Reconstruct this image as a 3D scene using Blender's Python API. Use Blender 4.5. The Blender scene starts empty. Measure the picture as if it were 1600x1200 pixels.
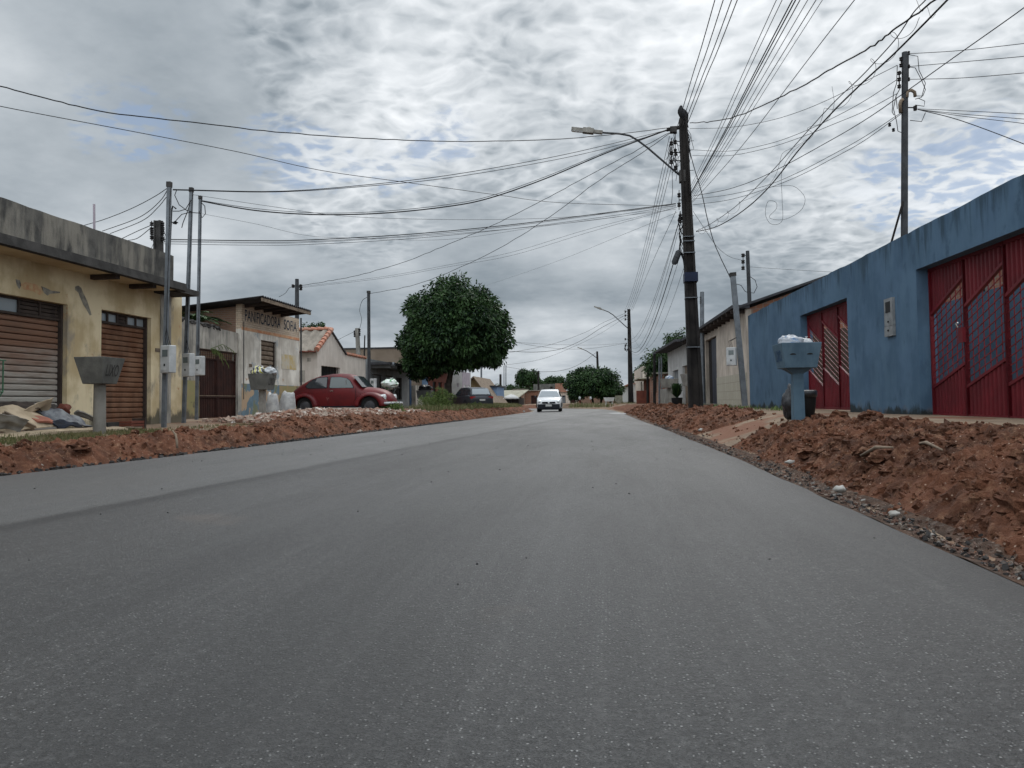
import bpy, math, random
from mathutils import Vector, Matrix, noise
random.seed(7)
V = Vector
R = math.radians
sc = bpy.context.scene
col = sc.collection

# ------------------------------------------------------------------ camera
FPX = 1202.0
TH, PH, RO, HC = R(6.95), R(2.4), R(0.75), 0.72
FW = V((-math.sin(TH)*math.cos(PH), math.cos(TH)*math.cos(PH), math.sin(PH)))
r0 = V((math.cos(TH), math.sin(TH), 0)); u0 = r0.cross(FW)
RT = r0*math.cos(RO) - u0*math.sin(RO)
UP = u0*math.cos(RO) + r0*math.sin(RO)
CX, CY = 799.7, 576.545
CO = V((0, 0, HC))
cd = bpy.data.cameras.new('camera'); cam = bpy.data.objects.new('camera', cd); col.objects.link(cam)
cd.sensor_width = 36; cd.lens = FPX/1600*36; cd.clip_start = .05; cd.clip_end = 6000
cd.shift_x = (800-CX)/1600; cd.shift_y = (CY-600)/1600
cam.matrix_world = Matrix(((RT.x, UP.x, -FW.x, 0), (RT.y, UP.y, -FW.y, 0), (RT.z, UP.z, -FW.z, HC), (0, 0, 0, 1)))
sc.camera = cam
sc.cycles.max_bounces = 5; sc.cycles.diffuse_bounces = 3; sc.cycles.glossy_bounces = 2; sc.cycles.transmission_bounces = 3
sc.cycles.use_adaptive_sampling = True; sc.cycles.adaptive_threshold = .02

def ray(px, py): return FW + RT*((px-CX)/FPX) + UP*((CY-py)/FPX)
def atY(px, py, Y): d = ray(px, py); return CO + d*(Y/d.y)
def atX(px, py, X): d = ray(px, py); return CO + d*(X/d.x)
def atZ(px, py, Z): d = ray(px, py); return CO + d*((Z-HC)/d.z)

# ------------------------------------------------------------------ sky, sun, exposure
SUN_EL, SUN_AZ = 44, 12            # degrees; azimuth from +Y towards +X
sc.view_settings.view_transform = 'Standard'; sc.view_settings.look = 'None'
sc.view_settings.exposure = 0.10; sc.view_settings.gamma = 1
w = bpy.data.worlds.new("World"); sc.world = w; w.use_nodes = True
nt = w.node_tree; nt.nodes.clear()
def N(t, **k):
    n = nt.nodes.new(t)
    for a, b in k.items(): setattr(n, a, b)
    return n
def L(a, b): nt.links.new(a, b)
def M_(op, a, b=None, c=None, clamp=False):
    n = N('ShaderNodeMath', operation=op, use_clamp=clamp)
    for i, x in enumerate((a, b, c)):
        if x is None: continue
        if isinstance(x, (int, float)): n.inputs[i].default_value = x
        else: L(x, n.inputs[i])
    return n.outputs[0]
def MR(x, a, b, c, d, smooth=True):
    n = N('ShaderNodeMapRange', interpolation_type='SMOOTHSTEP' if smooth else 'LINEAR')
    L(x, n.inputs[0])
    for i, q in enumerate((a, b, c, d)): n.inputs[i+1].default_value = q
    return n.outputs[0]
def MIXC(f, a, b, blend='MIX'):
    n = N('ShaderNodeMix', data_type='RGBA', blend_type=blend)
    if isinstance(f, (int, float)): n.inputs[0].default_value = f
    else: L(f, n.inputs[0])
    for i, q in ((6, a), (7, b)):
        if isinstance(q, tuple): n.inputs[i].default_value = (*q, 1)
        else: L(q, n.inputs[i])
    return n.outputs[2]
def NOISE(vec, scale, detail=5, rough=.5, dist=0., lac=2.0):
    n = N('ShaderNodeTexNoise'); L(vec, n.inputs['Vector'])
    n.inputs['Scale'].default_value = scale; n.inputs['Detail'].default_value = detail
    n.inputs['Roughness'].default_value = rough; n.inputs['Distortion'].default_value = dist
    n.inputs['Lacunarity'].default_value = lac
    return n.outputs[0]
def VADD(v, off, sc_=(1, 1, 1)):
    n = N('ShaderNodeMapping'); L(v, n.inputs[0]); n.inputs[1].default_value = off; n.inputs[3].default_value = sc_
    return n.outputs[0]
tc = N('ShaderNodeTexCoord'); gen = tc.outputs['Generated']
def spot(px, py, rdeg):
    d = ray(px, py).normalized(); q = N('ShaderNodeVectorMath', operation='DOT_PRODUCT'); L(gen, q.inputs[0]); q.inputs[1].default_value = d
    return MR(q.outputs['Value'], math.cos(R(rdeg)), math.cos(R(rdeg*.15)), 0, 1)
def total(xs):
    a = xs[0]
    for b_ in xs[1:]: a = M_('ADD', a, b_)
    return a
sx = N('ShaderNodeSeparateXYZ'); L(gen, sx.inputs[0])
vz = sx.outputs[2]
den = M_('ADD', M_('MAXIMUM', vz, 0.0), 0.22)
cx_ = M_('DIVIDE', sx.outputs[0], den); cy_ = M_('DIVIDE', sx.outputs[1], den)
cv = N('ShaderNodeCombineXYZ'); L(cx_, cv.inputs[0]); L(cy_, cv.inputs[1]); P = cv.outputs[0]
sky = N('ShaderNodeTexSky', sky_type='NISHITA'); sky.sun_disc = False
sky.sun_elevation = R(SUN_EL); sky.sun_rotation = R(SUN_AZ); sky.ozone_density = 2; sky.dust_density = .6
big = NOISE(VADD(P, (3.1, .4, 0)), 1.15, 7, .56, 0)               # broad banks
mid = NOISE(VADD(P, (1.7, 5.2, 0)), 3.2, 6, .60, 0)
# small altocumulus cells, gently warped
warp = N('ShaderNodeVectorMath', operation='MULTIPLY_ADD')
nw = N('ShaderNodeTexNoise'); L(P, nw.inputs['Vector']); nw.inputs['Scale'].default_value = 5.; nw.inputs['Detail'].default_value = 4
L(nw.outputs['Color'], warp.inputs[0]); warp.inputs[1].default_value = (.17, .17, 0); L(P, warp.inputs[2])
def cells(scale, rot, st, sm=.35):
    mp = N('ShaderNodeMapping'); L(warp.outputs[0], mp.inputs[0]); mp.inputs[2].default_value = (0, 0, R(rot)); mp.inputs[3].default_value = st
    v = N('ShaderNodeTexVoronoi', feature='SMOOTH_F1'); L(mp.outputs[0], v.inputs['Vector'])
    v.inputs['Scale'].default_value = scale; v.inputs['Smoothness'].default_value = sm; v.inputs['Detail'].default_value = 0
    return v.outputs['Distance']
c1 = cells(18, 24, (1, 1.2, 1))
c2 = cells(39, 50, (1, 1.2, 1))
fine = NOISE(warp.outputs[0], 30, 5, .65, 0)
puff = M_('ADD', M_('ADD', M_('MULTIPLY', c1, .70), M_('MULTIPLY', c2, .32)), M_('MULTIPLY', M_('SUBTRACT', fine, .5), .55))   # bright rims, dim hearts (lit from behind)
# where is it puffy (to the right / up) and where smooth grey
pzs = total([spot(*q) for q in ((1230, 110, 19), (1500, 120, 16), (780, 130, 11), (540, 50, 9), (560, 260, 9), (920, 160, 9))])
pz = MR(M_('ADD', pzs, M_('MULTIPLY', M_('SUBTRACT', mid, .5), .9)), .10, .85, 0, 1)
dk = total([spot(*q) for q in ((350, 100, 13), (860, 0, 9), (880, 400, 15), (1240, 385, 13), (40, 120, 14), (1100, 480, 11), (640, 380, 9), (480, 90, 6), (990, 170, 5))])
br = total([spot(*q) for q in ((1130, 190, 15), (1450, 130, 17), (580, 300, 10), (640, 90, 9), (250, 380, 9), (1000, 40, 9))])
lowm = MR(vz, .03, .26, 1, 0)
hs = NOISE(VADD(gen, (0, 0, 0), (2.6, 2.6, 9)), 1.5, 6, .58, 0)
terms = [M_('MULTIPLY', M_('SUBTRACT', puff, .50), M_('MULTIPLY_ADD', pz, .44, .03)), M_('MULTIPLY', M_('SUBTRACT', mid, .5), .30), M_('MULTIPLY', M_('SUBTRACT', big, .5), 1.0),
         M_('MULTIPLY', MR(vz, .0, .5, 0, 1, False), .14), M_('MULTIPLY', br, .11), M_('MULTIPLY', dk, -.095), M_('MULTIPLY', pz, .02),
         M_('MULTIPLY', lowm, M_('MULTIPLY_ADD', M_('SUBTRACT', hs, .5), .9, -.03)), M_('MULTIPLY', MR(vz, .0, .09, 1, 0), .16)]
lvl = M_('ADD', total(terms), .50)
rmp = N('ShaderNodeValToRGB'); L(lvl, rmp.inputs[0])
el = rmp.color_ramp.elements
el[0].position = .05; el[0].color = (.17, .205, .24, 1)
el[1].position = 1.; el[1].color = (.92, .95, .98, 1)
for p_, c_ in ((.30, (.27, .315, .355)), (.50, (.43, .475, .515)), (.72, (.65, .69, .725))):
    e = el.new(p_); e.color = (*c_, 1)
# blue gaps
gs_ = total([spot(*q) for q in ((170, 188, 4), (240, 195, 3.5), (430, 235, 4.5), (500, 250, 3.5), (610, 262, 4), (700, 215, 3.5), (1440, 300, 4.5), (1510, 265, 4.5), (1600, 240, 5), (1370, 290, 4))])
gap = M_('MULTIPLY', MR(M_('ADD', M_('MULTIPLY', gs_, .36), M_('SUBTRACT', NOISE(VADD(P, (7.7, 2.3, 0), (1, 1.5, 1)), 11, 6, .66, 0), .5)), .20, .52, 0, 1), MR(puff, .62, .38, .12, 1))
skyb = MIXC(1.0, sky.outputs[0], (.10, .10, .105), 'MULTIPLY')
skyb = MIXC(.6, skyb, (.27, .36, .50))
ccol = MIXC(M_('MULTIPLY', gap, .60), rmp.outputs[0], skyb)
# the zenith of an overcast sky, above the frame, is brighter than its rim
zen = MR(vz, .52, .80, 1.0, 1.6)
behind = MR(sx.outputs[1], .40, -.4, 1.0, 2.1)  # unseen sky behind the camera boosted, added fill light for the walls
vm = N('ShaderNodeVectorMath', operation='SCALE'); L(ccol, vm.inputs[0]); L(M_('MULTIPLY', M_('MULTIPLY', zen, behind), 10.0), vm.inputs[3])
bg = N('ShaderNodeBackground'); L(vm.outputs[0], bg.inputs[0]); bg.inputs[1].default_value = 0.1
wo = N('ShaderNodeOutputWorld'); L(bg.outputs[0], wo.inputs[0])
w.cycles.sampling_method = 'MANUAL'; w.cycles.sample_map_resolution = 512

sl = bpy.data.lights.new('sun', 'SUN'); so = bpy.data.objects.new('sun', sl); col.objects.link(so)
sl.energy = 1.2; sl.angle = R(22); sl.color = (1, .965, .91)
sd = V((math.sin(R(SUN_AZ))*math.cos(R(SUN_EL)), math.cos(R(SUN_AZ))*math.cos(R(SUN_EL)), math.sin(R(SUN_EL))))
so.rotation_euler = sd.to_track_quat('Z', 'Y').to_euler()

# ------------------------------------------------------------------ materials
def newmat(name):
    global nt
    m = bpy.data.materials.new(name); m.use_nodes = True; nt = m.node_tree; nt.nodes.clear()
    b = N('ShaderNodeBsdfPrincipled'); o = N('ShaderNodeOutputMaterial'); L(b.outputs[0], o.inputs[0])
    g = N('ShaderNodeNewGeometry')
    return m, b, g.outputs['Position']
def setbump(b, h, strength, dist):
    n = N('ShaderNodeBump'); n.inputs['Strength'].default_value = strength; n.inputs['Distance'].default_value = dist
    L(h, n.inputs['Height']); L(n.outputs[0], b.inputs['Normal'])
def mat(name, c1, c2=None, scale=3., rough=.8, bump=.25, bscale=40., bdist=.01, lo=.35, hi=.65, streak=None, streak_amt=.5,
        patch=None, patch_lo=.6, patch_hi=.64, patch_scale=1.2, patch_st=(1, 1, 1), metal=0., mould=None, mz=(0, .6), spec=.18, grain=0., drip=None, dz=(2.7, 3.6), mud=None, muz=(.35, .8), patch2=None, p2=(.62, .66, 3.)):
    m, b, pos = newmat(name)
    c2 = c2 or tuple(x*.72 for x in c1)
    n1 = NOISE(pos, scale, 6, .6)
    c = MIXC(MR(n1, lo, hi, 0, 1), c1, c2)
    if grain:
        g = NOISE(pos, 55, 3, .7); c = MIXC(M_('MULTIPLY', MR(g, .35, .65, 0, 1), grain), c, tuple(x*.45 for x in c1))
    if streak:
        s = NOISE(VADD(pos, (0, 0, 0), (4.2, 4.2, .8)), 1.1, 7, .68)
        s2 = NOISE(pos, .9, 3, .5)
        c = MIXC(M_('MULTIPLY', MR(M_('MULTIPLY_ADD', s2, .5, M_('MULTIPLY', s, .75)), .55, .75, 0, 1), streak_amt), c, streak)
    if patch:
        p = NOISE(VADD(pos, (11, 3, 5), patch_st), patch_scale, 7, .62)
        c = MIXC(MR(p, patch_lo, patch_hi, 0, 1), c, patch)
    if patch2:
        p = NOISE(VADD(pos, (1, 31, 7)), p2[2], 6, .6)
        c = MIXC(MR(p, p2[0], p2[1], 0, 1), c, patch2)
    if drip:                                   # dark drips running down from the coping
        sz = N('ShaderNodeSeparateXYZ'); L(pos, sz.inputs[0])
        dn = NOISE(VADD(pos, (8, 4, 0), (3.2, 3.2, .35)), 1.5, 6, .65)
        h = MR(sz.outputs[2], dz[0], dz[1], -.16, .15, False)
        c = MIXC(MR(M_('ADD', dn, h), .50, .70, 0, .8), c, drip)
    if mud:                                     # reddish splash and dust near the foot
        sz = N('ShaderNodeSeparateXYZ'); L(pos, sz.inputs[0])
        h = MR(sz.outputs[2], muz[0], muz[1], .22, -.25, False)
        c = MIXC(MR(M_('ADD', NOISE(VADD(pos, (5, 1, 2)), 3.5, 7, .7), h), .52, .72, 0, .6), c, mud)
    if mould:                                  # mould and splash stains that grow up from the foot in ragged tongues
        sz = N('ShaderNodeSeparateXYZ'); L(pos, sz.inputs[0])
        mn = NOISE(VADD(pos, (3, 9, 2), (1, 1, .6)), 1.5, 7, .65)
        h = MR(sz.outputs[2], mz[0], mz[1], .27, -.32, False)
        c = MIXC(MR(M_('ADD', mn, h), .56, .68, 0, .9), c, mould)
    if isinstance(c, tuple): b.inputs[0].default_value = (*c, 1)
    else: L(c, b.inputs[0])
    b.inputs['Roughness'].default_value = rough; b.inputs['Metallic'].default_value = metal
    b.inputs['Specular IOR Level'].default_value = spec
    if bump: setbump(b, NOISE(pos, bscale, 5, .65), bump, bdist)
    return m
def brickmat(name, c1, c2, mortar, bw=.24, bh=.12, ms=.012, horiz=None, stain=None, rough=.9, squash=.5):
    m, b, pos = newmat(name)
    s = N('ShaderNodeSeparateXYZ'); L(pos, s.inputs[0])
    cb = N('ShaderNodeCombineXYZ'); L(M_('ADD', s.outputs[0], s.outputs[1]), cb.inputs[0]); L(s.outputs[2], cb.inputs[1])
    t = N('ShaderNodeTexBrick'); L(cb.outputs[0], t.inputs['Vector']); t.offset = squash
    t.inputs['Color1'].default_value = (*c1, 1); t.inputs['Color2'].default_value = (*c2, 1); t.inputs['Mortar'].default_value = (*mortar, 1)
    t.inputs['Scale'].default_value = 1; t.inputs['Mortar Size'].default_value = ms
    t.inputs['Brick Width'].default_value = bw; t.inputs['Row Height'].default_value = bh
    c = t.outputs['Color']
    c = MIXC(M_('MULTIPLY', NOISE(pos, 9, 5, .6), .55), c, tuple(x*.45 for x in c1))
    if stain: c = MIXC(MR(NOISE(pos, 1.4, 6, .6), .5, .62, 0, .85), c, stain)
    L(c, b.inputs[0]); b.inputs['Roughness'].default_value = rough
    setbump(b, M_('SUBTRACT', NOISE(pos, 60, 3, .6), M_('MULTIPLY', t.outputs['Fac'], 1.6)), .6, .012)
    return m
def leafmat(name, c1, c2, c3, rough=.45, trans=.25):
    m, b, pos = newmat(name)
    g = N('ShaderNodeNewGeometry')
    rp = N('ShaderNodeValToRGB'); L(g.outputs['Random Per Island'], rp.inputs[0])
    e = rp.color_ramp.elements; e[0].color = (*c1, 1); e[1].color = (*c3, 1); q = e.new(.6); q.color = (*c2, 1)
    c = MIXC(MR(NOISE(pos, .9, 3, .5), .4, .62, 0, .55), rp.outputs[0], c3)
    L(c, b.inputs[0]); b.inputs['Roughness'].default_value = rough; b.inputs['Specular IOR Level'].default_value = .2
    tr = N('ShaderNodeBsdfTranslucent'); L(c, tr.inputs[0]); mx = N('ShaderNodeMixShader'); mx.inputs[0].default_value = trans
    L(b.outputs[0], mx.inputs[1]); L(tr.outputs[0], mx.inputs[2])
    o = [n for n in nt.nodes if n.type == 'OUTPUT_MATERIAL'][0]; L(mx.outputs[0], o.inputs[0])
    return m
def glassmat(name, c=(.02, .025, .03), rough=.06, spec=.8):
    m, b, pos = newmat(name); b.inputs[0].default_value = (*c, 1); b.inputs['Roughness'].default_value = rough
    b.inputs['Specular IOR Level'].default_value = spec
    return m

def asphalt():
    m, b, pos = newmat('asphalt')
    g1 = NOISE(pos, 70, 3, .75); g2 = NOISE(pos, 190, 2, .7)
    grain = M_('ADD', M_('MULTIPLY', g1, .6), M_('MULTIPLY', g2, .55))
    vo = N('ShaderNodeTexVoronoi', feature='F1'); L(pos, vo.inputs['Vector']); vo.inputs['Scale'].default_value = 85
    st = MR(vo.outputs['Distance'], .18, .38, 1, 0)
    rnd = N('ShaderNodeSeparateColor'); L(vo.outputs['Color'], rnd.inputs[0])
    stone = M_('MULTIPLY', st, MR(rnd.outputs[0], .50, .85, 0, 1))
    broad = NOISE(VADD(pos, (0, 0, 0), (1, .22, 1)), .9, 5, .6)
    br2 = NOISE(VADD(pos, (5, 2, 0), (2.4, .12, 1)), 1.1, 4, .6)
    c = MIXC(MR(grain, .48, .66, 0, 1), (.003, .0032, .0035), (.050, .0505, .051))
    c = MIXC(M_('MULTIPLY', stone, .9), c, (.36, .36, .355))
    c = MIXC(MR(broad, .42, .66, 0, .55), c, (.010, .0105, .0115))
    c = MIXC(MR(br2, .48, .70, 0, .16), c, (.085, .085, .084))
    br3 = NOISE(VADD(pos, (2, 0, 0), (13, .10, 1)), 1.0, 4, .65)
    c = MIXC(MR(br3, .50, .70, 0, .24), c, (.085, .085, .084)); c = MIXC(MR(br3, .46, .30, 0, .28), c, (.016, .016, .017))
    c = MIXC(MR(NOISE(pos, 24, 4, .7), .40, .62, 0, .55), c, (.016, .0165, .0175)); c = MIXC(MR(NOISE(VADD(pos, (3, 3, 0)), 33, 3, .7), .54, .70, 0, .40), c, (.085, .085, .084))
    # older, paler strip on the far lane, bounded by the ragged paving joint; wheel tracks
    s = N('ShaderNodeSeparateXYZ'); L(pos, s.inputs[0])
    jit = M_('MULTIPLY', M_('SUBTRACT', NOISE(pos, 1.3, 6, .65), .5), .22)
    xj = M_('ADD', M_('SUBTRACT', s.outputs[0], M_('MULTIPLY', s.outputs[1], .068)), M_('ADD', jit, 3.93))
    lane = MR(xj, -.03, .01, 1, 0)
    c = MIXC(M_('MULTIPLY', lane, .42), c, (.11, .11, .109))
    seam = M_('MULTIPLY', MR(M_('ABSOLUTE', M_('ADD', xj, -.07)), .03, .20, 1, 0), MR(NOISE(pos, 2.2, 5, .65), .3, .6, .55, 1.0))
    c = MIXC(M_('MULTIPLY', seam, .92), c, (.008, .008, .009))
    # tar dark band along the right border
    edge = MR(M_('ADD', s.outputs[0], M_('MULTIPLY', jit, .9)), 1.30, 1.58, 0, .85)
    c = MIXC(edge, c, (.008, .008, .009))
    # a few reddish mud smears
    mud = MR(NOISE(VADD(pos, (2, 8, 1)), .8, 6, .6), .66, .74, 0, .16)
    c = MIXC(mud, c, (.16, .11, .075))
    L(c, b.inputs[0])
    L(MR(broad, .3, .7, .42, .54), b.inputs['Roughness']); b.inputs['Specular IOR Level'].default_value = .5
    setbump(b, M_('ADD', grain, M_('MULTIPLY', stone, .5)), 1.0, .014)
    return m
def dirtmat(name, c1, c2, c3, scale=2.2, fine=45):
    m, b, pos = newmat(name)
    c = MIXC(MR(NOISE(pos, scale, 7, .62), .36, .64, 0, 1), c1, c2)
    c = MIXC(MR(NOISE(pos, scale*4.3, 6, .7), .5, .68, 0, .7), c, c3)
    vo = N('ShaderNodeTexVoronoi'); L(pos, vo.inputs['Vector']); vo.inputs['Scale'].default_value = 42
    rnd = N('ShaderNodeSeparateColor'); L(vo.outputs['Color'], rnd.inputs[0])
    c = MIXC(M_('MULTIPLY', MR(vo.outputs['Distance'], .2, .3, 1, 0), MR(rnd.outputs[0], .88, .93, 0, .8)), c, (.42, .31, .24))
    L(c, b.inputs[0]); b.inputs['Roughness'].default_value = .93; b.inputs['Specular IOR Level'].default_value = .2
    setbump(b, M_('ADD', NOISE(pos, fine, 6, .72), M_('MULTIPLY', NOISE(pos, 14, 4, .6), 1.2)), .9, .035)
    return m
def waterpaint(): return None

MAT = {}
MAT['asphalt'] = asphalt()
MAT['dirt'] = dirtmat('red_dirt', (.142, .057, .031), (.060, .025, .014), (.24, .13, .078))
MAT['dirt_floor'] = dirtmat('dirt_floor', (.20, .125, .085), (.13, .075, .05), (.25, .2, .16), 1.6)
MAT['verge'] = mat('verge', (.24, .18, .125), (.155, .11, .078), 2.2, .92, .6, 45, .015, patch=(.15, .072, .045), patch_lo=.54, patch_hi=.62, patch_scale=.7, grain=.35)
MAT['ground'] = mat('ground', (.16, .10, .06), (.07, .09, .035), .25, .95, .4, 20, .02)
MAT['gravel_edge'] = dirtmat('gravel_edge', (.105, .060, .040), (.045, .028, .02), (.17, .13, .11), 5, 70)
MAT['yellow'] = mat('ochre_plaster', (.68, .58, .39), (.50, .40, .24), .9, .88, .3, 35, .006, lo=.42, hi=.60, streak=(.36, .26, .14), streak_amt=.35, patch=(.30, .26, .20), patch_lo=.58, patch_hi=.68, patch_scale=1.3, patch_st=(1, 1, .6), mould=(.085, .08, .062), mz=(.3, 1.25), patch2=(.42, .24, .13), p2=(.66, .7, 2.))
MAT['scar_grey'] = mat('bare_render', (.30, .28, .23), (.16, .15, .135), 9, .9, .4)
MAT['scar_red'] = mat('peeled_paint', (.46, .24, .13), (.50, .38, .22), 8, .9, .3)
MAT['soffit'] = mat('soffit', (.52, .42, .27), (.42, .32, .2), 1.5, .9, .2)
MAT['parapet'] = mat('mouldy_parapet', (.115, .11, .10), (.05, .049, .047), 2.6, .93, .5, 30, .01, streak=(.30, .275, .23), streak_amt=.55, patch=(.03, .03, .03), patch_lo=.58, patch_hi=.66, patch_scale=1.1, patch_st=(1.5, 1.5, .4))
MAT['dark_conc'] = mat('dark_concrete', (.055, .052, .05), (.028, .027, .026), 3, .9, .4, 30, .01)
MAT['concrete'] = mat('concrete', (.15, .15, .138), (.09, .09, .083), 3.2, .9, .45, 55, .005, streak=(.08, .08, .075), streak_amt=.5, grain=.3)
MAT['conc_light'] = mat('concrete_light', (.27, .26, .235), (.17, .16, .145), 3, .9, .4, 55, .005, streak=(.12, .115, .10), streak_amt=.5)
MAT['pole'] = mat('pole_concrete', (.022, .020, .019), (.010, .009, .009), 2.2, .9, .5, 40, .01, streak=(.045, .040, .036), streak_amt=.35)
MAT['polegrey'] = mat('pole_grey', (.15, .15, .145), (.08, .08, .08), 2.2, .9, .4, 40, .01)
MAT['galv'] = mat('galvanised', (.13, .145, .16), (.085, .095, .105), 6, .5, .08, 60, .002, metal=.3, spec=.5)
MAT['galvdark'] = mat('galv_dark', (.045, .048, .052), (.028, .03, .033), 6, .6, .1, 60, .002)
MAT['wire'] = mat('cable', (.012, .012, .014), None, 3, .6, 0)
MAT['wirethin'] = mat('cable_grey', (.055, .057, .062), None, 3, .6, 0)
MAT['insul'] = mat('insulator', (.02, .018, .018), None, 3, .35, 0)
MAT['meter'] = mat('meter_plastic', (.46, .47, .47), (.36, .37, .37), 5, .5, .05)
MAT['metergrey'] = mat('meter_grey', (.22, .23, .235), (.15, .16, .165), 5, .6, .05)
MAT['meterglass'] = glassmat('meter_glass', (.10, .12, .12), .15, .6)
MAT['black'] = mat('black', (.012, .012, .013), None, 3, .5, 0)
MAT['rust'] = mat('rusty_shutter', (.14, .062, .034), (.21, .115, .07), 2.6, .75, .2, 40, .004, streak=(.08, .042, .028), streak_amt=.6)
MAT['blue'] = mat('blue_plaster', (.074, .130, .200), (.055, .102, .160), 1.4, .85, .3, 45, .005, lo=.38, hi=.62, streak=(.105, .178, .245), streak_amt=.30, patch=(.048, .088, .135), patch_lo=.56, patch_hi=.70, patch_scale=2.2, patch_st=(1.3, 1.3, .8), drip=(.030, .055, .078), mud=(.12, .085, .065), mould=(.016, .022, .022), mz=(.35, 1.0))
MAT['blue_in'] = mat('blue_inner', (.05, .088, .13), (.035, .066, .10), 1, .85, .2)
MAT['bluebin'] = mat('blue_paint_bin', (.075, .125, .168), (.055, .095, .132), 3, .7, .25, 60, .003, streak=(.14, .20, .245), streak_amt=.3)
MAT['gate'] = mat('red_gate_paint', (.135, .010, .016), (.085, .007, .011), 1.6, .48, .06, 60, .002, streak=(.105, .012, .016), streak_amt=.35)
MAT['gatebar'] = mat('red_gate_bar', (.17, .016, .022), None, 3, .5, 0)
MAT['brick'] = brickmat('hollow_brick', (.33, .145, .085), (.24, .10, .06), (.25, .215, .18), .24, .19, .016, stain=(.2, .13, .10))
MAT['darkbrick'] = brickmat('dark_brick', (.085, .05, .035), (.06, .035, .025), (.08, .065, .055), .24, .12, .012)
MAT['brickpale'] = brickmat('painted_brick', (.60, .49, .37), (.50, .38, .27), (.33, .27, .205), .22, .075, .010, stain=(.46, .38, .30))
MAT['brickold'] = brickmat('old_brick', (.24, .135, .085), (.19, .105, .07), (.20, .165, .135), .22, .07, .01)
MAT['panwall'] = mat('white_plaster', (.76, .73, .66), (.58, .55, .49), 1.8, .88, .3, 30, .006, streak=(.34, .30, .25), streak_amt=.5, patch=(.33, .37, .39), patch_lo=.6, patch_hi=.66, patch_scale=1.4, patch2=(.40, .25, .15), p2=(.66, .71, 1.6))
MAT['dado'] = mat('peeling_blue_dado', (.15, .22, .27), (.12, .18, .22), 2, .85, .3, 30, .006, patch=(.42, .31, .21), patch_lo=.50, patch_hi=.54, patch_scale=2.1, patch2=(.18, .20, .13), p2=(.55, .62, 1.2))
MAT['dadogreen'] = mat('green_dado', (.27, .25, .12), (.34, .25, .14), 2, .85, .3, 30, .006, patch=(.13, .11, .08), patch_lo=.55, patch_hi=.62, patch_scale=1.6, mould=(.10, .085, .07), mz=(.3, 1.1))
MAT['orange'] = mat('orange_line', (.50, .22, .12), (.55, .36, .22), 3, .85, .2)
MAT['poster'] = mat('poster_yellow', (.50, .36, .12), (.50, .46, .38), 3, .7, .1, lo=.40, hi=.62, streak=(.52, .49, .42), streak_amt=.8)
MAT['letter'] = mat('sign_paint', (.018, .028, .045), (.05, .06, .08), 9, .8, 0)
MAT['greywall'] = mat('grey_wall', (.44, .41, .36), (.30, .28, .25), 1.4, .9, .4, 30, .008, streak=(.10, .10, .09), streak_amt=.75, patch=(.09, .09, .085), patch_lo=.6, patch_hi=.68, patch_scale=1.0, patch_st=(1, 1, .5))
MAT['brown'] = mat('brown_gate', (.045, .018, .014), (.028, .013, .011), 4, .6, .1)
MAT['pink'] = mat('pink_white_wall', (.58, .53, .48), (.50, .455, .41), 1.4, .88, .2, 30, .005, streak=(.36, .31, .27), streak_amt=.35)
MAT['tile'] = mat('fibre_tiles', (.25, .22, .185), (.17, .15, .125), 3, .9, .3)
MAT['clay'] = mat('clay_tile', (.42, .17, .11), (.34, .20, .15), 5, .85, .3)
MAT['wood'] = mat('old_wood', (.06, .045, .038), (.036, .028, .025), 5, .85, .4, 40, .004)
MAT['woodlight'] = mat('wood_light', (.22, .17, .125), (.13, .10, .075), 5, .85, .4, 40, .004)
MAT['cardboard'] = mat('cardboard', (.42, .34, .245), (.30, .24, .165), 4, .9, .3, 20, .005)
MAT['plyred'] = mat('red_board', (.33, .13, .085), (.26, .11, .08), 4, .8, .2)
MAT['tarp'] = mat('tarp', (.20, .215, .23), (.07, .075, .09), 6, .6, .3, 15, .01)
MAT['darkcloth'] = mat('dark_cloth', (.025, .032, .048), (.012, .014, .02), 6, .9, .4)
MAT['glintpaint'] = mat('painted_slat_glint', (.42, .33, .33), (.25, .12, .13), 9, .6, 0)  # pale colour painting the light caught by the gate slats
MAT['greyboard'] = mat('grey_board', (.14, .12, .11), (.09, .08, .075), 5, .9, .3)
MAT['darkroof'] = mat('dark_roof', (.05, .05, .055), (.032, .032, .035), 3, .8, .3)
MAT['greyhouse'] = mat('grey_house', (.19, .20, .205), (.14, .15, .155), 2, .88, .2)
MAT['brownwall'] = mat('brown_wall', (.19, .15, .115), (.155, .12, .09), 1, .9, .1)
MAT['cream'] = mat('cream_wall', (.45, .36, .22), (.38, .30, .18), 2, .88, .2)
MAT['creamroof'] = mat('cream_roof', (.30, .29, .23), (.20, .19, .15), 3, .8, .2)
MAT['stone'] = mat('pale_stone', (.34, .33, .31), (.24, .23, .21), 9, .8, .3)
MAT['white'] = mat('white_wall', (.50, .50, .49), (.40, .40, .39), 2, .8, .15)
MAT['lilac'] = mat('lilac_wall', (.35, .30, .34), (.28, .25, .28), 2, .85, .15)
MAT['lightblue'] = mat('light_blue_wall', (.17, .25, .37), (.13, .20, .31), 2, .85, .15)
MAT['deepblue'] = mat('deep_blue_paint', (.03, .07, .14), None, 2, .8, .15)
MAT['beige'] = mat('beige_wall', (.56, .49, .42), (.44, .385, .33), 1.2, .88, .25, 30, .006, streak=(.23, .195, .16), streak_amt=.5)
MAT['tilewall'] = brickmat('stone_tile', (.44, .41, .33), (.40, .37, .295), (.22, .2, .16), .45, .33, .008, squash=0)
MAT['doorblue'] = mat('door_blue', (.022, .025, .04), (.014, .016, .026), 3, .5, .1)
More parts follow.
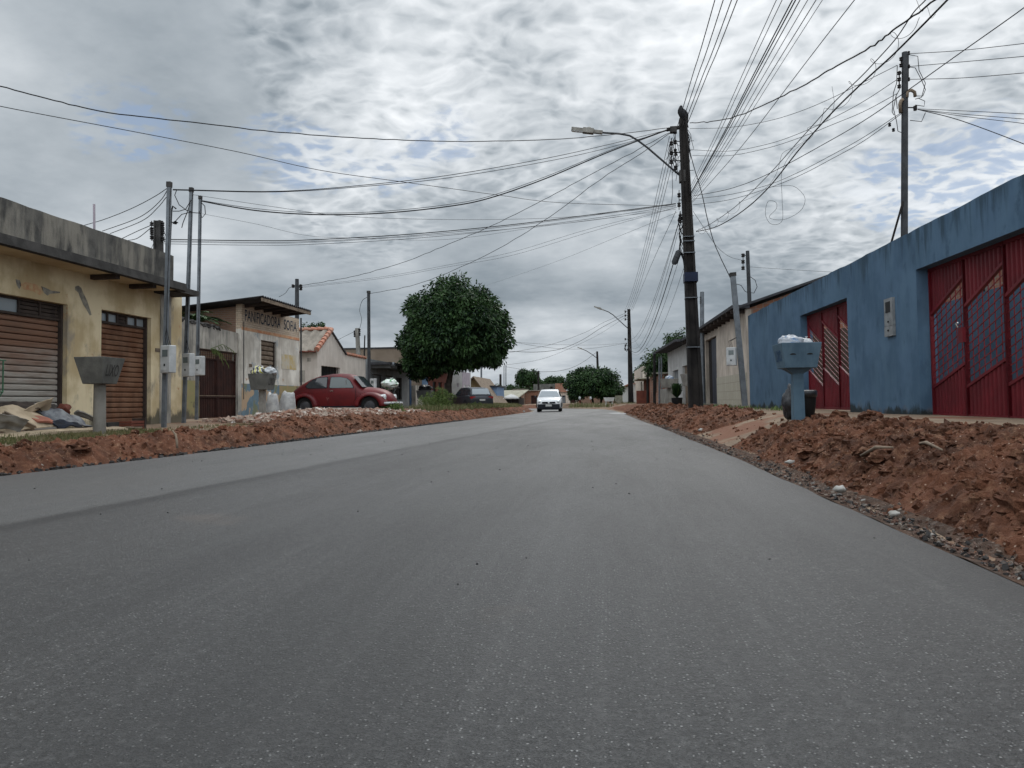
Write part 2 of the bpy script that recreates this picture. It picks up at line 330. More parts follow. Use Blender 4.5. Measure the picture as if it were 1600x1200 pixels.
MAT['doordark'] = mat('dark_recess', (.026, .021, .019), (.016, .014, .013), 3, .85, .1)
MAT['leaf'] = leafmat('leaf_dark', (.004, .013, .006), (.010, .030, .010), (.042, .085, .024), .55, .15)
MAT['leaf2'] = leafmat('leaf_mid', (.009, .024, .010), (.019, .042, .014), (.042, .080, .024), .6, .2)
MAT['leafbush'] = leafmat('leaf_bush', (.055, .09, .03), (.10, .15, .045), (.16, .21, .07), .6)
MAT['grass'] = leafmat('grass_blade', (.06, .075, .028), (.10, .11, .042), (.19, .17, .09), .6, .35)
MAT['bark'] = mat('bark', (.06, .05, .042), (.035, .03, .026), 8, .95, .8, 30, .02)
MAT['rubble'] = None
MAT['carred'] = mat('faded_red_paint', (.12, .009, .011), (.085, .008, .010), 3, .46, .03, 60, .002, patch=(.24, .09, .085), patch_lo=.64, patch_hi=.72, patch_scale=2.5, spec=.3)
MAT['carwhite'] = mat('white_paint', (.60, .61, .62), (.57, .58, .59), 3, .25, 0, spec=.5)
MAT['cargrey'] = mat('grey_paint', (.035, .038, .046), (.03, .033, .04), 3, .28, 0, spec=.5, metal=.4)
MAT['carblack'] = mat('black_plastic', (.015, .016, .022), None, 3, .45, 0)
MAT['tyre'] = mat('tyre', (.014, .014, .014), None, 3, .85, .2)
MAT['rim'] = mat('rim', (.07, .07, .075), None, 3, .5, 0, metal=.3)
MAT['chrome'] = mat('chrome', (.6, .6, .6), None, 3, .2, 0, metal=.9)
MAT['glass'] = glassmat('car_glass')
MAT['glasslight'] = glassmat('pane_glass', (.22, .25, .27), .2, .6)
MAT['lampglass'] = glassmat('lamp_glass', (.6, .62, .62), .15, .6)
MAT['tail'] = mat('tail_light', (.25, .02, .02), None, 3, .3, 0)
MAT['plate'] = mat('plate', (.5, .5, .48), (.3, .3, .3), 30, .5, 0)
MAT['bagwhite'] = mat('bag_white', (.44, .45, .46), (.32, .34, .36), 5, .45, .5, 14, .02)
MAT['bagblue'] = mat('bag_bluewhite', (.30, .32, .35), (.12, .19, .30), 9, .4, .5, 16, .02, lo=.5, hi=.6)
MAT['baggreen'] = mat('bag_green', (.62, .66, .62), (.08, .25, .10), 7, .4, .5, 16, .02, lo=.54, hi=.6)
MAT['bagblack'] = mat('bag_black', (.012, .013, .016), (.02, .021, .026), 5, .32, .7, 11, .03, spec=.5)
MAT['sack'] = mat('woven_sack', (.44, .44, .43), (.30, .30, .30), 5, .75, .6, 9, .03, patch=(.45, .18, .14), patch_lo=.7, patch_hi=.72, patch_scale=6)
MAT['bird'] = mat('black_feathers', (.008, .008, .010), (.014, .014, .016), 12, .7, .6, 25, .02)
MAT['greenmetal'] = mat('green_metal', (.05, .12, .07), None, 3, .6, 0)
MAT['bluebox'] = mat('blue_box', (.010, .016, .04), None, 3, .5, 0)
MAT['redwood'] = mat('red_brown_paint', (.14, .045, .03), (.11, .035, .025), 3, .8, .1)
MAT['puddle'] = mat('puddle_painted_sheen', (.34, .34, .34), (.15, .15, .15), 6, .5, 0)  # pale colour stands in for sky reflected in the wet patch
MAT['tarlump'] = mat('tar_lump', (.03, .026, .024), (.015, .014, .014), 9, .6, .4, 40, .01)
MAT['gravelbits'] = None
MAT['lilacdoor'] = mat('grey_metal_door', (.17, .18, .19), (.13, .14, .15), 3, .6, .1)
def rubblemat(k=1., nm='rubble_bits'):
    m, b, pos = newmat(nm)
    g = N('ShaderNodeNewGeometry')
    rp = N('ShaderNodeValToRGB'); L(g.outputs['Random Per Island'], rp.inputs[0]); e = rp.color_ramp.elements
    rp.color_ramp.interpolation = 'CONSTANT'
    e[0].color = (.30, .19, .145, 1); e[1].position = .95; e[1].color = (.62, .58, .53, 1)
    for p_, c_ in ((.2, (.24, .115, .075)), (.4, (.38, .29, .23)), (.6, (.18, .10, .07)), (.78, (.42, .35, .29))):
        q = e.new(p_); q.color = (*c_, 1)
    c = MIXC(MR(NOISE(pos, 20, 4, .6), .4, .7, 0, .5), rp.outputs[0], (.17, .09, .06)); c = MIXC(1., c, (k, k, k), 'MULTIPLY'); L(c, b.inputs[0])
    b.inputs['Roughness'].default_value = .95; setbump(b, NOISE(pos, 70, 3, .6), .4, .01)
    return m
MAT['rubble'] = rubblemat(.82); MAT['gravelbits'] = rubblemat(.36, 'gravel_bits')

# ------------------------------------------------------------------ mesh helpers
OFF = {}
class MB:
    def __init__(s): s.v = []; s.f = []
    def add(s, vs, fs):
        o = len(s.v); s.v += [V(p) for p in vs]; s.f += [tuple(i+o for i in f) for f in fs]; return s
    def poly(s, pts): return s.add(pts, [tuple(range(len(pts)))])
    def hexa(s, p):                       # 8 points: bottom ring 0-3, top ring 4-7
        return s.add(p, [(0, 3, 2, 1), (4, 5, 6, 7), (0, 1, 5, 4), (1, 2, 6, 5), (2, 3, 7, 6), (3, 0, 4, 7)])
    def box(s, x0, x1, y0, y1, z0, z1):
        return s.hexa([(x0, y0, z0), (x1, y0, z0), (x1, y1, z0), (x0, y1, z0), (x0, y0, z1), (x1, y0, z1), (x1, y1, z1), (x0, y1, z1)])
    def obox(s, c, ax, ay, az):           # centre and three half-extent vectors
        c, ax, ay, az = V(c), V(ax), V(ay), V(az)
        return s.hexa([c-ax-ay-az, c+ax-ay-az, c+ax+ay-az, c-ax+ay-az, c-ax-ay+az, c+ax-ay+az, c+ax+ay+az, c-ax+ay+az])
    def tube(s, pts, r, n=6, cap=True):
        pts = [V(p) for p in pts]; m = len(pts)
        rs = r if isinstance(r, (list, tuple)) else [r]*m
        vs = []; fs = []; prev = None
        for i, p in enumerate(pts):
            t = (pts[min(i+1, m-1)]-pts[max(i-1, 0)]).normalized()
            if prev is None:
                a = V((0, 0, 1)) if abs(t.z) < .9 else V((1, 0, 0))
                e1 = t.cross(a).normalized()
            else:
                e1 = (prev - t*prev.dot(t)); e1 = e1.normalized() if e1.length > 1e-6 else t.orthogonal().normalized()
            prev = e1; e2 = t.cross(e1)
            for k in range(n):
                an = 2*math.pi*k/n; vs.append(p + (e1*math.cos(an)+e2*math.sin(an))*rs[i])
        for i in range(m-1):
            for k in range(n):
                a, b = i*n+k, i*n+(k+1) % n; fs.append((a, b, b+n, a+n))
        if cap: fs.append(tuple(range(n-1, -1, -1))); fs.append(tuple(range((m-1)*n, m*n)))
        return s.add(vs, fs)
    def lathe(s, c, prof, n=16, axis='Z', sq=(1, 1)):
        vs = []; fs = []
        for rr, h in prof:
            for k in range(n):
                a = 2*math.pi*k/n; x, y = rr*math.cos(a)*sq[0], rr*math.sin(a)*sq[1]
                vs.append(V(c)+(V((x, y, h)) if axis == 'Z' else V((h, x, y)) if axis == 'X' else V((x, h, y))))
        for i in range(len(prof)-1):
            for k in range(n):
                a, b = i*n+k, i*n+(k+1) % n; fs.append((a, b, b+n, a+n))
        fs.append(tuple(range(n-1, -1, -1))); fs.append(tuple(range((len(prof)-1)*n, len(prof)*n)))
        return s.add(vs, fs)
    def blob(s, c, rad, amp=.15, freq=2., nu=16, nv=10, seed=0, fl=None, fold=0.):
        vs = []; fs = []; c = V(c)
        for i in range(nv+1):
            th = math.pi*i/nv
            for k in range(nu):
                a = 2*math.pi*k/nu
                d = V((math.sin(th)*math.cos(a), math.sin(th)*math.sin(a), math.cos(th)))
                q = d*freq+V((seed*7.3, seed*1.7, seed*3.1))
                m = 1+amp*noise.noise(q)*2 + amp*.6*noise.noise(q*2.3)
                if fold: m += fold*abs(noise.noise(q*1.7+V((5, 0, 0))))*-1.5 + fold*.5*noise.noise(V((a*3, th*1.2, seed)))
                p = V((d.x*rad[0]*m, d.y*rad[1]*m, d.z*rad[2]*m))
                if fl is not None and p.z < fl: p.z = fl
                vs.append(c+p)
        for i in range(nv):
            for k in range(nu):
                a, b = i*nu+k, i*nu+(k+1) % nu; fs.append((a, a+nu, b+nu, b))
        return s.add(vs, fs)
    def build(s, name, m, parent=None, smooth=False, loc=None, kind=None):
        me = bpy.data.meshes.new(name)
        if parent is not None: base = OFF[parent.name]
        else:
            if loc is None:
                xs = [p.x for p in s.v]; ys = [p.y for p in s.v]; zs = [p.z for p in s.v]
                loc = V(((min(xs)+max(xs))/2, (min(ys)+max(ys))/2, min(zs)))
            base = V(loc)
        me.from_pydata([tuple(p-base) for p in s.v], [], s.f); me.update()
        ms = m if isinstance(m, (list, tuple)) else [m]
        for q in ms: me.materials.append(MAT[q])
        if smooth:
            for p in me.polygons: p.use_smooth = True
            if smooth is not True:
                try: me.set_sharp_from_angle(angle=R(smooth))
                except Exception: pass
        o = bpy.data.objects.new(name, me); col.objects.link(o)
        if parent is not None: o.parent = parent
        else: o.location = base
        OFF[o.name] = base
        if kind: o['kind'] = kind
        return o
def tag(o, label, cat, group=None):
    o['label'] = label; o['category'] = cat
    if group: o['group'] = group
    return o
def thing(name, label, cat, loc, group=None):
    o = bpy.data.objects.new(name, None); o.empty_display_size = .2; col.objects.link(o); o.location = V(loc)
    OFF[o.name] = V(loc); return tag(o, label, cat, group)
def clone(o, dloc, label=None, group=None, parent=None):
    c = o.copy(); col.objects.link(c)
    if parent is None: c.location = o.location+V(dloc)
    else: c.parent = parent
    OFF[c.name] = OFF[o.name]+V(dloc)
    if label: c['label'] = label
    if group: c['group'] = group
    for ch in list(o.children): clone(ch, (0, 0, 0), parent=c)
    return c
def text_mesh(mb, body, origin, ux, uy, un, width, height, depth=.004, bold=.012):
    cu = bpy.data.curves.new('t', 'FONT'); cu.body = body; cu.resolution_u = 3; cu.extrude = 0; cu.offset = bold
    ob = bpy.data.objects.new('t', cu); col.objects.link(ob)
    bpy.context.view_layer.update()
    me = bpy.data.meshes.new_from_object(ob.evaluated_get(bpy.context.evaluated_depsgraph_get()))
    xs = [v.co.x for v in me.vertices]; ys = [v.co.y for v in me.vertices]
    x0, x1, y0, y1 = min(xs), max(xs), min(ys), max(ys)
    ux, uy, un = V(ux), V(uy), V(un); origin = V(origin)
    J = lambda v, k: .006*noise.noise(V((v.co.x*3, v.co.y*3, k)))
    mb.add([origin+ux*J(v, 1)+uy*J(v, 7)+ux*((v.co.x-x0)/(x1-x0)*width)+uy*((v.co.y-y0)/(y1-y0)*height)+un*depth for v in me.vertices], [tuple(p.vertices) for p in me.polygons])
    bpy.data.objects.remove(ob); bpy.data.curves.remove(cu); bpy.data.meshes.remove(me)

class Fac:                               # a vertical facade line from A to B on plan; 'out' is the street side
    def __init__(s, A, B, out):
        s.A = V((A[0], A[1], 0)); d = V((B[0]-A[0], B[1]-A[1], 0)); s.len = d.length; s.u = d.normalized()
        n = V((s.u.y, -s.u.x, 0)); s.n = n if n.x*out > 0 or (out == 0 and n.y < 0) else -n
    def p(s, a, d, z): return s.A + s.u*a + s.n*d + V((0, 0, z))
    def sz(s, px, py, d=0.):
        r = ray(px, py); o = s.A+s.n*d
        t = (o-CO).dot(s.n)/r.dot(s.n); q = CO+r*t
        return (q-o).dot(s.u), q.z
    def box(s, mb, a0, a1, d0, d1, z0, z1, z0b=None, z1b=None):
        z0b = z0 if z0b is None else z0b; z1b = z1 if z1b is None else z1b
        return mb.hexa([s.p(a0, d0, z0), s.p(a1, d0, z0b), s.p(a1, d1, z0b), s.p(a0, d1, z0), s.p(a0, d0, z1), s.p(a1, d0, z1b), s.p(a1, d1, z1b), s.p(a0, d1, z1)])
    def wall(s, mb, a0, a1, z0, top, holes=(), d0=-.2, d1=0., cuts=()):
        tf = top if callable(top) else (lambda a: top)
        A = sorted(set([a0, a1]+[x for h in holes for x in h[:2]]+list(cuts)))
        A = [x for x in A if a0-1e-6 <= x <= a1+1e-6]
        zt = min(tf(a) for a in A)
        Z = sorted(set([z0]+[x for h in holes for x in h[2:] if z0 < x < zt-.01]))+['top']
        def zz(k, a): return tf(a) if Z[k] == 'top' else Z[k]
        def solid(i, k):
            if i < 0 or k < 0 or i >= len(A)-1 or k >= len(Z)-1: return False
            ac = (A[i]+A[i+1])/2; zl = Z[k]; zh = Z[k+1] if Z[k+1] != 'top' else zt
            zc = (zl+zh)/2
            return not any(h[0] < ac < h[1] and h[2] < zc < h[3] for h in holes)
        for i in range(len(A)-1):
            for k in range(len(Z)-1):
                if not solid(i, k): continue
                a, b = A[i], A[i+1]
                q = [(a, zz(k, a)), (b, zz(k, b)), (b, zz(k+1, b)), (a, zz(k+1, a))]
                mb.poly([s.p(x, d1, z) for x, z in q]); mb.poly([s.p(x, d0, z) for x, z in reversed(q)])
                for (di, dk), (e0, e1) in (((0, -1), (0, 1)), ((1, 0), (1, 2)), ((0, 1), (2, 3)), ((-1, 0), (3, 0))):
                    if not solid(i+di, k+dk):
                        mb.poly([s.p(q[e0][0], d1, q[e0][1]), s.p(q[e0][0], d0, q[e0][1]), s.p(q[e1][0], d0, q[e1][1]), s.p(q[e1][0], d1, q[e1][1])])
        return mb

def lerp(tab, y):
    if y <= tab[0][0]: return tab[0][1]
    for (a, p), (b, q) in zip(tab, tab[1:]):
        if y <= b: return p+(q-p)*(y-a)/(b-a)
    return tab[-1][1]
XL = lambda y: lerp([(-8, -6.75), (7.6, -6.5), (10.7, -6.27), (22.3, -5.8), (40, -5.2), (52, -5.0), (60, -5.6), (66, -7.5), (72, -11), (76, -16)], y)
XR = lambda y: lerp([(-8, 1.6), (10, 1.6), (20, 1.42), (28, 1.18), (41, .92), (52, .6), (60, .0), (66, -1.2), (72, -4), (78, -10)], y)

# ------------------------------------------------------------------ ground, road, verges
def zr(x, y):                                    # natural level of the right verge
    t = x-XR(y); return -.05 + .43*min(1, max(0, (t-.15)/1.5)) + .02*min(1, max(0, (t-1.6)/2))
def zl(x, y):
    t = XL(y)-x; return -.05 + .29*min(1, max(0, (t-.1)/1.2)) + .09*min(1, max(0, (t-1.3)/2.4))
def grid(name, xs, ys, zf, m, xf=None, smooth=True, kind='structure'):
    mb = MB(); n = len(xs)
    for y in ys:
        for x in xs:
            X = xf(x, y) if xf else x
            mb.v.append(V((X, y, zf(X, y))))
    for j in range(len(ys)-1):
        for i in range(n-1):
            a = j*n+i; mb.f.append((a, a+1, a+1+n, a+n))
    return mb.build(name, m, smooth=smooth, loc=(0, 0, 0), kind=kind)
def frange(a, b, n): return [a+(b-a)*i/(n-1) for i in range(n)]
g = MB(); g.add([(-900, -60, -.12), (900, -60, -.12), (900, 2600, -.12), (-900, 2600, -.12)], [(0, 1, 2, 3)])
g.build('ground', 'ground', loc=(0, 0, 0), kind='structure')
ys = frange(-8, 5, 27)+frange(5.3, 50, 120)+frange(50.5, 76, 50)
mb = MB(); prof = [0, .004, .02, .12, .3, .5, .7, .88, .98, .996, 1]
for y in ys:
    for j, t in enumerate(prof):
        e = .03*noise.noise(V((y*1.3, 3, t*9)))+.012*noise.noise(V((y*6, 1, t)))
        x = XL(y)+(XR(y)-XL(y))*t+(e if t in (0, 1, .004, .996) else 0)
        z = -.07 if t in (0, 1) else (-.012 if t in (.004, .996) else .03*(1-(2*t-1)**2)-.02)
        mb.v.append(V((x, y, z)))
n = len(prof)
for j in range(len(ys)-1):
    for i in range(n-1): a = j*n+i; mb.f.append((a, a+1, a+1+n, a+n))
mb.build('road', 'asphalt', smooth=35, loc=(0, 0, 0), kind='structure')
yy = frange(-8, 40, 100)+frange(41, 90, 60)
grid('sidewalk_right', frange(0, 14, 50), yy, lambda x, y: zr(x, y)+.012*noise.noise(V((x*1.5, y*.7, 0))), 'verge', xf=lambda t, y: XR(y)+t-.03)
grid('sidewalk_left', frange(-16, 0, 60), yy, lambda x, y: zl(x, y)+.014*noise.noise(V((x*1.5, y*.7, 4))), 'verge', xf=lambda t, y: XL(y)+t+.03)
# earth across the outside of the bend at the far end
grid('berm', frange(-22, 9, 90), frange(70, 84, 24), lambda x, y: -.10+.55*math.exp(-((y-76)/2.6)**2)*(.7+.5*noise.noise(V((x*.5, y*.5, 0))))+.10*noise.noise(V((x*2, y*2, 2))), 'dirt', kind='stuff')

def fbm(x, y, s=0):
    p = V((x, y, s))
    v = .55*noise.noise(p*2.1)+.30*noise.noise(p*5.3)+.20*noise.noise(p*12.)+.13*noise.noise(p*27.)
    q = p+V((noise.noise(p*4), noise.noise(p*4+V((9, 0, 0))), 0))*.10
    d = noise.voronoi(q*6.0)[0]; v2 = min(.5, d[1]-d[0])
    d = noise.voronoi(q*15+V((3, 1, 0)))[0]; v3 = min(.5, d[1]-d[0])
    return v, v2, v3
def rugged(x, y):
    a, b, c = fbm(x, y)
    return .095*a+.13*(b-.22)+.065*(c-.22)
def mound_grid(name, xs, ys, xf, zbase, hfun, m='dirt', rough=1.):
    def zf(x, y):
        h = hfun(x, y)
        if h < -.04: return zbase(x, y)-.06
        k = min(1, max(0, h+.03)/.14)
        return zbase(x, y)+h+k*rough*rugged(x, y)
    return grid(name, xs, ys, zf, m, xf=xf, kind='stuff')
def gs(y0, y1, k):
    o = [y0]
    while o[-1] < y1: o.append(o[-1]*(1+k))
    return o
def hr(x, y):
    t = x-XR(y)
    top = lerp([(2, .43), (5, .41), (8, .39), (10.5, .39), (12, .33), (13.2, .24), (15.5, .24), (17, .40), (20, .45), (30, .44), (45, .36), (60, .3), (66, .1)], y)
    top += .05*noise.noise(V((y*1.1, 2, 0)))+.03*noise.noise(V((y*3.1, 2, 5)))
    c = 1.22+.10*noise.noise(V((y*.8, 7, 0)))
    if t < c: e = math.exp(-(abs(t-c)/.93)**3.2)          # steep flank to the road
    else: e = math.exp(-(abs(t-c)/.62)**3)
    full = top-zr(XR(y)+c, y)
    return full*e*1.04+.06*math.exp(-((t-.62)/.3)**2)*(1 if top > .3 else 0)-.05 + (.10*e if top > .3 else 0)*(1-min(1, abs(t-c)))*.3
mound_grid('dirt_mound', frange(.12, 2.15, 118), gs(2.2, 16, .0048), lambda t, y: XR(y)+t, zr, hr)
mound_grid('dirt_mound', frange(.12, 2.3, 50), gs(13, 64, .009), lambda t, y: XR(y)+t, lambda x, y: zr(x, y)-(.05 if y < 16 else 0), hr)
def hl(x, y):
    t = XL(y)-x
    top = lerp([(5, .26), (8, .27), (12, .30), (14, .29), (15.3, .32), (17, .42), (20, .36), (24, .36), (30, .36), (40, .34), (55, .30), (62, .2), (66, .1)], y)
    top += .045*noise.noise(V((y*.9, 12, 0)))+.02*noise.noise(V((y*3, 12, 5)))
    c = lerp([(0, .62), (14, .62), (17, .95), (30, .8)], y)
    e = math.exp(-(abs(t-c)/.55)**2.6) if t < c else math.exp(-(abs(t-c)/lerp([(0, .42), (14, .42), (17, .6), (30, .5)], y))**3)
    return (top-zl(XL(y)-c, y))*e*1.04+.05*math.exp(-((t-.35)/.22)**2)-.05
mound_grid('dirt_mound', frange(.03, 2.2, 84), gs(5.5, 64, .0062), lambda t, y: XL(y)-t, zl, hl)

def chunk(mb, c, s, flat=.7):
    # irregular broken lump
    c = V(c); ax = V((random.uniform(-1, 1), random.uniform(-1, 1), random.uniform(-.4, .4))).normalized(); ay = ax.orthogonal().normalized(); az = ax.cross(ay)
    an = random.uniform(0, 6.28); ay, az = ay*math.cos(an)+az*math.sin(an), az*math.cos(an)-ay*math.sin(an)
    d = [s*random.uniform(.7, 1.2), s*random.uniform(.5, .9), s*random.uniform(.3, .6)*flat*1.4]
    p = []
    for sx_, sy_, sz_ in ((-1, -1, -1), (1, -1, -1), (1, 1, -1), (-1, 1, -1), (-1, -1, 1), (1, -1, 1), (1, 1, 1), (-1, 1, 1)):
        p.append(c+ax*d[0]*sx_*random.uniform(.5, 1)+ay*d[1]*sy_*random.uniform(.5, 1)+az*d[2]*sz_*random.uniform(.5, 1))
    mb.hexa(p)
def mz(x, y, right):
    z0 = zr(x, y) if right else zl(x, y)
    h = hr(x, y) if right else hl(x, y)
    k = min(1, max(0, h+.03)/.14)
    return z0+max(h, -.0)+k*rugged(x, y)
# loose clods lying over the mounds
mb = MB()
for i in range(9000):
    y = 2.4*math.exp(random.random()*2.9); x = XR(y)+random.uniform(.12, 2.0)
    if hr(x, y) < -.0 and random.random() < .9: continue
    s = random.choice((.006, .009, .012, .018, .03))*(1+y*.05)*random.uniform(.6, 1.1); chunk(mb, (x, y, mz(x, y, True)+s*.1), s, 1)
for i in range(4500):
    y = random.uniform(6.5, 45); x = XL(y)-random.uniform(.08, 2.1)
    if hl(x, y) < -.02 and random.random() < .8: continue
    s = random.choice((.012, .018, .026, .04))*random.uniform(.7, 1.2); chunk(mb, (x, y, mz(x, y, False)+s*.1), s, 1)
for i in range(170):
    right = i < 120
    y = 2.6*math.exp(random.random()*1.6) if right else random.uniform(7, 24)
    x = XR(y)+random.uniform(.45, 1.7) if right else XL(y)-random.uniform(.3, 1.0)
    if (hr(x, y) if right else hl(x, y)) < .0: continue
    s = random.choice((.03, .045, .06, .085))*random.uniform(.7, 1.2)
    mb.blob((x, y, mz(x, y, right)+s*.15), (s*random.uniform(.8, 1.3), s*random.uniform(.8, 1.3), s*.7), .38, 2.1, 14, 9, i)
mb.build('dirt_clods', 'dirt', loc=(0, 0, 0), kind='stuff')
# gravelly dark strip between asphalt and mounds, both sides, with broken tar crumbs
grid('gravel_strip', frange(0, .26, 8), frange(2, 45, 150), lambda x, y: zr(x, y)+.022+.02*noise.noise(V((x*9, y*9, 0))), 'gravel_edge', xf=lambda t, y: XR(y)+.0+t, kind='stuff')
grid('gravel_strip', frange(0, .30, 6), frange(5, 45, 150), lambda x, y: zl(x, y)+.022+.02*noise.noise(V((x*9, y*9, 0))), 'gravel_edge', xf=lambda t, y: XL(y)-t, kind='stuff')
mb = MB()
for i in range(2300):
    y = 2.2*math.exp(random.random()*2.2); x = XR(y)+.03+abs(random.gauss(0, .10))
    s = random.choice((.003, .005, .007, .012))*(1+y*.06); chunk(mb, (x, y, zr(x, y)+.026), s, .8)
mb.build('gravel', 'gravelbits', loc=(0, 0, 0), kind='stuff')
mb = MB()
for i in range(420):
    y = 2.6*math.exp(random.random()*2.2); x = XR(y)+.02+abs(random.gauss(0, .10))
    chunk(mb, (x, y, zr(x, y)+.028), random.uniform(.006, .016)*(1+y*.05), .8)
for i in range(900):
    y = random.uniform(6.5, 30); x = XL(y)-abs(random.gauss(.04, .07)); s = random.uniform(.015, .045); chunk(mb, (x, y, zl(x, y)+.04), s, .8)
mb.build('tar_crumbs', 'tarlump', loc=(0, 0, 0), kind='stuff')
# pale stones and litter bits on the earth, each of its own
for i, (px, py, z, s, lab, m) in enumerate((
        (62, 728, .03, .055, 'white stone at the foot of the left earth bank by the road edge', 'stone'),
        (376, 681, .12, .06, 'white pebble lying on the reddish bank in front of the second concrete litter bin', 'stone'),
        (1058, 796, 0, .03, '', ''),
        (1397, 803, -.0, .035, 'pale flat stone on the gravel beside the right road edge', 'stone'),
        (1312, 764, .03, .05, 'crumpled pale litter scrap at the right asphalt border', 'stone'),
        (1095, 672, .08, .06, 'white stone where the right earth bank dips', 'stone'),
        (1234, 722, .10, .04, 'light pebble at the foot of the big right bank', 'stone'),
        (818, 643, .05, .10, 'white stone on the far left kerb of earth near the approaching car', 'stone'))):
    if not lab: continue
    q = atZ(px, py, z); mb = MB(); mb.blob(q, (s, s*.8, s*.5), .3, 1.5, 10, 7, i); tag(mb.build('stone', m, smooth=True), lab, 'stone' if 'litter' not in lab else 'litter')
q = atZ(277, 700, .1); mb = MB(); mb.tube([q, q+V((-.02, .02, .10)), q+V((-.06, .05, .20)), q+V((-.12, .07, .25))], [.016, .018, .016, .012], 7)
tag(mb.build('root', 'woodlight', smooth=True), 'pale bent stick poking out of the left earth bank', 'stick')
for (a, b, lab) in (((1345, 712), (1395, 699), 'long pale root lying across the big right earth bank'), ((1430, 694), (1472, 703), 'short pale root on the crest of the right earth bank')):
    pa, pb = atZ(*a, .30), atZ(*b, .38)
    mb = MB(); mb.tube([pa, pa.lerp(pb, .5)+V((0, 0, .03)), pb], [.008, .014, .006], 6); tag(mb.build('root', 'woodlight', smooth=True), lab, 'root')
# wet patch at the far right of the road, sheen painted in pale colour
mb = MB(); c = atZ(965, 645.5, 0)
ring = [V((c.x+.5*math.cos(a)*(1+.3*noise.noise(V((math.cos(a), math.sin(a), 0)))), c.y+2.6*math.sin(a)*(1+.4*noise.noise(V((math.cos(a)*2, math.sin(a)*2, 3)))), 0)) for a in [i*math.pi/12 for i in range(24)]]
def zroad(x, y):
    t = (x-XL(y))/(XR(y)-XL(y)); return .03*(1-(2*t-1)**2)-.02
mb.add([(p.x, p.y, zroad(p.x, p.y)+.006) for p in ring]+[(c.x, c.y, zroad(c.x, c.y)+.006)], [(i, (i+1) % 24, 24) for i in range(24)])
tag(mb.build('puddle', 'puddle', kind='structure'), 'wet patch', 'puddle')
mb = MB()
for i in range(60):
    y = random.uniform(2.5, 14); x = random.uniform(-5.5, 1.4); s = random.uniform(.002, .0055)*(1+.1*y)
    chunk(mb, (x, y, zroad(x, y)+.001), s, 1)
mb.build('road_grit', 'black', loc=(0, 0, 0), kind='stuff')

# ------------------------------------------------------------------ YELLOW SHOP (left foreground)
def corr_sheet(mb, F, a0, a1, z0, z1, d, pitch=.09, depth=.018):
    # horizontal roller-shutter slats, real profile
    n = max(2, int(round((z1-z0)/pitch))); h = (z1-z0)/n
    for i in range(n):
        z = z0+i*h
        prof = [(z, d-depth*1.9), (z+h*.07, d-depth*1.9), (z+h*.13, d), (z+h*.30, d+depth*.30), (z+h*.72, d+depth*.30), (z+h*.93, d-depth*.1), (z+h, d-depth*1.9)]
        for (za, da), (zb, db) in zip(prof, prof[1:]):
            mb.poly([F.p(a0, da, za), F.p(a1, da, za), F.p(a1, db, zb), F.p(a0, db, zb)])
FY = Fac((-9.75, 3), (-9.75, 16.75), 1)
yb = thing('shop_building', 'long ochre shuttered building with a mouldy concrete parapet over its awning', 'building', (-9.75, 10, .3))
s1a, _ = FY.sz(105, 560); s2a, _ = FY.sz(158, 560); s2b, _ = FY.sz(236, 560)
zt1 = FY.sz(105, 476)[1]; zt2 = FY.sz(236, 497)[1]; s0a = s1a-3.05
ztop = 3.28
w_ = MB(); FY.wall(w_, -3, FY.len, .1, ztop, [(s0a, s1a, .1, zt1), (s2a, s2b, .1, zt2)], -.25, 0)
w_.build('wall', 'yellow', yb)
w_ = MB(); w_.box(-20, -10.005, 16.5, 16.745, .1, 4.05); w_.box(-20, -19.8, 0, 16.5, .1, 4.05); w_.build('side_wall', 'greywall', yb)
w_ = MB(); w_.box(-19.79, -10.01, 0, 16.49, 3.6, 3.75); w_.build('roof', 'dark_conc', yb)
zs = atX(250, 446, -9.1).z; xo = -9.08
zpt = atX(130, 352, xo).z; zpb = atX(130, 411, xo).z
ye = atX(271, 420, xo).y
# awning slab (soffit), fascia lip and parapet
aw = MB(); aw.box(-9.745, xo-.005, 0, ye+.35, zpb-.02, zpb+.08); aw.build('awning_slab', 'soffit', yb)
lip = MB(); lip.hexa([(xo, 0, zpb-.06), (xo+.07, 0, zpb-.04), (xo+.07, ye+.42, zpb-.04), (xo, ye+.42, zpb-.06), (xo, 0, zpb+.10), (xo+.05, 0, zpb+.12), (xo+.05, ye+.42, zpb+.12), (xo, ye+.42, zpb+.10)])
lip.build('awning_edge', 'dark_conc', yb)
pp = MB(); yv = frange(0, ye, 60)
vs = []
for y in yv:
    t = zpt+.018*noise.noise(V((y*2, 0, 0)))+.01*noise.noise(V((y*9, 0, 1)))
    vs += [(xo+.0, y, zpb+.105), (xo+.008*noise.noise(V((y, 5, 1))), y, t), (xo-.16, y, t+.01*noise.noise(V((y*7, 4, 0)))), (xo-.16, y, zpb+.085)]
fs = []
for i in range(len(yv)-1):
    for k in range(3): a = i*4+k; fs.append((a, a+4, a+5, a+1))
fs.append(tuple((len(yv)-1)*4+k for k in range(4)))
pp.add(vs, fs); pp.build('parapet', 'parapet', yb)
pp = MB(); pp.box(-9.745, xo-.17, ye-.18, ye-.01, zpb+.085, zpt-.06); pp.box(-9.745, -9.6, 0, ye-.19, zpb+.085, zpt-.1); pp.build('parapet_return', 'conc_light', yb)
pp = MB(); y2 = atX(308, 457, xo-.1).y; zz = atX(290, 457, xo-.1).z
pp.box(-9.9, xo-.06, ye+.36, y2, zz-.03, zz+.09); pp.build('awning_slab', 'dark_conc', yb)
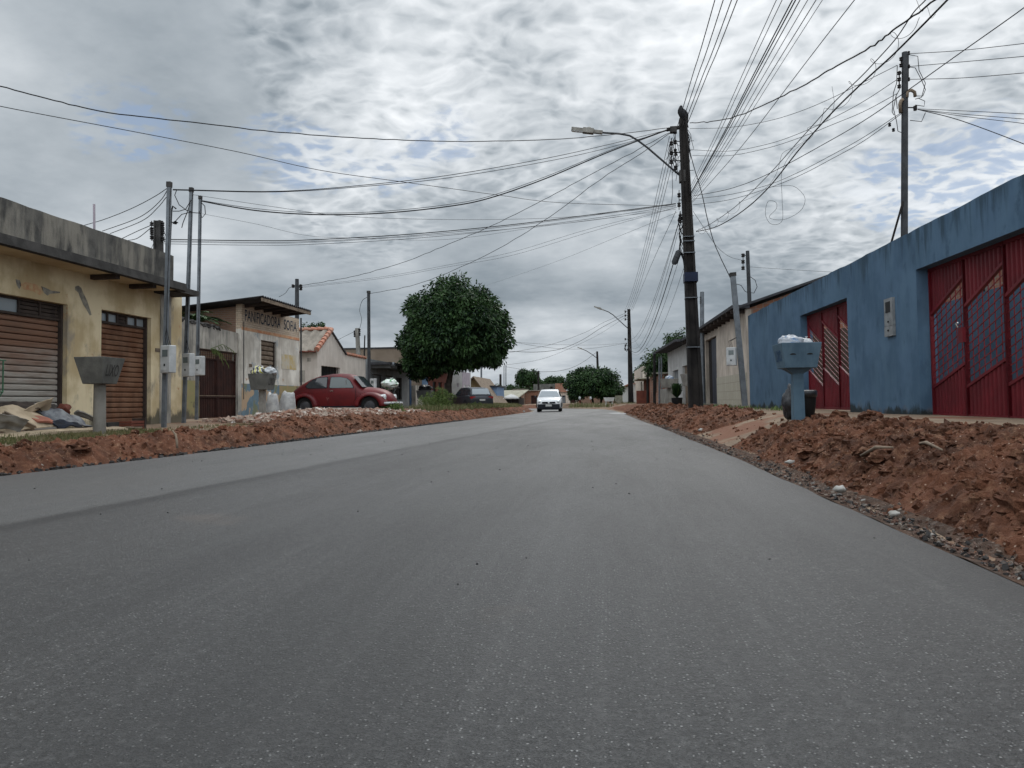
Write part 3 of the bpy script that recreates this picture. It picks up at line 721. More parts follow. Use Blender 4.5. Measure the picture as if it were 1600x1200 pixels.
for (px, py, ln) in ((163, 428, .75), (222, 443, .7)):
    q = atX(px, py, -9.42); pp = MB(); pp.box(q.x-.25, q.x+.28, q.y-.06, q.y+.06, zpb-.11, zpb-.025); pp.build('awning_bracket', 'wood', yb)
def shutter(par, a0, a1, ztp, pxl, panes, mname, trans_h, d=-.16, pitch=.105):
    sh = MB(); corr_sheet(sh, FY, a0+.04, a1-.04, .27, ztp-trans_h-.04, d, pitch, .022)
    o = sh.build('shutter', mname, par)
    fr = MB()
    FY.box(fr, a0, a0+.05, d-.03, d+.07, .25, ztp); FY.box(fr, a1-.05, a1, d-.03, d+.07, .25, ztp)
    FY.box(fr, a0+.05, a1-.05, d-.02, d+.05, ztp-trans_h-.04, ztp-trans_h); FY.box(fr, a0+.05, a1-.05, d-.02, d+.05, ztp-.04, ztp-.002)
    wd = (a1-a0-.1)/panes
    for i in range(1, panes): FY.box(fr, a0+.05+i*wd-.018, a0+.05+i*wd+.018, d-.015, d+.045, ztp-trans_h, ztp-.04)
    fr.build('shutter_frame', 'wood', par)
    for i in range(panes):
        b0, b1 = a0+.05+i*wd+.018, a0+.05+(i+1)*wd-.018
        pm_ = MB()
        if i in pxl:
            corr_sheet(pm_, FY, b0, b1, ztp-trans_h, ztp-.04, d+.01, .07, .02); pm_.build('louvre', 'wood', par)
        else:
            FY.box(pm_, b0, b1, d, d+.012, ztp-trans_h+.001, ztp-.041); pm_.build('pane', 'glasslight', par)
def shuttermat():
    m, b, pos = newmat('shutter_paint_and_rust')
    s = N('ShaderNodeSeparateXYZ'); L(pos, s.inputs[0])
    nz = NOISE(VADD(pos, (0, 0, 0), (1, .5, 3)), 1.3, 6, .65)
    f = MR(M_('ADD', M_('MULTIPLY', s.outputs[2], .42), M_('MULTIPLY', nz, .9)), .82, 1.30, 0, 1)
    c = MIXC(f, (.34, .32, .285), (.17, .085, .05))
    c = MIXC(MR(NOISE(VADD(pos, (0, 0, 0), (1, .6, 9)), 2.2, 5, .6), .5, .7, 0, .6), c, (.10, .062, .042))
    L(c, b.inputs[0]); b.inputs['Roughness'].default_value = .7; setbump(b, NOISE(pos, 40, 4, .6), .2, .004); return m
MAT['shutterpaint'] = shuttermat()
shutter(yb, s0a, s1a, zt1, (4, 5), 6, 'shutterpaint', .26)
shutter(yb, s2a, s2b, zt2, (2,), 5, 'rust', .20)
# plaster scars: a grey diagonal repair and peeled spots
def scar(F, pts, m, par, d=.003):
    mb = MB(); mb.poly([F.p(*((lambda q: (q[0], d, q[1]))(F.sz(x, y)))) for x, y in pts]); mb.build('plaster_scar', m, par)
scar(FY, [(117, 448), (122, 446), (127, 450), (130, 458), (136, 470), (140, 482), (143, 492), (140, 493), (135, 484), (130, 476), (125, 465), (122, 457), (117, 453)], 'scar_grey', yb)
scar(FY, [(64, 447), (72, 450), (80, 454), (94, 456), (93, 458), (78, 459), (74, 462), (69, 458), (66, 453)], 'scar_grey', yb)
scar(FY, [(30, 444), (40, 441), (55, 444), (66, 449), (68, 457), (62, 461), (52, 456), (44, 453), (36, 452)], 'scar_red', yb)
scar(FY, [(24, 436), (31, 438), (33, 446), (30, 452), (26, 446)], 'scar_grey', yb)
# number plate, dark damp post at the corner
q = FY.sz(246, 547); pm_ = MB(); FY.box(pm_, q[0]-.09, q[0]+.09, .001, .012, q[1]-.04, q[1]+.04); pm_.build('number_plate', 'woodlight', yb)
a_, z_ = FY.sz(252, 470); pm_ = MB(); FY.box(pm_, a_-.05, a_+.35, .001, .03, .2, zpb-.03)
pm_.build('corner_pilaster', 'greywall', yb)
pr = atX(148, 352, -9.9); pm_ = MB(); pt = atY(147, 319, pr.y); pm_.tube([(pr.x, pr.y, 3.7), pt], .022, 6)
tag(pm_.build('rod', 'lilac'), 'thin pinkish rod standing up behind the mouldy parapet', 'rod')

# green rack at the left frame edge
mb = MB(); a = atX(5, 563, -9.2); b_ = atX(4, 612, -9.2)
for dy in (0, -.5): mb.tube([(a.x, a.y+dy, b_.z), (a.x, a.y+dy, a.z)], .012, 6)
mb.tube([(a.x, a.y+.05, a.z), (a.x, a.y-.6, a.z)], .012, 6); mb.tube([(a.x, a.y, b_.z), (a.x, a.y-.6, b_.z)], .012, 6); mb.tube([(a.x, a.y, b_.z), (a.x-.2, a.y-.3, .33)], .012, 6); mb.tube([(a.x, a.y-.5, b_.z), (a.x-.2, a.y-.3, .33)], .012, 6)
tag(mb.build('metal_rack', 'greenmetal'), 'thin green metal rack before the wide grey shutter at the left edge', 'rack')

# ------------------------------------------------------------------ litter bins
def bin_trough(name, label, cx, cy, zb, h_post, w, l, hb, m, round_post=True, taper=.68, group=None, word=True, mp=None, haunch=False, rot=0., slots=False, word_m='dark_conc'):
    t = thing(name, label, 'litter bin', (cx, cy, zb), group)
    Rm = Matrix.Rotation(rot, 3, 'Z')
    def T(x, y, z): q = Rm @ V((x, y, 0)); return V((cx+q.x, cy+q.y, zb+z))
    p = MB()
    if round_post: p.tube([T(0, 0, -.15), T(0, 0, h_post)], [.10, .092], 18)
    else:
        s = .075; k = .085
        p.hexa([T(-k, -k, -.15), T(k, -k, -.15), T(k, k, -.15), T(-k, k, -.15), T(-s, -s, h_post), T(s, -s, h_post), T(s, s, h_post), T(-s, s, h_post)])
    p.build('post', mp or m, t, smooth=40 if round_post else False)
    if haunch:
        p = MB(); s = .075; k = .20
        p.hexa([T(-s, -s, h_post-.09), T(s, -s, h_post-.09), T(s, s, h_post-.09), T(-s, s, h_post-.09), T(-k, -k*.7, h_post-.001), T(k, -k*.7, h_post-.001), T(k, k*.7, h_post-.001), T(-k, k*.7, h_post-.001)])
        p.build('haunch', m, t)
    b = MB(); W, LL = w/2, l/2; th = .035; z0, z1 = h_post, h_post+hb
    o0 = [T(sx_*W*taper, sy_*LL*taper, z0) for sx_, sy_ in ((-1, -1), (1, -1), (1, 1), (-1, 1))]
    o1 = [T(sx_*W, sy_*LL, z1) for sx_, sy_ in ((-1, -1), (1, -1), (1, 1), (-1, 1))]
    i1 = [T(sx_*(W-th), sy_*(LL-th), z1) for sx_, sy_ in ((-1, -1), (1, -1), (1, 1), (-1, 1))]
    i0 = [T(sx_*(W*taper-th), sy_*(LL*taper-th), z0+th) for sx_, sy_ in ((-1, -1), (1, -1), (1, 1), (-1, 1))]
    b.add(o0+o1+i1+i0, [(0, 3, 2, 1)]+[(k, (k+1) % 4, 4+(k+1) % 4, 4+k) for k in range(4)]+[(4+k, 4+(k+1) % 4, 8+(k+1) % 4, 8+k) for k in range(4)]+[(8+k, 8+(k+1) % 4, 12+(k+1) % 4, 12+k) for k in range(4)]+[(12, 13, 14, 15)])
    bo = b.build('basin', m, t)
    bv = bo.modifiers.new('b', 'BEVEL'); bv.width = .008; bv.segments = 2
    if word:
        # moulded word on the flank that faces the street; reads along the road
        tx = MB(); k = (taper+1)/2
        sgn = 1 if word == 'L' else -1
        zt = z0+hb*.28
        up = (T(sgn*W, 0, z1)-T(sgn*W*taper, 0, z0)).normalized()
        nn = (Rm @ V((sgn, 0, 0))).normalized(); yd = Rm @ V((0, sgn, 0))
        fr = .28; o = T(sgn*W*(taper+(1-taper)*fr), -sgn*LL*.56, zt)
        text_mesh(tx, 'LIXO', o, yd, up, nn, LL*1.12, hb*.46, .006)
        tx.build('lettering', word_m, bo)
    if slots:
        for s_ in (-1, 1):
            c = T(s_*W*.42, -LL*(taper+(1-taper)*.52)-.004, z0+hb*.52)
            pts = [c+Rm @ V((.045*math.cos(a), -.0, .022*max(0, math.sin(a)))) for a in [i*math.pi/8 for i in range(9)]]
            sl_ = MB(); sl_.poly(pts); sl_.build('drain_slot', 'black', bo)
    return t
q = atZ(157, 683, .22); yb1 = 11.8; q = atY(157, 683, yb1)
zt = atY(157, 559, yb1).z; zb_ = atY(157, 600, yb1).z
bin_trough('litter_bin', 'large empty grey concrete litter bin on a round post before the ochre building', q.x-.02, q.y, q.z, zb_-q.z, .50, .66, zt-zb_, 'concrete', True, .66, 'concrete litter bins along the street', 'L', rot=R(5), mp='conc_light')
q = atY(410, 658, 21.5); zt = atY(410, 584, 21.5).z; zb_ = atY(410, 609, 21.5).z
b2 = (q, zt, zb_)
bin_trough('litter_bin', 'small concrete litter bin on a square post holding striped bags before the bakery', q.x, q.y, .15, zb_-.15, .62, .62, zt-zb_, 'concrete', False, .78, 'concrete litter bins along the street', 'L', mp='conc_light')
q = atY(1248, 655, 12.3); zt = atY(1248, 536, 12.3).z; zb_ = atY(1248, 575, 12.3).z
b3 = (q, zt, zb_)
bin_trough('litter_bin', 'blue painted litter bin with two half moon drain slots before the blue wall', q.x+.03, q.y+.15, q.z, zb_-q.z, .60, .60, zt-zb_, 'bluebin', False, .80, 'concrete litter bins along the street', 'R', haunch=True, rot=R(2), slots=True, word_m='deepblue')
# bags
def bag(name, label, c, rad, m, seed, fl=None, fold=.22, amp=.14, tie=True, group=None, nu=28, nv=18, cat='rubbish bag'):
    t = MB(); t.blob(c, rad, amp, 1.6, nu, nv, seed, fl, fold)
    if tie: t.lathe(V(c)+V((rad[0]*.15, 0, rad[2]*.86)), [(rad[0]*.18, 0), (rad[0]*.07, rad[2]*.18), (rad[0]*.2, rad[2]*.38)], 9)
    return tag(t.build(name, m, smooth=True), label, cat, group)
q, zt, zb_ = b3
bag('rubbish_bag', 'blue and white plastic bag heaped at the left in the blue bin', (q.x-.06, q.y+.15, zt+.01), (.20, .2, .13), 'bagblue', 3, tie=False)
bag('rubbish_bag', 'white tied plastic bag at the right in the blue bin', (q.x+.18, q.y+.2, zt-.01), (.13, .16, .10), 'bagwhite', 4)
gz = zr(3.2, 13)
q2 = atY(1240, 655, 13.3)
bag('rubbish_bag', 'tall pointed black refuse sack left of the blue bin post', (q2.x-.035, 13.25, gz+.23), (.17, .17, .31), 'bagblack', 5, fl=-.26, fold=.30, tie=False)
t = thing('refuse_tub', 'round black tub lined with a refuse sack right of the blue bin post', 'refuse tub', (q2.x+.235, 13.4, gz))
tb = MB(); tb.lathe((q2.x+.235, 13.4, gz), [(.09, 0), (.125, .05), (.15, .22), (.165, .42)], 22); tb.build('tub', 'black', t, smooth=40)
tb = MB(); tb.lathe((q2.x+.235, 13.4, gz+.40), [(.170, -.06), (.178, .0), (.175, .05), (.15, .06), (.13, .03)], 26); o = tb.build('liner', 'bagblack', t, smooth=True)
q, zt, zb_ = b2
bag('rubbish_bag', 'yellow and black striped bag in the bakery litter bin', (q.x-.12, q.y+.05, zt+.07), (.24, .2, .17), 'striped' if 'striped' in MAT else 'bagwhite', 8, tie=False)
o = bpy.context.scene.objects[-1]
def stripedmat():
    m, b, pos = newmat('striped_bag')
    mp = N('ShaderNodeMapping'); L(pos, mp.inputs[0]); mp.inputs[2].default_value = (0, R(25), R(20))
    wv = N('ShaderNodeTexWave'); wv.inputs['Scale'].default_value = 2.6; wv.inputs['Distortion'].default_value = 2; L(mp.outputs[0], wv.inputs[0])
    rp = N('ShaderNodeValToRGB'); rp.color_ramp.interpolation = 'CONSTANT'; L(wv.outputs[0], rp.inputs[0]); e = rp.color_ramp.elements
    e[0].color = (.05, .05, .05, 1); e[1].position = .75; e[1].color = (.50, .46, .10, 1); q = e.new(.38); q.color = (.55, .56, .56, 1)
    L(rp.outputs[0], b.inputs[0]); b.inputs['Roughness'].default_value = .45; return m
MAT['striped'] = stripedmat()
for ob in col.objects:
    if ob.get('label', '').startswith('yellow and black striped'): ob.data.materials[0] = MAT['striped']
bag('rubbish_bag', 'plain white bag at the right in the bakery litter bin', (q.x+.17, q.y+.1, zt+.06), (.21, .2, .14), 'bagwhite', 9)
# basket bin with a striped bag right of the red car, grey yard bin with a black bag behind the bush
q = atY(610, 640, 29.5); zt = atY(610, 606, 29.5).z; zb_ = atY(610, 616, 29.5).z
t = thing('basket_bin', 'open black iron basket bin on a thin pole just ahead of the red car', 'litter bin', (q.x, 29.5, .3))
mb = MB(); mb.tube([(q.x, 29.5, .2), (q.x, 29.5, zb_)], .025, 6); mb.build('post', 'black', t)
for (z, r_) in ((zt, .36), (zb_, .20)):
    mb = MB(); mb.tube([V((q.x+r_*math.cos(a), 29.5+r_*math.sin(a), z)) for a in [i*math.pi/10 for i in range(21)]], .016, 5, False); mb.build('hoop', 'black', t)
for i in range(14):
    a = i*math.pi/7; mb = MB(); mb.tube([(q.x+.20*math.cos(a), 29.5+.20*math.sin(a), zb_), (q.x+.36*math.cos(a), 29.5+.36*math.sin(a), zt)], .014, 4); mb.build('bar', 'black', t)
bag('rubbish_bag', 'white bag with green print bulging out of the black iron basket bin', (q.x, 29.5, zt+.15), (.36, .3, .20), 'baggreen', 21, fold=.15)
q = atY(664, 640, 43); zt = atY(664, 610, 43).z
bin_trough('litter_bin', 'wide grey bin topped by a black bag behind the weedy bush', q.x, 43, .3, atY(664, 623, 43).z-.3, .85, .7, zt-atY(664, 623, 43).z, 'greyhouse', False, .85, 'concrete litter bins along the street', None)
bag('rubbish_bag', 'black bag heaped on the wide grey bin by the round tree', (q.x, 43, zt+.10), (.42, .3, .24), 'bagblack', 22, tie=False)
# woven sacks beside the red car
for (px, w_, h_, sd_, lab, Y) in ((426, .26, .75, 2, 'narrow full white sack standing behind the bakery litter bin', 23.5), (448, .36, .80, 6, 'wide white woven sack with pink print beside the red car', 24.5)):
    q = atY(px, 640, Y); z0 = .3
    mb = MB(); prof = [(w_*.62, 0), (w_*.74, .05), (w_*.76, h_*.35), (w_*.70, h_*.72), (w_*.60, h_*.93), (w_*.46, h_*.985)]
    vs = []
    for rr, h in prof:
        for k in range(20):
            a = 2*math.pi*k/20; m_ = 1+.20*noise.noise(V((math.cos(a)*2, math.sin(a)*2, h*3+sd_)))+.06*noise.noise(V((math.cos(a)*6, math.sin(a)*6, h*7+sd_)))
            vs.append((q.x+rr*m_*math.cos(a)+.06*h*(1 if sd_ == 6 else -.3), q.y+rr*m_*.8*math.sin(a), z0+h+(.05*math.cos(a*2+1)+.04*math.sin(a*3) if h > .6 else 0)))
    fs = [(i*20+k, i*20+(k+1) % 20, (i+1)*20+(k+1) % 20, (i+1)*20+k) for i in range(len(prof)-1) for k in range(20)]+[tuple(range(100, 120))]
    mb.add(vs, fs); tag(mb.build('sack', 'sack', smooth=50), lab, 'sack')

# ------------------------------------------------------------------ debris heap before the wide shutter
def sheet(name, label, c, ux, uy, m, curl=.08, th=.012, seed=0, n=8, cat='board'):
    c, ux, uy = V(c), V(ux), V(uy); nn = ux.cross(uy).normalized(); mb = MB(); vs = []
    for s_ in (0, 1):
        for i in range(n+1):
            for j in range(n+1):
                a, b = i/n*2-1, j/n*2-1
                h = curl*(a*a*.8+noise.noise(V((a*1.2+seed, b*1.2, seed)))*1.2)
                e = 1+.12*noise.noise(V((a*3, b*3, seed+9)))
                vs.append(c+ux*a*e+uy*b*e+nn*(h-th*s_))
    k = (n+1)**2; fs = []
    for i in range(n):
        for j in range(n):
            a = i*(n+1)+j; fs.append((a, a+1, a+n+2, a+n+1)); fs.append((k+a, k+a+n+1, k+a+n+2, k+a+1))
    for i in range(n):
        a = i*(n+1); fs.append((a, a+n+1, k+a+n+1, k+a)); a = i*(n+1)+n; fs.append((a, k+a, k+a+n+1, a+n+1))
        a = i; fs.append((a, k+a, k+a+1, a+1)); a = n*(n+1)+i; fs.append((a, a+1, k+a+1, k+a))
    mb.add(vs, fs); return tag(mb.build(name, m, smooth=30), label, cat)
def dp(px, py, X): return atX(px, py, X)
sheet('cardboard_sheet', 'large flattened tan cardboard at the left of the debris heap', dp(28, 652, -9.15), (0, .55, .05), (.25, .1, -.16), 'cardboard', .07, seed=1)
sheet('cardboard_sheet', 'pale curled cardboard standing under the dark box in the debris heap', dp(50, 646, -9.3), (.03, .28, .10), (.10, .02, .17), 'cardboard', .06, seed=2)
sheet('cardboard_sheet', 'folded cardboard box lid peaked on top of the debris heap', dp(34, 634, -9.4), (.02, .30, .03), (.16, 0, -.08), 'wood', .09, seed=3)
sheet('board', 'upright grey board in the middle of the debris heap', dp(72, 644, -9.35), (.02, .15, -.02), (.03, .05, .14), 'greyboard', .02, .02, 4)
sheet('board', 'reddish plywood piece lying in the debris heap', dp(66, 656, -9.05), (.02, .24, -.03), (.13, .02, -.05), 'plyred', .03, .03, 5)
sheet('tarpaulin', 'crumpled blue grey tarpaulin spread on the debris heap', dp(106, 651, -9.1), (.02, .42, -.06), (.22, .05, -.13), 'tarp', .09, .008, 6, cat='tarpaulin')
sheet('tarpaulin', 'dark blue cloth fold below the grey tarpaulin', dp(108, 662, -8.85), (.02, .28, -.01), (.10, .02, -.06), 'darkcloth', .06, .02, 7, cat='tarpaulin')
sheet('board', 'long low tan sheet lying on the ground under the debris heap', dp(95, 676, -8.7), (.05, 1.35, .02), (.22, 0, -.01), 'cardboard', .03, .04, 8)
sheet('board', 'tan plank end lying right of the concrete bin post', dp(180, 670, -8.75), (.02, .55, .0), (.15, 0, .0), 'woodlight', .03, .03, 9)
sheet('board', 'broken pale lath sticking out at the right of the debris heap', dp(138, 652, -9.2), (.05, .26, -.10), (.04, .0, .03), 'conc_light', .02, .03, 10)
sheet('board', 'thin tilted brown board at the left front of the debris heap', dp(28, 660, -8.95), (.05, .26, -.12), (.05, .0, .05), 'woodlight', .01, .03, 11)
sheet('board', 'white crumpled sheet piece at the left front of the debris heap', dp(14, 660, -8.9), (.05, .22, -.05), (.08, .0, .10), 'conc_light', .05, .01, 12)
q = dp(207, 668, -8.8)
cr = thing('wooden_crate', 'small wooden crate at the right end of the debris in front of the rusty shutter', 'crate', (q.x, q.y, .28))
for k in range(3):
    mb = MB(); mb.box(q.x-.12, q.x+.12, q.y-.22, q.y+.18, .29+k*.055, .335+k*.055); mb.build('slat', 'redwood', cr)
mb = MB(); mb.box(q.x-.13, q.x+.13, q.y+.185, q.y+.23, .27, .49); mb.build('end_panel', 'wood', cr)
mb = MB(); mb.box(dp(180, 664, -9.3).x-.1, dp(180, 664, -9.3).x+.1, dp(172, 664, -9.3).y-.2, dp(215, 664, -9.3).y-.4, .30, .42)
tag(mb.build('log', 'dark_conc'), 'dark beam lying along the foot of the rusty shutter', 'beam')
mb = MB(); mb.blob(dp(98, 641, -9.4), (.11, .14, .10), .3, 1.5, 12, 8, 3); tag(mb.build('rubble_lump', 'redwood', smooth=True), 'brown lump leaning on the shutter frame by the debris heap', 'lump')

# ------------------------------------------------------------------ grass tufts
def blades(name, region, n, h, m, wd=.006, lean=.5):
    mb = MB()
    for i in range(n):
        x, y, z = region()
        hh = h*random.uniform(.4, 1.25); a = random.uniform(0, 6.28); l = random.uniform(.1, lean)*hh
        dx, dy = math.cos(a), math.sin(a); w2 = wd*random.uniform(.6, 1.4)
        b0 = V((x, y, z)); m1 = b0+V((dx*l*.35, dy*l*.35, hh*.6)); t = b0+V((dx*l, dy*l, hh)); s = V((-dy, dx, 0))*w2
        mb.add([b0-s, b0+s, m1+s*.8, m1-s*.8, t], [(0, 1, 2, 3), (3, 2, 4)])
    o = mb.build(name, m, loc=(0, 0, 0), kind='stuff'); return o
def rg1():
    y = random.uniform(6, 13.0); t = random.betavariate(1.5, 2); x = -7.55-t*1.35-(.2 if y > 11 else 0); return x, y, zl(x, y)
blades('grass', rg1, 5200, .065, 'grass')
def rg2():
    y = random.uniform(12.5, 17); x = random.uniform(-8.4, -7.6); return x, y, zl(x, y)
blades('grass', rg2, 450, .06, 'grass')
def rg3():
    y = random.uniform(33, 66); x = XL(y)-random.uniform(.9, 3.2)-max(0, (50-y)*.03); return x, y, zl(x, y)
blades('grass', rg3, 9000, .30, 'grass', .014)
def rg4():
    y = random.uniform(20, 50); x = 5.3-.028*y+random.uniform(-.5, .0); return x, y, zr(x, y)
blades('grass', rg4, 700, .12, 'leafbush', .01)
def rg5():
    y = random.uniform(62, 76); x = random.uniform(-3, 5); return x, y, .1+random.uniform(0, .1)
blades('grass', rg5, 2500, .35, 'grass', .02)

# ------------------------------------------------------------------ wall with brown gate, between shop and bakery
XF = -12.0
FG = Fac((XF-.1, 20.2), (XF-.1, 24.22), 1)
gw = thing('boundary_wall', 'stained grey wall with green foot around the brown double gate', 'wall', (XF-.1, 22, .3))
ga, _ = FG.sz(311, 600); gb = FG.len-.05; gt = FG.sz(345, 548)[1]; tz = FG.sz(320, 511)[1]
mb = MB(); FG.wall(mb, 0, FG.len, .1, lambda a: tz+.12*(1-a/FG.len), [(ga, gb, .1, gt)], -.18, 0); mb.build('wall', 'greywall', gw)
gd = FG.sz(290, 594)[1]; mb = MB(); FG.box(mb, .0, ga-.01, .002, .016, .12, gd); mb.build('painted_foot', 'dadogreen', gw)
mb = MB(); 
for i in range(9):
    a = .3+i*.3; q = FG.p(a, -.09, tz+.12*(1-a/FG.len)); mb.blob(q, (.14, .2, .07+.03*random.random()), .3, 2, 10, 6, i)
mb.build('coping', 'dark_conc', gw)
bg_ = thing('gate', 'dark brown double metal gate between the ochre shop and the bakery', 'gate', FG.p((ga+gb)/2, -.1, .3))
n = 2; wd = (gb-ga)/2
for i in range(2):
    a0, a1 = ga+.02+i*wd, ga+(i+1)*wd-.02; z1 = gt-.02-(.0 if i else .0); mb = MB()
    k = int((a1-a0)/.10)
    for j in range(k):
        b0 = a0+j*(a1-a0)/k; FG.box(mb, b0, b0+(a1-a0)/k*.8, -.10, -.085, .28, z1-.28)
    FG.box(mb, a0+.01, a1-.01, -.115, -.101, .29, z1-.29)
    o = mb.build('leaf_panel', 'brown', bg_)
    fr = MB()
    for (c0, c1, z0_, z1_) in ((a0, a0+.04, .25, z1), (a1-.04, a1, .25, z1), (a0+.04, a1-.04, z1-.29, z1-.25), (a0+.04, a1-.04, z1-.04, z1), (a0+.04, a1-.04, .95, 1.0)): FG.box(fr, c0, c1, -.084, -.05, z0_, z1_)
    for j in range(9): fr.tube([FG.p(a0+.08+j*(a1-a0-.16)/8, -.075, z1-.27), FG.p(a0+.08+j*(a1-a0-.16)/8, -.075, z1-.02)], .009, 5)
    fr.build('gate_frame', 'brown', o)
mb = MB(); FG.box(mb, ga+.05, gb-.05, -.05, -.042, 1.0, 1.025); mb.build('latch_bar', 'woodlight', bg_)

# ------------------------------------------------------------------ BAKERY
FB = Fac((XF, 24.25), (XF, 29.1), 1)
bk = thing('bakery_building', 'small bakery with painted name on brick under a corrugated overhanging roof', 'building', (XF, 26.5, .3))
zB1 = FB.sz(467, 532)[1]; zB0 = FB.sz(384, 514)[1]; zbr = (zB0+zB1)/2
ztB = FB.sz(420, 474)[1]
zdd = FB.sz(420, 601)[1]
wa, wzt = FB.sz(408, 531); wb, _ = FB.sz(432, 540); wzb = FB.sz(420, 569)[1]; 
mb = MB(); FB.wall(mb, 0, FB.len, .1, zbr, [(wa, wb, wzb-.55, wzt)], -.2, 0); mb.build('wall', 'panwall', bk)
zE_ = (atX(399, 457, -10.95).z+atX(487, 487, -10.95).z)/2; ztB = min(ztB+.3, 3.45+(zE_-3.45)*(-12.2+19.3)/(-10.95+19.3)-.08); print('bakery', ztB, zE_)
mb = MB(); FB.wall(mb, 0, FB.len, zbr+.001, ztB+.05, (), -.2, .0); mb.build('brick_band', 'brickpale', bk)
mb = MB(); FB.box(mb, -.001, FB.len, .0015, .012, zbr-.03, zbr+.07); mb.build('orange_line', 'orange', bk)
mb = MB(); FB.box(mb, .0, FB.len, .0015, .010, .1, zdd); mb.build('dado', 'dado', bk)
mb = MB(); FB.box(mb, FB.sz(436, 600)[0], FB.len-.01, .011, .013, .5, zdd-.02); mb.build('dado_patch', 'dadogreen', bk)
pa, pz1 = FB.sz(440, 553); pb, _ = FB.sz(463, 557); pz0 = FB.sz(450, 577)[1]
mb = MB(); FB.box(mb, pa, pb, .002, .008, pz0, pz1); mb.build('poster', 'poster', bk)
mb = MB(); corr_sheet(mb, FB, wa+.02, wb-.16, wzb-.54, wzt-.02, -.07, .16, .05); sh = mb.build('window_shutter', 'woodlight', bk)
mb = MB(); FB.box(mb, wb-.15, wb-.11, -.12, -.02, wzb-.54, wzt-.02); FB.box(mb, wa, wb, -.19, -.13, wzb-.54, wzt); mb.build('shutter_frame', 'wood', bk)
# painted words
mb = MB()
la, lz0 = FB.sz(382.5, 499.5); lb, _ = FB.sz(440, 500); lc, _ = FB.sz(443.5, 500); ld, _ = FB.sz(463.5, 500)
lz1 = FB.sz(382.5, 481)[1]; lzb = FB.sz(425, 510.5)[1]; lz1 = FB.sz(382.5, 483)[1]
text_mesh(mb, 'PANIFICADORA', FB.p(la, 0, lzb), FB.u, V((0, 0, 1)), FB.n, FB.sz(438, 500)[0]-la, lz1-lzb, .005)
mb.build('painted_word', 'letter', bk); mb = MB()
text_mesh(mb, 'SOFIA', FB.p(lc, 0, lzb), FB.u, V((0, 0, 1)), FB.n, ld-lc, lz1-lzb, .005)
mb.build('painted_word', 'letter', bk)
# side wall (bare brick) and roof
xr0 = -19.0; yb0 = 24.25; yb1_ = 29.1; xw = XF-.2; zlow = 3.45
mb = MB(); mb.hexa([(xr0, yb0, .1), (xw, yb0, .1), (xw, yb0+.2, .1), (xr0, yb0+.2, .1), (xr0, yb0, zlow), (xw, yb0, ztB-.03), (xw, yb0+.2, ztB-.03), (xr0, yb0+.2, zlow)])
mb.build('side_wall', 'brickold', bk)
mb = MB(); mb.hexa([(xr0, yb1_-.2, .1), (xw, yb1_-.2, .1), (xw, yb1_, .1), (xr0, yb1_, .1), (xr0, yb1_-.2, zlow), (xw, yb1_-.2, ztB-.03), (xw, yb1_, ztB-.03), (xr0, yb1_, zlow)])
mb.build('side_wall', 'panwall', bk)
e0 = atX(399, 457, -10.95); e1 = atX(487, 487, -10.95)
yA, yB = 23.6, e1.y; zE = (e0.z+e1.z)/2
def corr_roof(mb, x0, x1, y0, y1, z0, z1, pitch=.18, amp=.025, th=.02):
    n = int((y1-y0)/pitch*6); vs = []
    for i in range(n+1):
        y = y0+(y1-y0)*i/n; w2 = amp*math.sin(y/pitch*2*math.pi)
        vs += [(x0, y, z0+w2), (x1, y, z1+w2), (x1, y, z1+w2-th), (x0, y, z0+w2-th)]
    fs = []
    for i in range(n):
        for k in range(4): a = i*4+k; b = i*4+(k+1) % 4; fs.append((a, b, b+4, a+4))
    fs += [(0, 3, 2, 1), (n*4, n*4+1, n*4+2, n*4+3)]
    return mb.add(vs, fs)
mb = MB(); corr_roof(mb, xr0-.3, -10.95, yA, yB, zlow, zE); mb.build('roof', 'darkroof', bk, smooth=50)
def zroof(x): return zlow+(zE-zlow)*(x-(xr0-.3))/(-10.95-(xr0-.3))
mb = MB(); mb.hexa([(-11.02, yA+.02, zroof(-11)-.16), (-10.97, yA+.02, zroof(-11)-.16), (-10.97, yB-.02, zroof(-11)-.16), (-11.02, yB-.02, zroof(-11)-.16), (-11.02, yA+.02, zroof(-11)-.05), (-10.97, yA+.02, zroof(-11)-.05), (-10.97, yB-.02, zroof(-11)-.05), (-11.02, yB-.02, zroof(-11)-.05)]); mb.build('fascia', 'woodlight', bk)
for i in range(5):
    y = yb0+.25+i*(yB-.35-yb0-.25)/4; mb = MB()
    mb.hexa([(xw, y-.04, zroof(-12.2)-.15), (-11.03, y-.04, zroof(-11.03)-.15), (-11.03, y+.04, zroof(-11.03)-.15), (xw, y+.04, zroof(-12.2)-.15), (xw, y-.04, zroof(-12.2)-.06), (-11.03, y-.04, zroof(-11.03)-.06), (-11.03, y+.04, zroof(-11.03)-.06), (xw, y+.04, zroof(-12.2)-.06)])
    mb.build('rafter', 'wood', bk)
mb = MB(); mb.tube([FB.p(FB.len+.06, .05, .3), FB.p(FB.len+.06, .05, ztB+.1)], .035, 8); mb.build('drain_pipe', 'galvdark', bk)
mb = MB(); mb.tube([FB.p(.12, .02, .9), FB.p(.12, .02, zbr+.25)], .012, 5); mb.build('conduit', 'galvdark', bk)
q = FB.sz(391, 571); mb = MB(); FB.box(mb, q[0]-.1, q[0]+.1, .011, .02, q[1]-.05, q[1]+.05); mb.build('number_plate', 'woodlight', bk)

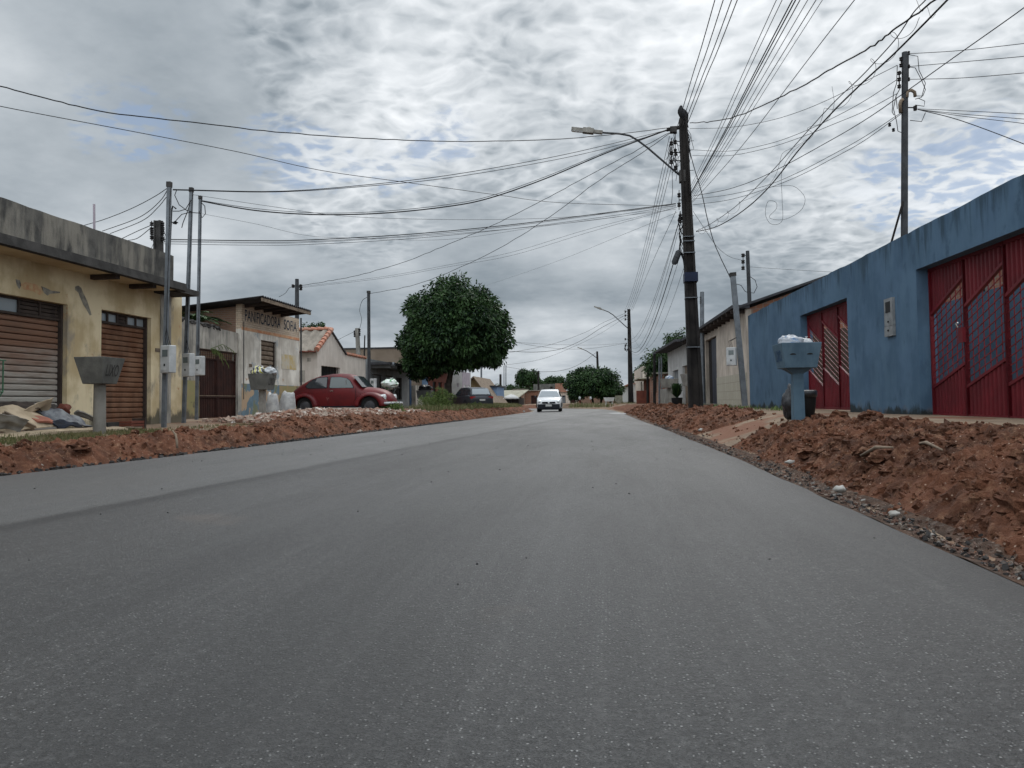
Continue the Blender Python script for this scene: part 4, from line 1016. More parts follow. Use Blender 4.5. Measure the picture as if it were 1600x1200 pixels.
# ------------------------------------------------------------------ pink-white gabled house
FP0 = Fac((XF-.05, 29.15), (XF-.05, 60), 1)
yg = 29.15+FP0.sz(496, 546)[0]
FP = Fac((XF-.05, yg), (XF-.05, yg+FP0.sz(571, 560)[0]-FP0.sz(496, 546)[0]), 1)
ph = thing('gabled_house', 'pinkish white house with a steep gable edged in red clay tiles behind the red car', 'house', (XF, 34, .3))
pk = FP.sz(517, 516); p2 = FP.sz(540, 554); p3 = FP.sz(570, 560); ze0 = FP.sz(496, 546)[1]
def topP(a): return lerp([(0, ze0), (pk[0], pk[1]), (p2[0], p2[1]), (FP.len, p3[1])], a)
wA, wz1 = FP.sz(502, 571); wB, _ = FP.sz(531, 573); wz0 = FP.sz(515, 587)[1]-.1
mb = MB(); FP.wall(mb, 0, FP.len, .1, topP, [(wA, wB, wz0, wz1)], -.2, 0, cuts=(pk[0], p2[0])); mb.build('wall', 'pink', ph)
mb = MB(); FP.box(mb, wA, wB, -.199, -.17, wz0, wz1); o = mb.build('window', 'black', ph)
mb = MB()
for i in range(7): mb.tube([FP.p(wA+.08+i*(wB-wA-.16)/6, -.08, wz0), FP.p(wA+.08+i*(wB-wA-.16)/6, -.08, wz1)], .012, 5)
mb.build('window_bars', 'black', o)
# flank facing the camera and the two roof slopes, ridge running back from the street
FS = Fac((-19, yg), (XF-.255, yg), 0)
mb = MB(); FS.wall(mb, 0, FS.len, .1, ze0-.02, [], -.2, 0); mb.build('side_wall', 'pink', ph)
n = 96; vs = []; X0, X1 = -19.0, XF+.02
for i in range(n+1):
    x = X0+(X1-X0)*i/n; w2 = .05*math.sin(i*math.pi/3)
    vs += [(x, yg-.25, ze0-.06+w2), (x, yg+pk[0], pk[1]+.02+w2), (x, yg+pk[0], pk[1]-.05+w2), (x, yg-.25, ze0-.13+w2)]
fs = []
for i in range(n):
    for k in range(4): a = i*4+k; b = i*4+(k+1) % 4; fs.append((a, b, b+4, a+4))
mb = MB(); mb.add(vs, fs); mb.build('roof_slope', 'tile', ph, smooth=50)
mb = MB(); mb.hexa([(X0, yg+pk[0], pk[1]-.06), (X1, yg+pk[0], pk[1]-.06), (X1, yg+p2[0], p2[1]-.03), (X0, yg+p2[0], p2[1]-.03), (X0, yg+pk[0], pk[1]), (X1, yg+pk[0], pk[1]), (X1, yg+p2[0], p2[1]+.04), (X0, yg+p2[0], p2[1]+.04)]); mb.build('roof_slope', 'darkroof', ph)
mb = MB(); mb.box(X0, XF-.3, yg+p2[0]+.1, yg+FP.len, p3[1]-.25, p3[1]-.12); mb.build('roof_slope', 'tile', ph)
def tilerun(a, b, n, w_=.16):
    mb = MB(); a, b = V(a), V(b); d = (b-a)/n
    for i in range(n):
        p = a+d*i; q = p+d*1.12
        mb.tube([p+V((0, 0, .03)), q+V((0, 0, .0))], [w_*.85, w_*.62], 9)
    return mb
tilerun(FP.p(-.25, .06, ze0-.05), FP.p(pk[0], .04, pk[1]+.03), 7, .14).build('verge_tiles', 'clay', ph, smooth=50)
tilerun(FP.p(p2[0], .0, p2[1]+.03), FP.p(FP.len, .0, topP(FP.len)+.02), 9, .09).build('verge_tiles', 'clay', ph, smooth=50)
tilerun((-18.9, yg+pk[0], pk[1]+.06), (XF-.02, yg+pk[0], pk[1]+.06), 22, .10).build('ridge_tiles', 'clay', ph, smooth=50)
tilerun((-18.9, yg-.27, ze0-.12), (XF-.05, yg-.27, ze0-.12), 22, .05).build('eave_tiles', 'redwood', ph)
mb = MB(); mb.box(-19, XF-.27, yg+FP.len-.2, yg+FP.len-.01, .1, p3[1]-.26); mb.build('side_wall', 'pink', ph)
for (px, py, w2, h2) in ((472.5, 588, .12, .5), (483, 562, .08, .16)):
    a, z = FS.sz(px, py); mb = MB(); FS.box(mb, a-w2, a+w2, .001, .006, z-h2/2, z+h2/2); mb.build('plaster_repair', 'greywall', ph)

# ------------------------------------------------------------------ helper: simple house block with openings on street side
def block_house(name, label, cat, A, B, out, depth, ztop, wm, holes=(), roofm='darkroof', hm='doordark', group=None, overhang=.35, flat=False, slope=0., zb=.1, extra=None, front=None):
    F = Fac(A, B, out); t = thing(name, label, cat, F.p(F.len/2, -depth/2, zb+.15), group)
    hs = []
    for (a0, a1, z0, z1, kind) in holes: hs.append((a0, a1, z0, z1))
    mb = MB(); F.wall(mb, 0, F.len, zb, ztop, hs, -.18, 0); mb.build('wall', wm, t)
    mb = MB(); F.box(mb, .002, .16, -depth, -.181, zb, (ztop(0) if callable(ztop) else ztop)-.02); F.box(mb, F.len-.16, F.len-.002, -depth, -.181, zb, (ztop(F.len) if callable(ztop) else ztop)-.02); F.box(mb, .17, F.len-.17, -depth, -depth+.15, zb, (min(ztop(0), ztop(F.len)) if callable(ztop) else ztop)-.03); mb.build('side_wall', wm, t)
    for (a0, a1, z0, z1, kind) in holes:
        mb = MB(); F.box(mb, a0, a1, -.178, -.13, z0, z1); o = mb.build('door' if kind.startswith('door') else 'window', hm if ':' not in kind else kind.split(':')[1], t)
        fr = MB(); fw = .05
        F.box(fr, a0, a0+fw, -.129, -.08, z0, z1); F.box(fr, a1-fw, a1, -.129, -.08, z0, z1); F.box(fr, a0+fw, a1-fw, -.129, -.08, z1-fw, z1)
        if not kind.startswith('door'): F.box(fr, (a0+a1)/2-.02, (a0+a1)/2+.02, -.129, -.09, z0, z1-fw)
        fr.build('frame', 'wood', o)
    z0 = ztop(0) if callable(ztop) else ztop; z1 = ztop(F.len) if callable(ztop) else ztop
    mb = MB()
    if flat: F.box(mb, .17, F.len-.17, -depth+.16, -.182, z0-.25, z0-.12, z1-.25, z1-.12)
    else: F.box(mb, -overhang*.4, F.len+overhang*.4, -depth-.1, overhang, z0+.004+slope, z0+.09+slope, z1+.004+slope, z1+.09+slope)
    mb.build('roof', roofm, t)
    return F, t

# grey garage house with dark awning right of the pink house
F, t = block_house('garage_house', 'grey house with double metal doors under a dark sloping awning', 'house', (-12.1, 38.4), (-12.1, 46.6), 1, 6, lambda a: 3.0, 'greyhouse', ((.6, 2.4, .3, 2.25, 'door:lilacdoor'), (3.0, 4.6, .3, 2.25, 'door:lilacdoor'), (5.2, 6.4, .9, 2.2, 'win:black')), flat=True)
za = atX(610, 566, -10.9).z
mb = MB(); F.box(mb, -.1, F.len+.2, .002, 1.15, za-.10, za+.02, za-.10, za+.02); mb.build('awning', 'darkroof', t)
for i in range(6): mb = MB(); F.box(mb, .3+i*1.2, .42+i*1.2, .003, 1.05, za-.26, za-.101); mb.build('awning_beam', 'greyhouse', t)
q = F.sz(578, 566, 1.16); mb = MB(); mb.lathe(F.p(.4, 1.15, za-.1), [(.05, -.12), (.13, -.1), (.13, .1), (.05, .12)], 12, 'X'); mb.build('vent_drum', 'galv', t)
# big plain brown hall wall behind it
q0 = atY(537, 546, 49); q1 = atY(655, 545, 49)
F, t = block_house('hall', 'big plain brown walled hall rising behind the grey garage house', 'building', (q0.x-4, 49), (q1.x-.6, 49), 0, 14, q0.z, 'brownwall', (), flat=False, overhang=.05)
# blue column wall at the corner of the garage plot
mb = MB(); q = atY(638, 640, 47); mb.box(q.x-.16, q.x+.16, 46.8, 47.2, .1, atY(638, 556, 47).z); o = thing('pillar', 'deep blue painted pillar beside the grey garage house', 'pillar', (q.x, 47, .2)); mb.build('shaft', 'deepblue', o)
mb = MB(); mb.box(q.x-.2, q.x+.2, 46.76, 47.24, atY(638, 556, 47).z+.001, atY(638, 556, 47).z+.07); mb.build('cap', 'lightblue', o)
block_house('plot_wall', 'pale blue wall section seen under the round tree', 'wall', (-14.5, 52.2), (-12.3, 52.2), 0, .4, 2.5, 'lightblue', (), flat=True)
block_house('plot_wall', 'low grey yard wall with beige foot left of the bush', 'wall', (-11.9, 47.4), (-11.9, 51.0), 1, .4, 1.8, 'greywall', (), flat=True)
# houses behind the tree
block_house('brick_house', 'brown roofed house with dark doorways half hidden behind the round tree', 'house', (-12.2, 52.5), (-12.2, 58.6), 1, 7, 3.4, 'redwood', ((1.0, 2.2, .3, 2.2, 'door:black'), (2.9, 4.1, .3, 2.2, 'door:black'), (5.0, 6.2, .3, 2.2, 'door:black')), overhang=1.2)
block_house('shopfront_house', 'tall narrow white facade with brown upper side, right of the tree trunk', 'house', (atY(702, 600, 60).x, 60), (atY(722, 600, 60).x, 60), 0, 4.0, atY(712, 580, 60).z, 'white', ((.60, .75, 1.9, 2.2, 'win:black'),), flat=True)
block_house('shopfront_house', 'pinkish brown two storey side wall behind the white facade', 'house', (atY(722, 600, 60).x+.03, 60.05), (atY(722, 600, 60).x+.03, 63.4), 1, 1.0, atY(712, 580, 60).z-.05, 'lilac', ((.5, 1.5, .3, 2.1, 'door:brown'), (2.2, 3.2, .3, 2.1, 'door:brown')), flat=True)
# cream gabled house and light blue shed
def gable_house(name, label, x0, x1, y, dep, ze, zp, wm, rm, ov=.5, px=None):
    t = thing(name, label, 'house', ((x0+x1)/2, y+dep/2, .2)); xm = px if px is not None else (x0+x1)/2
    mb = MB(); mb.add([(x0, y, .1), (x1, y, .1), (x1, y, ze), (xm, y, zp), (x0, y, ze), (x0, y+dep, .1), (x1, y+dep, .1), (x1, y+dep, ze), (xm, y+dep, zp), (x0, y+dep, ze)],
        [(0, 1, 2, 3, 4), (9, 8, 7, 6, 5), (1, 6, 7, 2), (5, 0, 4, 9), (4, 3, 8, 9), (3, 2, 7, 8)]); mb.build('wall', wm, t)
    s = (zp-ze)/(xm-x0); s2 = (zp-ze)/(x1-xm)
    for (xa, za_, xb, zb2) in ((x0-ov, ze-ov*s, xm, zp), (xm, zp, x1+ov, ze-ov*s2)):
        mb = MB(); mb.hexa([(xa, y-ov, za_+.01), (xb, y-ov, zb2+.01), (xb, y+dep+ov, zb2+.01), (xa, y+dep+ov, za_+.01), (xa, y-ov, za_+.11), (xb, y-ov, zb2+.11), (xb, y+dep+ov, zb2+.11), (xa, y+dep+ov, za_+.11)]); mb.build('roof_slope', rm, t)
    return t
Y = 66; a = atY(727, 640, Y).x; b = atY(757, 640, Y).x; ze = atY(740, 610, Y).z; zp = atY(750, 590, Y).z
gable_house('cream_house', 'cream house with a brown overhanging gable roof between white facade and blue shed', a-.4, b, Y, 8, ze, zp, 'cream', 'woodlight', .9, px=b-.8)
Y = 71; a = atY(756, 640, Y).x; b = atY(777, 640, Y).x
block_house('blue_shed', 'light blue shed with a flat dark roof behind the parked grey car', 'shed', (a-.3, Y), (b, Y), 0, 5, atY(766, 604, Y).z, 'lightblue', (), overhang=.3)
Y = 78; a = atY(777, 640, Y).x; b = atY(806, 640, Y).x
t = thing('low_house', 'low dark house with a broad cream metal roof at the far left of the bend', 'house', ((a+b)/2, Y+2, .2))
mb = MB(); mb.box(a, b+.3, Y, Y+5, .1, atY(790, 622, Y).z-.02); mb.build('wall', 'doordark', t)
zz0 = atY(790, 622, Y).z; zz1 = atY(790, 611, Y+3).z
mb = MB(); mb.hexa([(a-.5, Y-.6, zz0), (b+.4, Y-.6, zz0), (b+1.0, Y+3, zz1), (a+.2, Y+3, zz1), (a-.5, Y-.6, zz0+.08), (b+.4, Y-.6, zz0+.08), (b+1.0, Y+3, zz1+.08), (a+.2, Y+3, zz1+.08)]); mb.build('roof', 'creamroof', t)
# far houses across the bend
def far(name, label, p0, p1, Y, ptop, wm, holes=(), roofm='darkroof', flat=True, dep=5, oh=.3, cat='house'):
    a = atY(p0, 640, Y).x; b = atY(p1, 640, Y).x; zt = atY((p0+p1)/2, ptop, Y).z
    hs = []
    for (q0, q1, t0, t1, k) in holes:
        c0 = atY(q0, 640, Y).x-a; c1 = atY(q1, 640, Y).x-a; hs.append((c0, c1, max(.12, atY(q0, t1, Y).z), atY(q0, t0, Y).z, k))
    return block_house(name, label, cat, (a, Y), (b, Y), 0, dep, zt, wm, hs, roofm, flat=flat, overhang=oh, zb=0)
far('brick_house', 'brick fronted low house left of the far white car, with pale window hood', 803, 818, 86, 609, 'brickold', ((806, 815, 620, 636, 'win:black'),), 'tile', False)
far('brick_house', 'reddish brick wall house directly left of the far white car', 816, 842, 88, 611, 'brick', ((830, 840, 618, 634, 'door:brown'),), 'tile', False)
far('flat_house', 'grey rendered flat roofed house just behind the far white car', 834, 868, 96, 600, 'concrete', ((860, 864, 604, 608, 'win:black'),))
far('brick_house', 'orange brick upper wall right behind the far white car', 868, 882, 95, 599, 'brick')
far('flat_house', 'beige low house with a dark doorway right of the far white car', 872, 905, 90, 612, 'beige', ((891, 899, 621, 636, 'door:brown'), (878, 884, 618, 634, 'door:lilacdoor')), 'clay', False)
far('brick_wall', 'old brick wall under the dark tree mass at the end of the road', 903, 960, 88, 619, 'brickold', cat='wall')
far('far_house', 'distant pale house low behind the cream roofed one', 783, 812, 110, 616, 'white', cat='house')
mb = MB(); 
# satellite-like white parasol, far left
q = atY(799, 641, 68); t = thing('parasol', 'small white garden umbrella by the low house at the far left', 'umbrella', (q.x, 68, .2))
zt_ = atY(799, 619, 68).z
mb = MB(); mb.tube([(q.x, 68, .1), (q.x, 68, zt_)], .03, 6); mb.build('pole', 'galvdark', t)
mb = MB(); mb.lathe((q.x, 68, zt_), [(.75, -.25), (.6, -.05), (.3, .10), (.02, .18)], 14); mb.build('canopy', 'white', t, smooth=True)

# ------------------------------------------------------------------ BLUE WALL
def bx(y): return 5.6-.028*y
FW_ = Fac((bx(5.0), 5.0), (bx(26.9), 26.9), -1)
bw = thing('boundary_wall', 'high blue rendered street wall with two red gates', 'wall', (5.2, 16, .4))
# gate 1
g1a, g1z = FW_.sz(1431, 425); g1z = FW_.sz(1450, 414)[1]
g1e = 7.4-5
g2b, _ = FW_.sz(1252, 560); g2a, _ = FW_.sz(1326, 560); g2z = (FW_.sz(1320, 466)[1]+FW_.sz(1262, 489)[1])/2
wz_ = lambda a: FW_.sz(1500, 322.5)[1]+.012*noise.noise(V((a*1.3, 0, 0)))
print('gate z', g1z, g2z, 's', g1a, g2a, g2b, 'top', wz_(0), FW_.sz(1200, 476)[1], FW_.sz(1590, 276)[1])
cuts = frange(0, FW_.len, 110)
wt = FW_.sz(1500, 322.5)[1]
mb = MB(); FW_.wall(mb, 0, FW_.len, .2, lambda a: wt+.035*noise.noise(V((a*.9, 0, 0)))+.014*noise.noise(V((a*4, 2, 0))), [(g1e, g1a, .2, g1z), (g2a, g2b, .2, g2z)], -.30, 0, cuts=cuts)
mb.build('wall', 'blue', bw)
# meter box in the wall
m1, mzt = FW_.sz(1385, 466); m2, _ = FW_.sz(1398, 466); mzb = FW_.sz(1390, 526)[1]; mzt = FW_.sz(1392, 466)[1]
mt = thing('meter_box', 'tall grey electricity meter box set into the blue wall between the two red gates', 'meter box', FW_.p(m1, 0, mzb))
lo_, hi_ = min(m1, m2), max(m1, m2)
mb = MB(); FW_.box(mb, lo_, hi_, .001, .05, mzb+.19, mzt); o = mb.build('case', 'metergrey', mt); mb = MB(); FW_.box(mb, lo_, hi_, .001, .055, mzb, mzb+.185); mb.build('lower_door', 'metergrey', mt)
mb = MB(); FW_.box(mb, lo_+.09, hi_-.07, .0505, .054, mzt-.26, mzt-.06); mb.build('window', 'black', mt)
mb = MB(); FW_.box(mb, (lo_+hi_)/2-.02, (lo_+hi_)/2+.02, .051, .065, mzb+.25, mzb+.28); FW_.box(mb, (lo_+hi_)/2-.02, (lo_+hi_)/2+.02, .056, .07, mzb+.09, mzb+.12); mb.build('latch', 'black', mt)

def gate_leaf(t, F, a0, a1, z0, z1, d, lo0, lo1, hi0, hi1, bars, rib=.125, diag=True, bright=False):
    """a0<a1. sheet below the line lo0->lo1 and above hi0->hi1 (heights at a0, a1); open lattice between"""
    n = max(4, int(round((a1-a0)/rib))); w_ = (a1-a0)/n
    L_ = lambda a, p, q: p+(q-p)*(a-a0)/(a1-a0)
    for lowpart in (True, False):
        mb = MB()
        for i in range(n):
            b0 = a0+i*w_; bm = b0+w_*.5; bn = b0+w_
            prof = [(b0, d), (b0+w_*.12, d+.03), (b0+w_*.5, d+.03), (b0+w_*.62, d), (bn, d)]
            for (p, dp_), (q, dq) in zip(prof, prof[1:]):
                if lowpart: zz = [z0, z0, L_(q, lo0, lo1), L_(p, lo0, lo1)]
                else: zz = [L_(p, hi0, hi1), L_(q, hi0, hi1), z1, z1]
                mb.poly([F.p(p, dp_, zz[0]), F.p(q, dq, zz[1]), F.p(q, dq, zz[2]), F.p(p, dp_, zz[3])])
        mb.build('sheet_panel', 'gate', t)
    mb = MB(); f = .035
    F.box(mb, a0-f/2, a0+f/2, d-.01, d+.05, z0, z1); F.box(mb, a1-f/2, a1+f/2, d-.01, d+.05, z0, z1)
    F.box(mb, a0+f/2, a1-f/2, d-.01, d+.045, z0, z0+.06); F.box(mb, a0+f/2, a1-f/2, d-.01, d+.045, z1-.05, z1)
    dl = .033 if bright else .045; F.box(mb, a0+f/2, a1-f/2, d+(.018 if bright else -.01), d+dl, lo0-.03, lo0+.02, lo1-.03, lo1+.02); F.box(mb, a0+f/2, a1-f/2, d-.01, d+.045, hi0-.02, hi0+.03, hi1-.02, hi1+.03)
    mb.build('gate_frame', 'gate', t)
    mb = MB()
    if not bright:
        for i in range(1, 7):
            a = a0+(a1-a0)*i/7; F.box(mb, a-.0055, a+.0055, d+.001, d+.012, L_(a, lo0, lo1), L_(a, hi0, hi1))
    for i in range(1, bars):
        t_ = i/bars; p = lo0+(hi0-lo0)*t_; q = lo1+(hi1-lo1)*t_
        if bright:
            F.box(mb, a0+f, a1-f, d+.006, d+.011, p-.014, p+.002, q-.014, q+.002)
        else: F.box(mb, a0+f, a1-f, d+.013, d+.024, p+(q-p)*f/(a1-a0)-.0065, p+(q-p)*f/(a1-a0)+.0065, q-(q-p)*f/(a1-a0)-.0065, q-(q-p)*f/(a1-a0)+.0065)
    mb.build('lattice', 'gatebar', t)
    if bright:
        for i in range(1, bars):
            t_ = i/bars; p = lo0+(hi0-lo0)*t_; q = lo1+(hi1-lo1)*t_; mb = MB()
            for k in range(7):
                u0, u1 = (k+.18)/7, (k+.80)/7;  F.box(mb, a0+f+(a1-a0-2*f)*u0, a0+f+(a1-a0-2*f)*u1, d+.012, d+.014, p+(q-p)*u0-.002, p+(q-p)*u0+.004, p+(q-p)*u1-.002, p+(q-p)*u1+.004)
            F.box(mb, a0+f, a1-f, d+.0105, d+.012, p-.001, p+.001, q-.001, q+.001); mb.build('slat_glint', 'glintpaint', t)  # pale dashes painted as highlights along the lit slats
gt1 = thing('gate', 'large red metal gate with rising diagonal lattice windows at the right edge', 'gate', FW_.p((g1e+g1a)/2, -.2, .4))
dG = -.24
gsz = lambda px, py: FW_.sz(px, py, dG)
zb1 = gsz(1457, 651)[1]; 
# panel seams
sA, sB, sC = min(gsz(1448, 600)[0], g1a-.02), gsz(1515, 600)[0], gsz(1580, 600)[0]
pw = (gsz(1451, 600)[0]-sC)/2
lo_l = gsz(1459, 605)[1]; lo_r = gsz(1512, 566)[1]; hi_l = gsz(1455, 492)[1]; hi_r = gsz(1503, 433)[1]
bounds = [sA, sB]
while bounds[-1] > g1e+.3: bounds.append(max(bounds[-1]-(sB-sC), g1e))
for a1_, a0_ in zip(bounds, bounds[1:]):
    gate_leaf(gt1, FW_, a0_, a1_, zb1, g1z-.0, dG, lo_r, lo_l, hi_r, hi_l, 10, .12)
mb = MB(); a = sB; FW_.box(mb, a-.05, a+.09, dG+.05, dG+.10, gsz(1520, 520)[1]-.13, gsz(1520, 520)[1]+.10); mb.build('lock_case', 'gate', gt1)
mb = MB(); q = FW_.p(a+.02, dG+.13, gsz(1517, 508)[1]); mb.tube([q+V((0, 0, -.02)), q+V((-.03, 0, .03)), q+V((-.02, -.05, .05))], .012, 6); mb.build('handle', 'chrome', gt1)
gt2 = thing('gate', 'narrower red metal gate with falling diagonal slats behind the blue litter bin', 'gate', FW_.p((g2a+g2b)/2, -.2, .4))
dG2 = -.22; n3 = 3
h2 = lambda px, py: FW_.sz(px, py, dG2)[1]
pw = (g2b-g2a-.04)/n3
lo_near, lo_far = h2(1318, 592), h2(1268, 590)
for i in range(n3):
    a0_ = g2a+.02+i*pw; a1_ = a0_+pw
    # falls towards the viewer's right (near side = smaller s)
    gate_leaf(gt2, FW_, a0_, a1_, .43, g2z-.01, dG2, .98, 1.42, 2.05, 2.55, 9, .10, bright=True)
    mb = MB(); FW_.box(mb, a0_+.03, a1_-.03, dG2+.034, dG2+.040, .975, .992, 1.415, 1.432)
    mb.build('slat_glint', 'glintpaint', gt2)  # pale strip painted as a highlight on the lowest slat
mb = MB(); mb.box(5.9, 9.35, 26.55, 26.8, .2, 3.0); tag(mb.build('yard_wall', 'darkbrick'), 'dark brown brick yard wall seen through the slats of the narrower red gate', 'wall')
# yard behind the gates: inner blue wall, bare brick house, concrete pieces
mb = MB(); mb.box(9.4, 9.6, 5, 46, .2, 3.3); tag(mb.build('yard_wall', 'blue_in'), 'inner blue yard wall seen through the lattice of the large red gate', 'wall')
F, t = block_house('brick_house', 'unplastered brick house in the yard behind the large red gate', 'house', (10.2, 20.3), (10.2, 46), -1, 6, 4.6, 'brick', ((1.5, 2.6, 3.3, 4.1, 'win:conc_light'),), overhang=.5)
# ------------------------------------------------------------------ beige tiled house beyond the blue wall
def hx(y): return 5.36-.019*y
FH = Fac((hx(27.3), 27.3), (hx(42), 42), -1)
bh = thing('beige_house', 'long beige house with stone tiled foot and dark eaves beyond the blue wall', 'house', (6, 34, .4))
hz = lambda px, py: FH.sz(px, py)
da, _ = hz(1120, 580); db, dzt = hz(1102, 533); dzb = .42
zt_ = 3.80; tzz = hz(1150, 585)[1]
print('beige', FH.len, da, db, dzt, zt_, tzz, hz(1165, 500), hz(1090, 560))
mb = MB(); FH.wall(mb, 0, FH.len, .2, zt_, [(da, db, .2, dzt)], -.2, 0); mb.build('wall', 'beige', bh)
mb = MB(); FH.box(mb, .0, da-.01, .002, .02, .45, tzz); mb.build('stone_foot', 'tilewall', bh)
mb = MB(); FH.box(mb, db+.01, FH.len-.01, .002, .02, .45, tzz); mb.build('stone_foot', 'tilewall', bh)
mb = MB(); FH.box(mb, da+.02, db-.01, -.19, -.15, .4, dzt-.01); mb.build('recess', 'doordark', bh)
mid_ = da+(db-da)*.55
mb = MB(); FH.box(mb, da+.02, mid_, -.12, -.07, .45, dzt-.06); dd = mb.build('door', 'doorblue', bh)
mb = MB()
for i in range(6): z = 1.15+i*.28; FH.box(mb, da+.12, da+.5, -.069, -.064, z, z+.10)
mb.build('door_glazing', 'glasslight', dd)
mb = MB(); FH.box(mb, da-.1, mid_+.8, .0, .5, .38, .50); mb.build('doorstep', 'conc_light', bh)
mb = MB(); FH.box(mb, -.5, FH.len+.3, -6, .55, zt_+.15+.9, zt_+.25+.9) if False else FH.box(mb, -.25, FH.len+.3, -.1, .50, zt_+.01, zt_+.12); mb.build('eaves', 'darkroof', bh)
for i in range(16):
    a = .2+i*(FH.len-.4)/15; mb = MB(); FH.box(mb, a-.05, a+.05, .003, .46, zt_-.13, zt_+.005); mb.build('rafter', 'wood', bh)
# roof rising away from the street, brick gable facing the camera
c0 = FH.p(0, 0, 0); gx0 = c0.x; gx1 = gx0+6
rr = atY(1264, 443, 27.3); slope = (rr.z-(zt_+.1))/(rr.x-gx0)
mb = MB(); mb.hexa([(gx0-.3, 27.0, zt_+.0), (gx1, 27.0, zt_+.05+slope*6), (gx1, 42, zt_+.05+slope*6), (gx0-.6, 42, zt_), (gx0-.3, 27.0, zt_+.08), (gx1, 27.0, zt_+.14+slope*6), (gx1, 42, zt_+.14+slope*6), (gx0-.6, 42, zt_+.08)]); mb.build('roof', 'darkroof', bh)
mb = MB(); mb.hexa([(gx0+.02, 27.32, .2), (gx1, 27.32, .2), (gx1, 27.5, .2), (gx0+.02, 27.5, .2), (gx0+.02, 27.32, zt_), (gx1, 27.32, zt_+slope*6), (gx1, 27.5, zt_+slope*6), (gx0+.02, 27.5, zt_)]); mb.build('gable_wall', 'brick', bh)
mb = MB(); FH.box(mb, .55, .8, .021, .06, hz(1169, 579)[1], hz(1169, 557)[1]); mb.build('meter_niche', 'black', bh)
# white porch house next, then others receding
FH2 = Fac((hx(42)-.02, 42.05), (hx(52)-.25, 52), -1)
wh = thing('white_house', 'white fronted porch house partly behind the main pole', 'house', (5.5, 47, .4))
zt2_ = zt_
mb = MB(); FH2.wall(mb, 0, FH2.len, .2, zt2_, [(1.0, 3.2, .2, 2.6), (5.0, 7.6, .2, 2.5)], -.2, 0); mb.build('wall', 'white', wh)
mb = MB(); FH2.box(mb, 1.0, 3.2, -.19, -.14, .3, 2.6); mb.build('door', 'woodlight', wh); mb = MB(); FH2.box(mb, 5.0, 7.6, -.19, -.14, .3, 2.5); mb.build('door', 'greyhouse', wh)
mb = MB(); FH2.box(mb, -.0, FH2.len+.6, -5, .8, zt2_+.01, zt2_+.15); mb.build('roof', 'darkroof', wh)
mb = MB(); FH2.box(mb, FH2.len-.15, FH2.len, -5, -.21, .2, zt2_-.01); mb.build('side_wall', 'lightblue', wh)

# house row farther on the right
def rblock(name, label, pn, pf, Yn, ptopn, wm, holes=(), roofm='tile', Xn=None, flat=False, dep=5, oh=.4):
    A = atY(pn, 630, Yn); Yf = Yn+8
    # far end on the ray pf with gentle inward drift
    k = .02; X0 = A.x+k*Yn; m = (atY(pf, 630, 10).x)/10.; Yf = X0/(m+k); zt = atY(pn, ptopn, Yn).z
    return block_house(name, label, 'house', (A.x, Yn), (X0-k*Yf, Yf), -1, dep, zt, wm, holes, roofm, flat=flat, overhang=oh)
rblock('concrete_house', 'low raw concrete yard wall with a bin before it, right side', 1047, 1032, 40, 606, 'conc_light', (), 'conc_light', flat=True, dep=.4)
rblock('brick_house', 'orange brick house with small window on the right side, beyond the porch', 1029, 1016, 54, 584, 'brick', ((1.2, 2.4, 1.2, 2.4, 'win:black'),), 'creamroof')
rblock('pink_house', 'dull pink wall house beyond the orange brick one', 1015, 1006, 64, 592, 'redwood', ((2, 4, .3, 2.4, 'door:black'),), 'creamroof', oh=.9)
rblock('beige_tower_house', 'narrow beige two storey house beside the second utility pole', 1005, 992, 72, 572, 'beige', ((1, 3, .3, 2.4, 'door:brown'),), 'darkroof', flat=True)
rblock('white_cottage', 'small white house with red roof left of the second utility pole', 990, 973, 84, 600, 'white', ((2, 4, .3, 2.2, 'door:greyhouse'),), 'clay')
q = atY(1005, 630, 60); mb = MB(); mb.box(q.x-.5, q.x+.5, 60, 60.3, .35, 1.4); mb.box(q.x-.02, q.x+.02, 59.98, 60.0, .36, 1.39)
tag(mb.build('shed_front', 'redwood'), 'dark red metal panel standing at the far right verge', 'shed')
q = atY(952, 636, 66)
t = thing('double_bin', 'white trough shaped litter bin on two legs on the far right verge', 'litter bin', (q.x, 66, .1)); zt_b = atY(952, 621, 66).z
mb = MB(); mb.hexa([(q.x-.36, 65.8, zt_b-.33), (q.x+.36, 65.8, zt_b-.33), (q.x+.36, 66.2, zt_b-.33), (q.x-.36, 66.2, zt_b-.33), (q.x-.47, 65.75, zt_b), (q.x+.47, 65.75, zt_b), (q.x+.47, 66.25, zt_b), (q.x-.47, 66.25, zt_b)]); mb.build('basin', 'white', t)
for s_ in (-1, 1): mb = MB(); mb.box(q.x+s_*.26-.06, q.x+s_*.26+.06, 65.93, 66.07, -.05, zt_b-.331); mb.build('leg', 'white', t)
q = atY(967, 632, 64)
t = thing('slatted_bin', 'pale slatted basket bin with a pointed base near the second utility pole', 'litter bin', (q.x, 64, .2)); zt_b = atY(967, 618, 64).z
for i in range(6): mb = MB(); x = q.x-.26+i*.105; mb.box(x-.035, x+.035, 63.98, 64.02, zt_b-.45, zt_b); mb.build('slat', 'creamroof', t)
mb = MB(); mb.hexa([(q.x-.03, 63.97, zt_b-.75), (q.x+.03, 63.97, zt_b-.75), (q.x+.03, 64.03, zt_b-.75), (q.x-.03, 64.03, zt_b-.75), (q.x-.3, 63.9, zt_b-.451), (q.x+.3, 63.9, zt_b-.451), (q.x+.3, 64.1, zt_b-.451), (q.x-.3, 64.1, zt_b-.451)]); mb.tube([(q.x, 64, 0), (q.x, 64, zt_b-.7)], .03, 6); mb.build('base', 'creamroof', t)
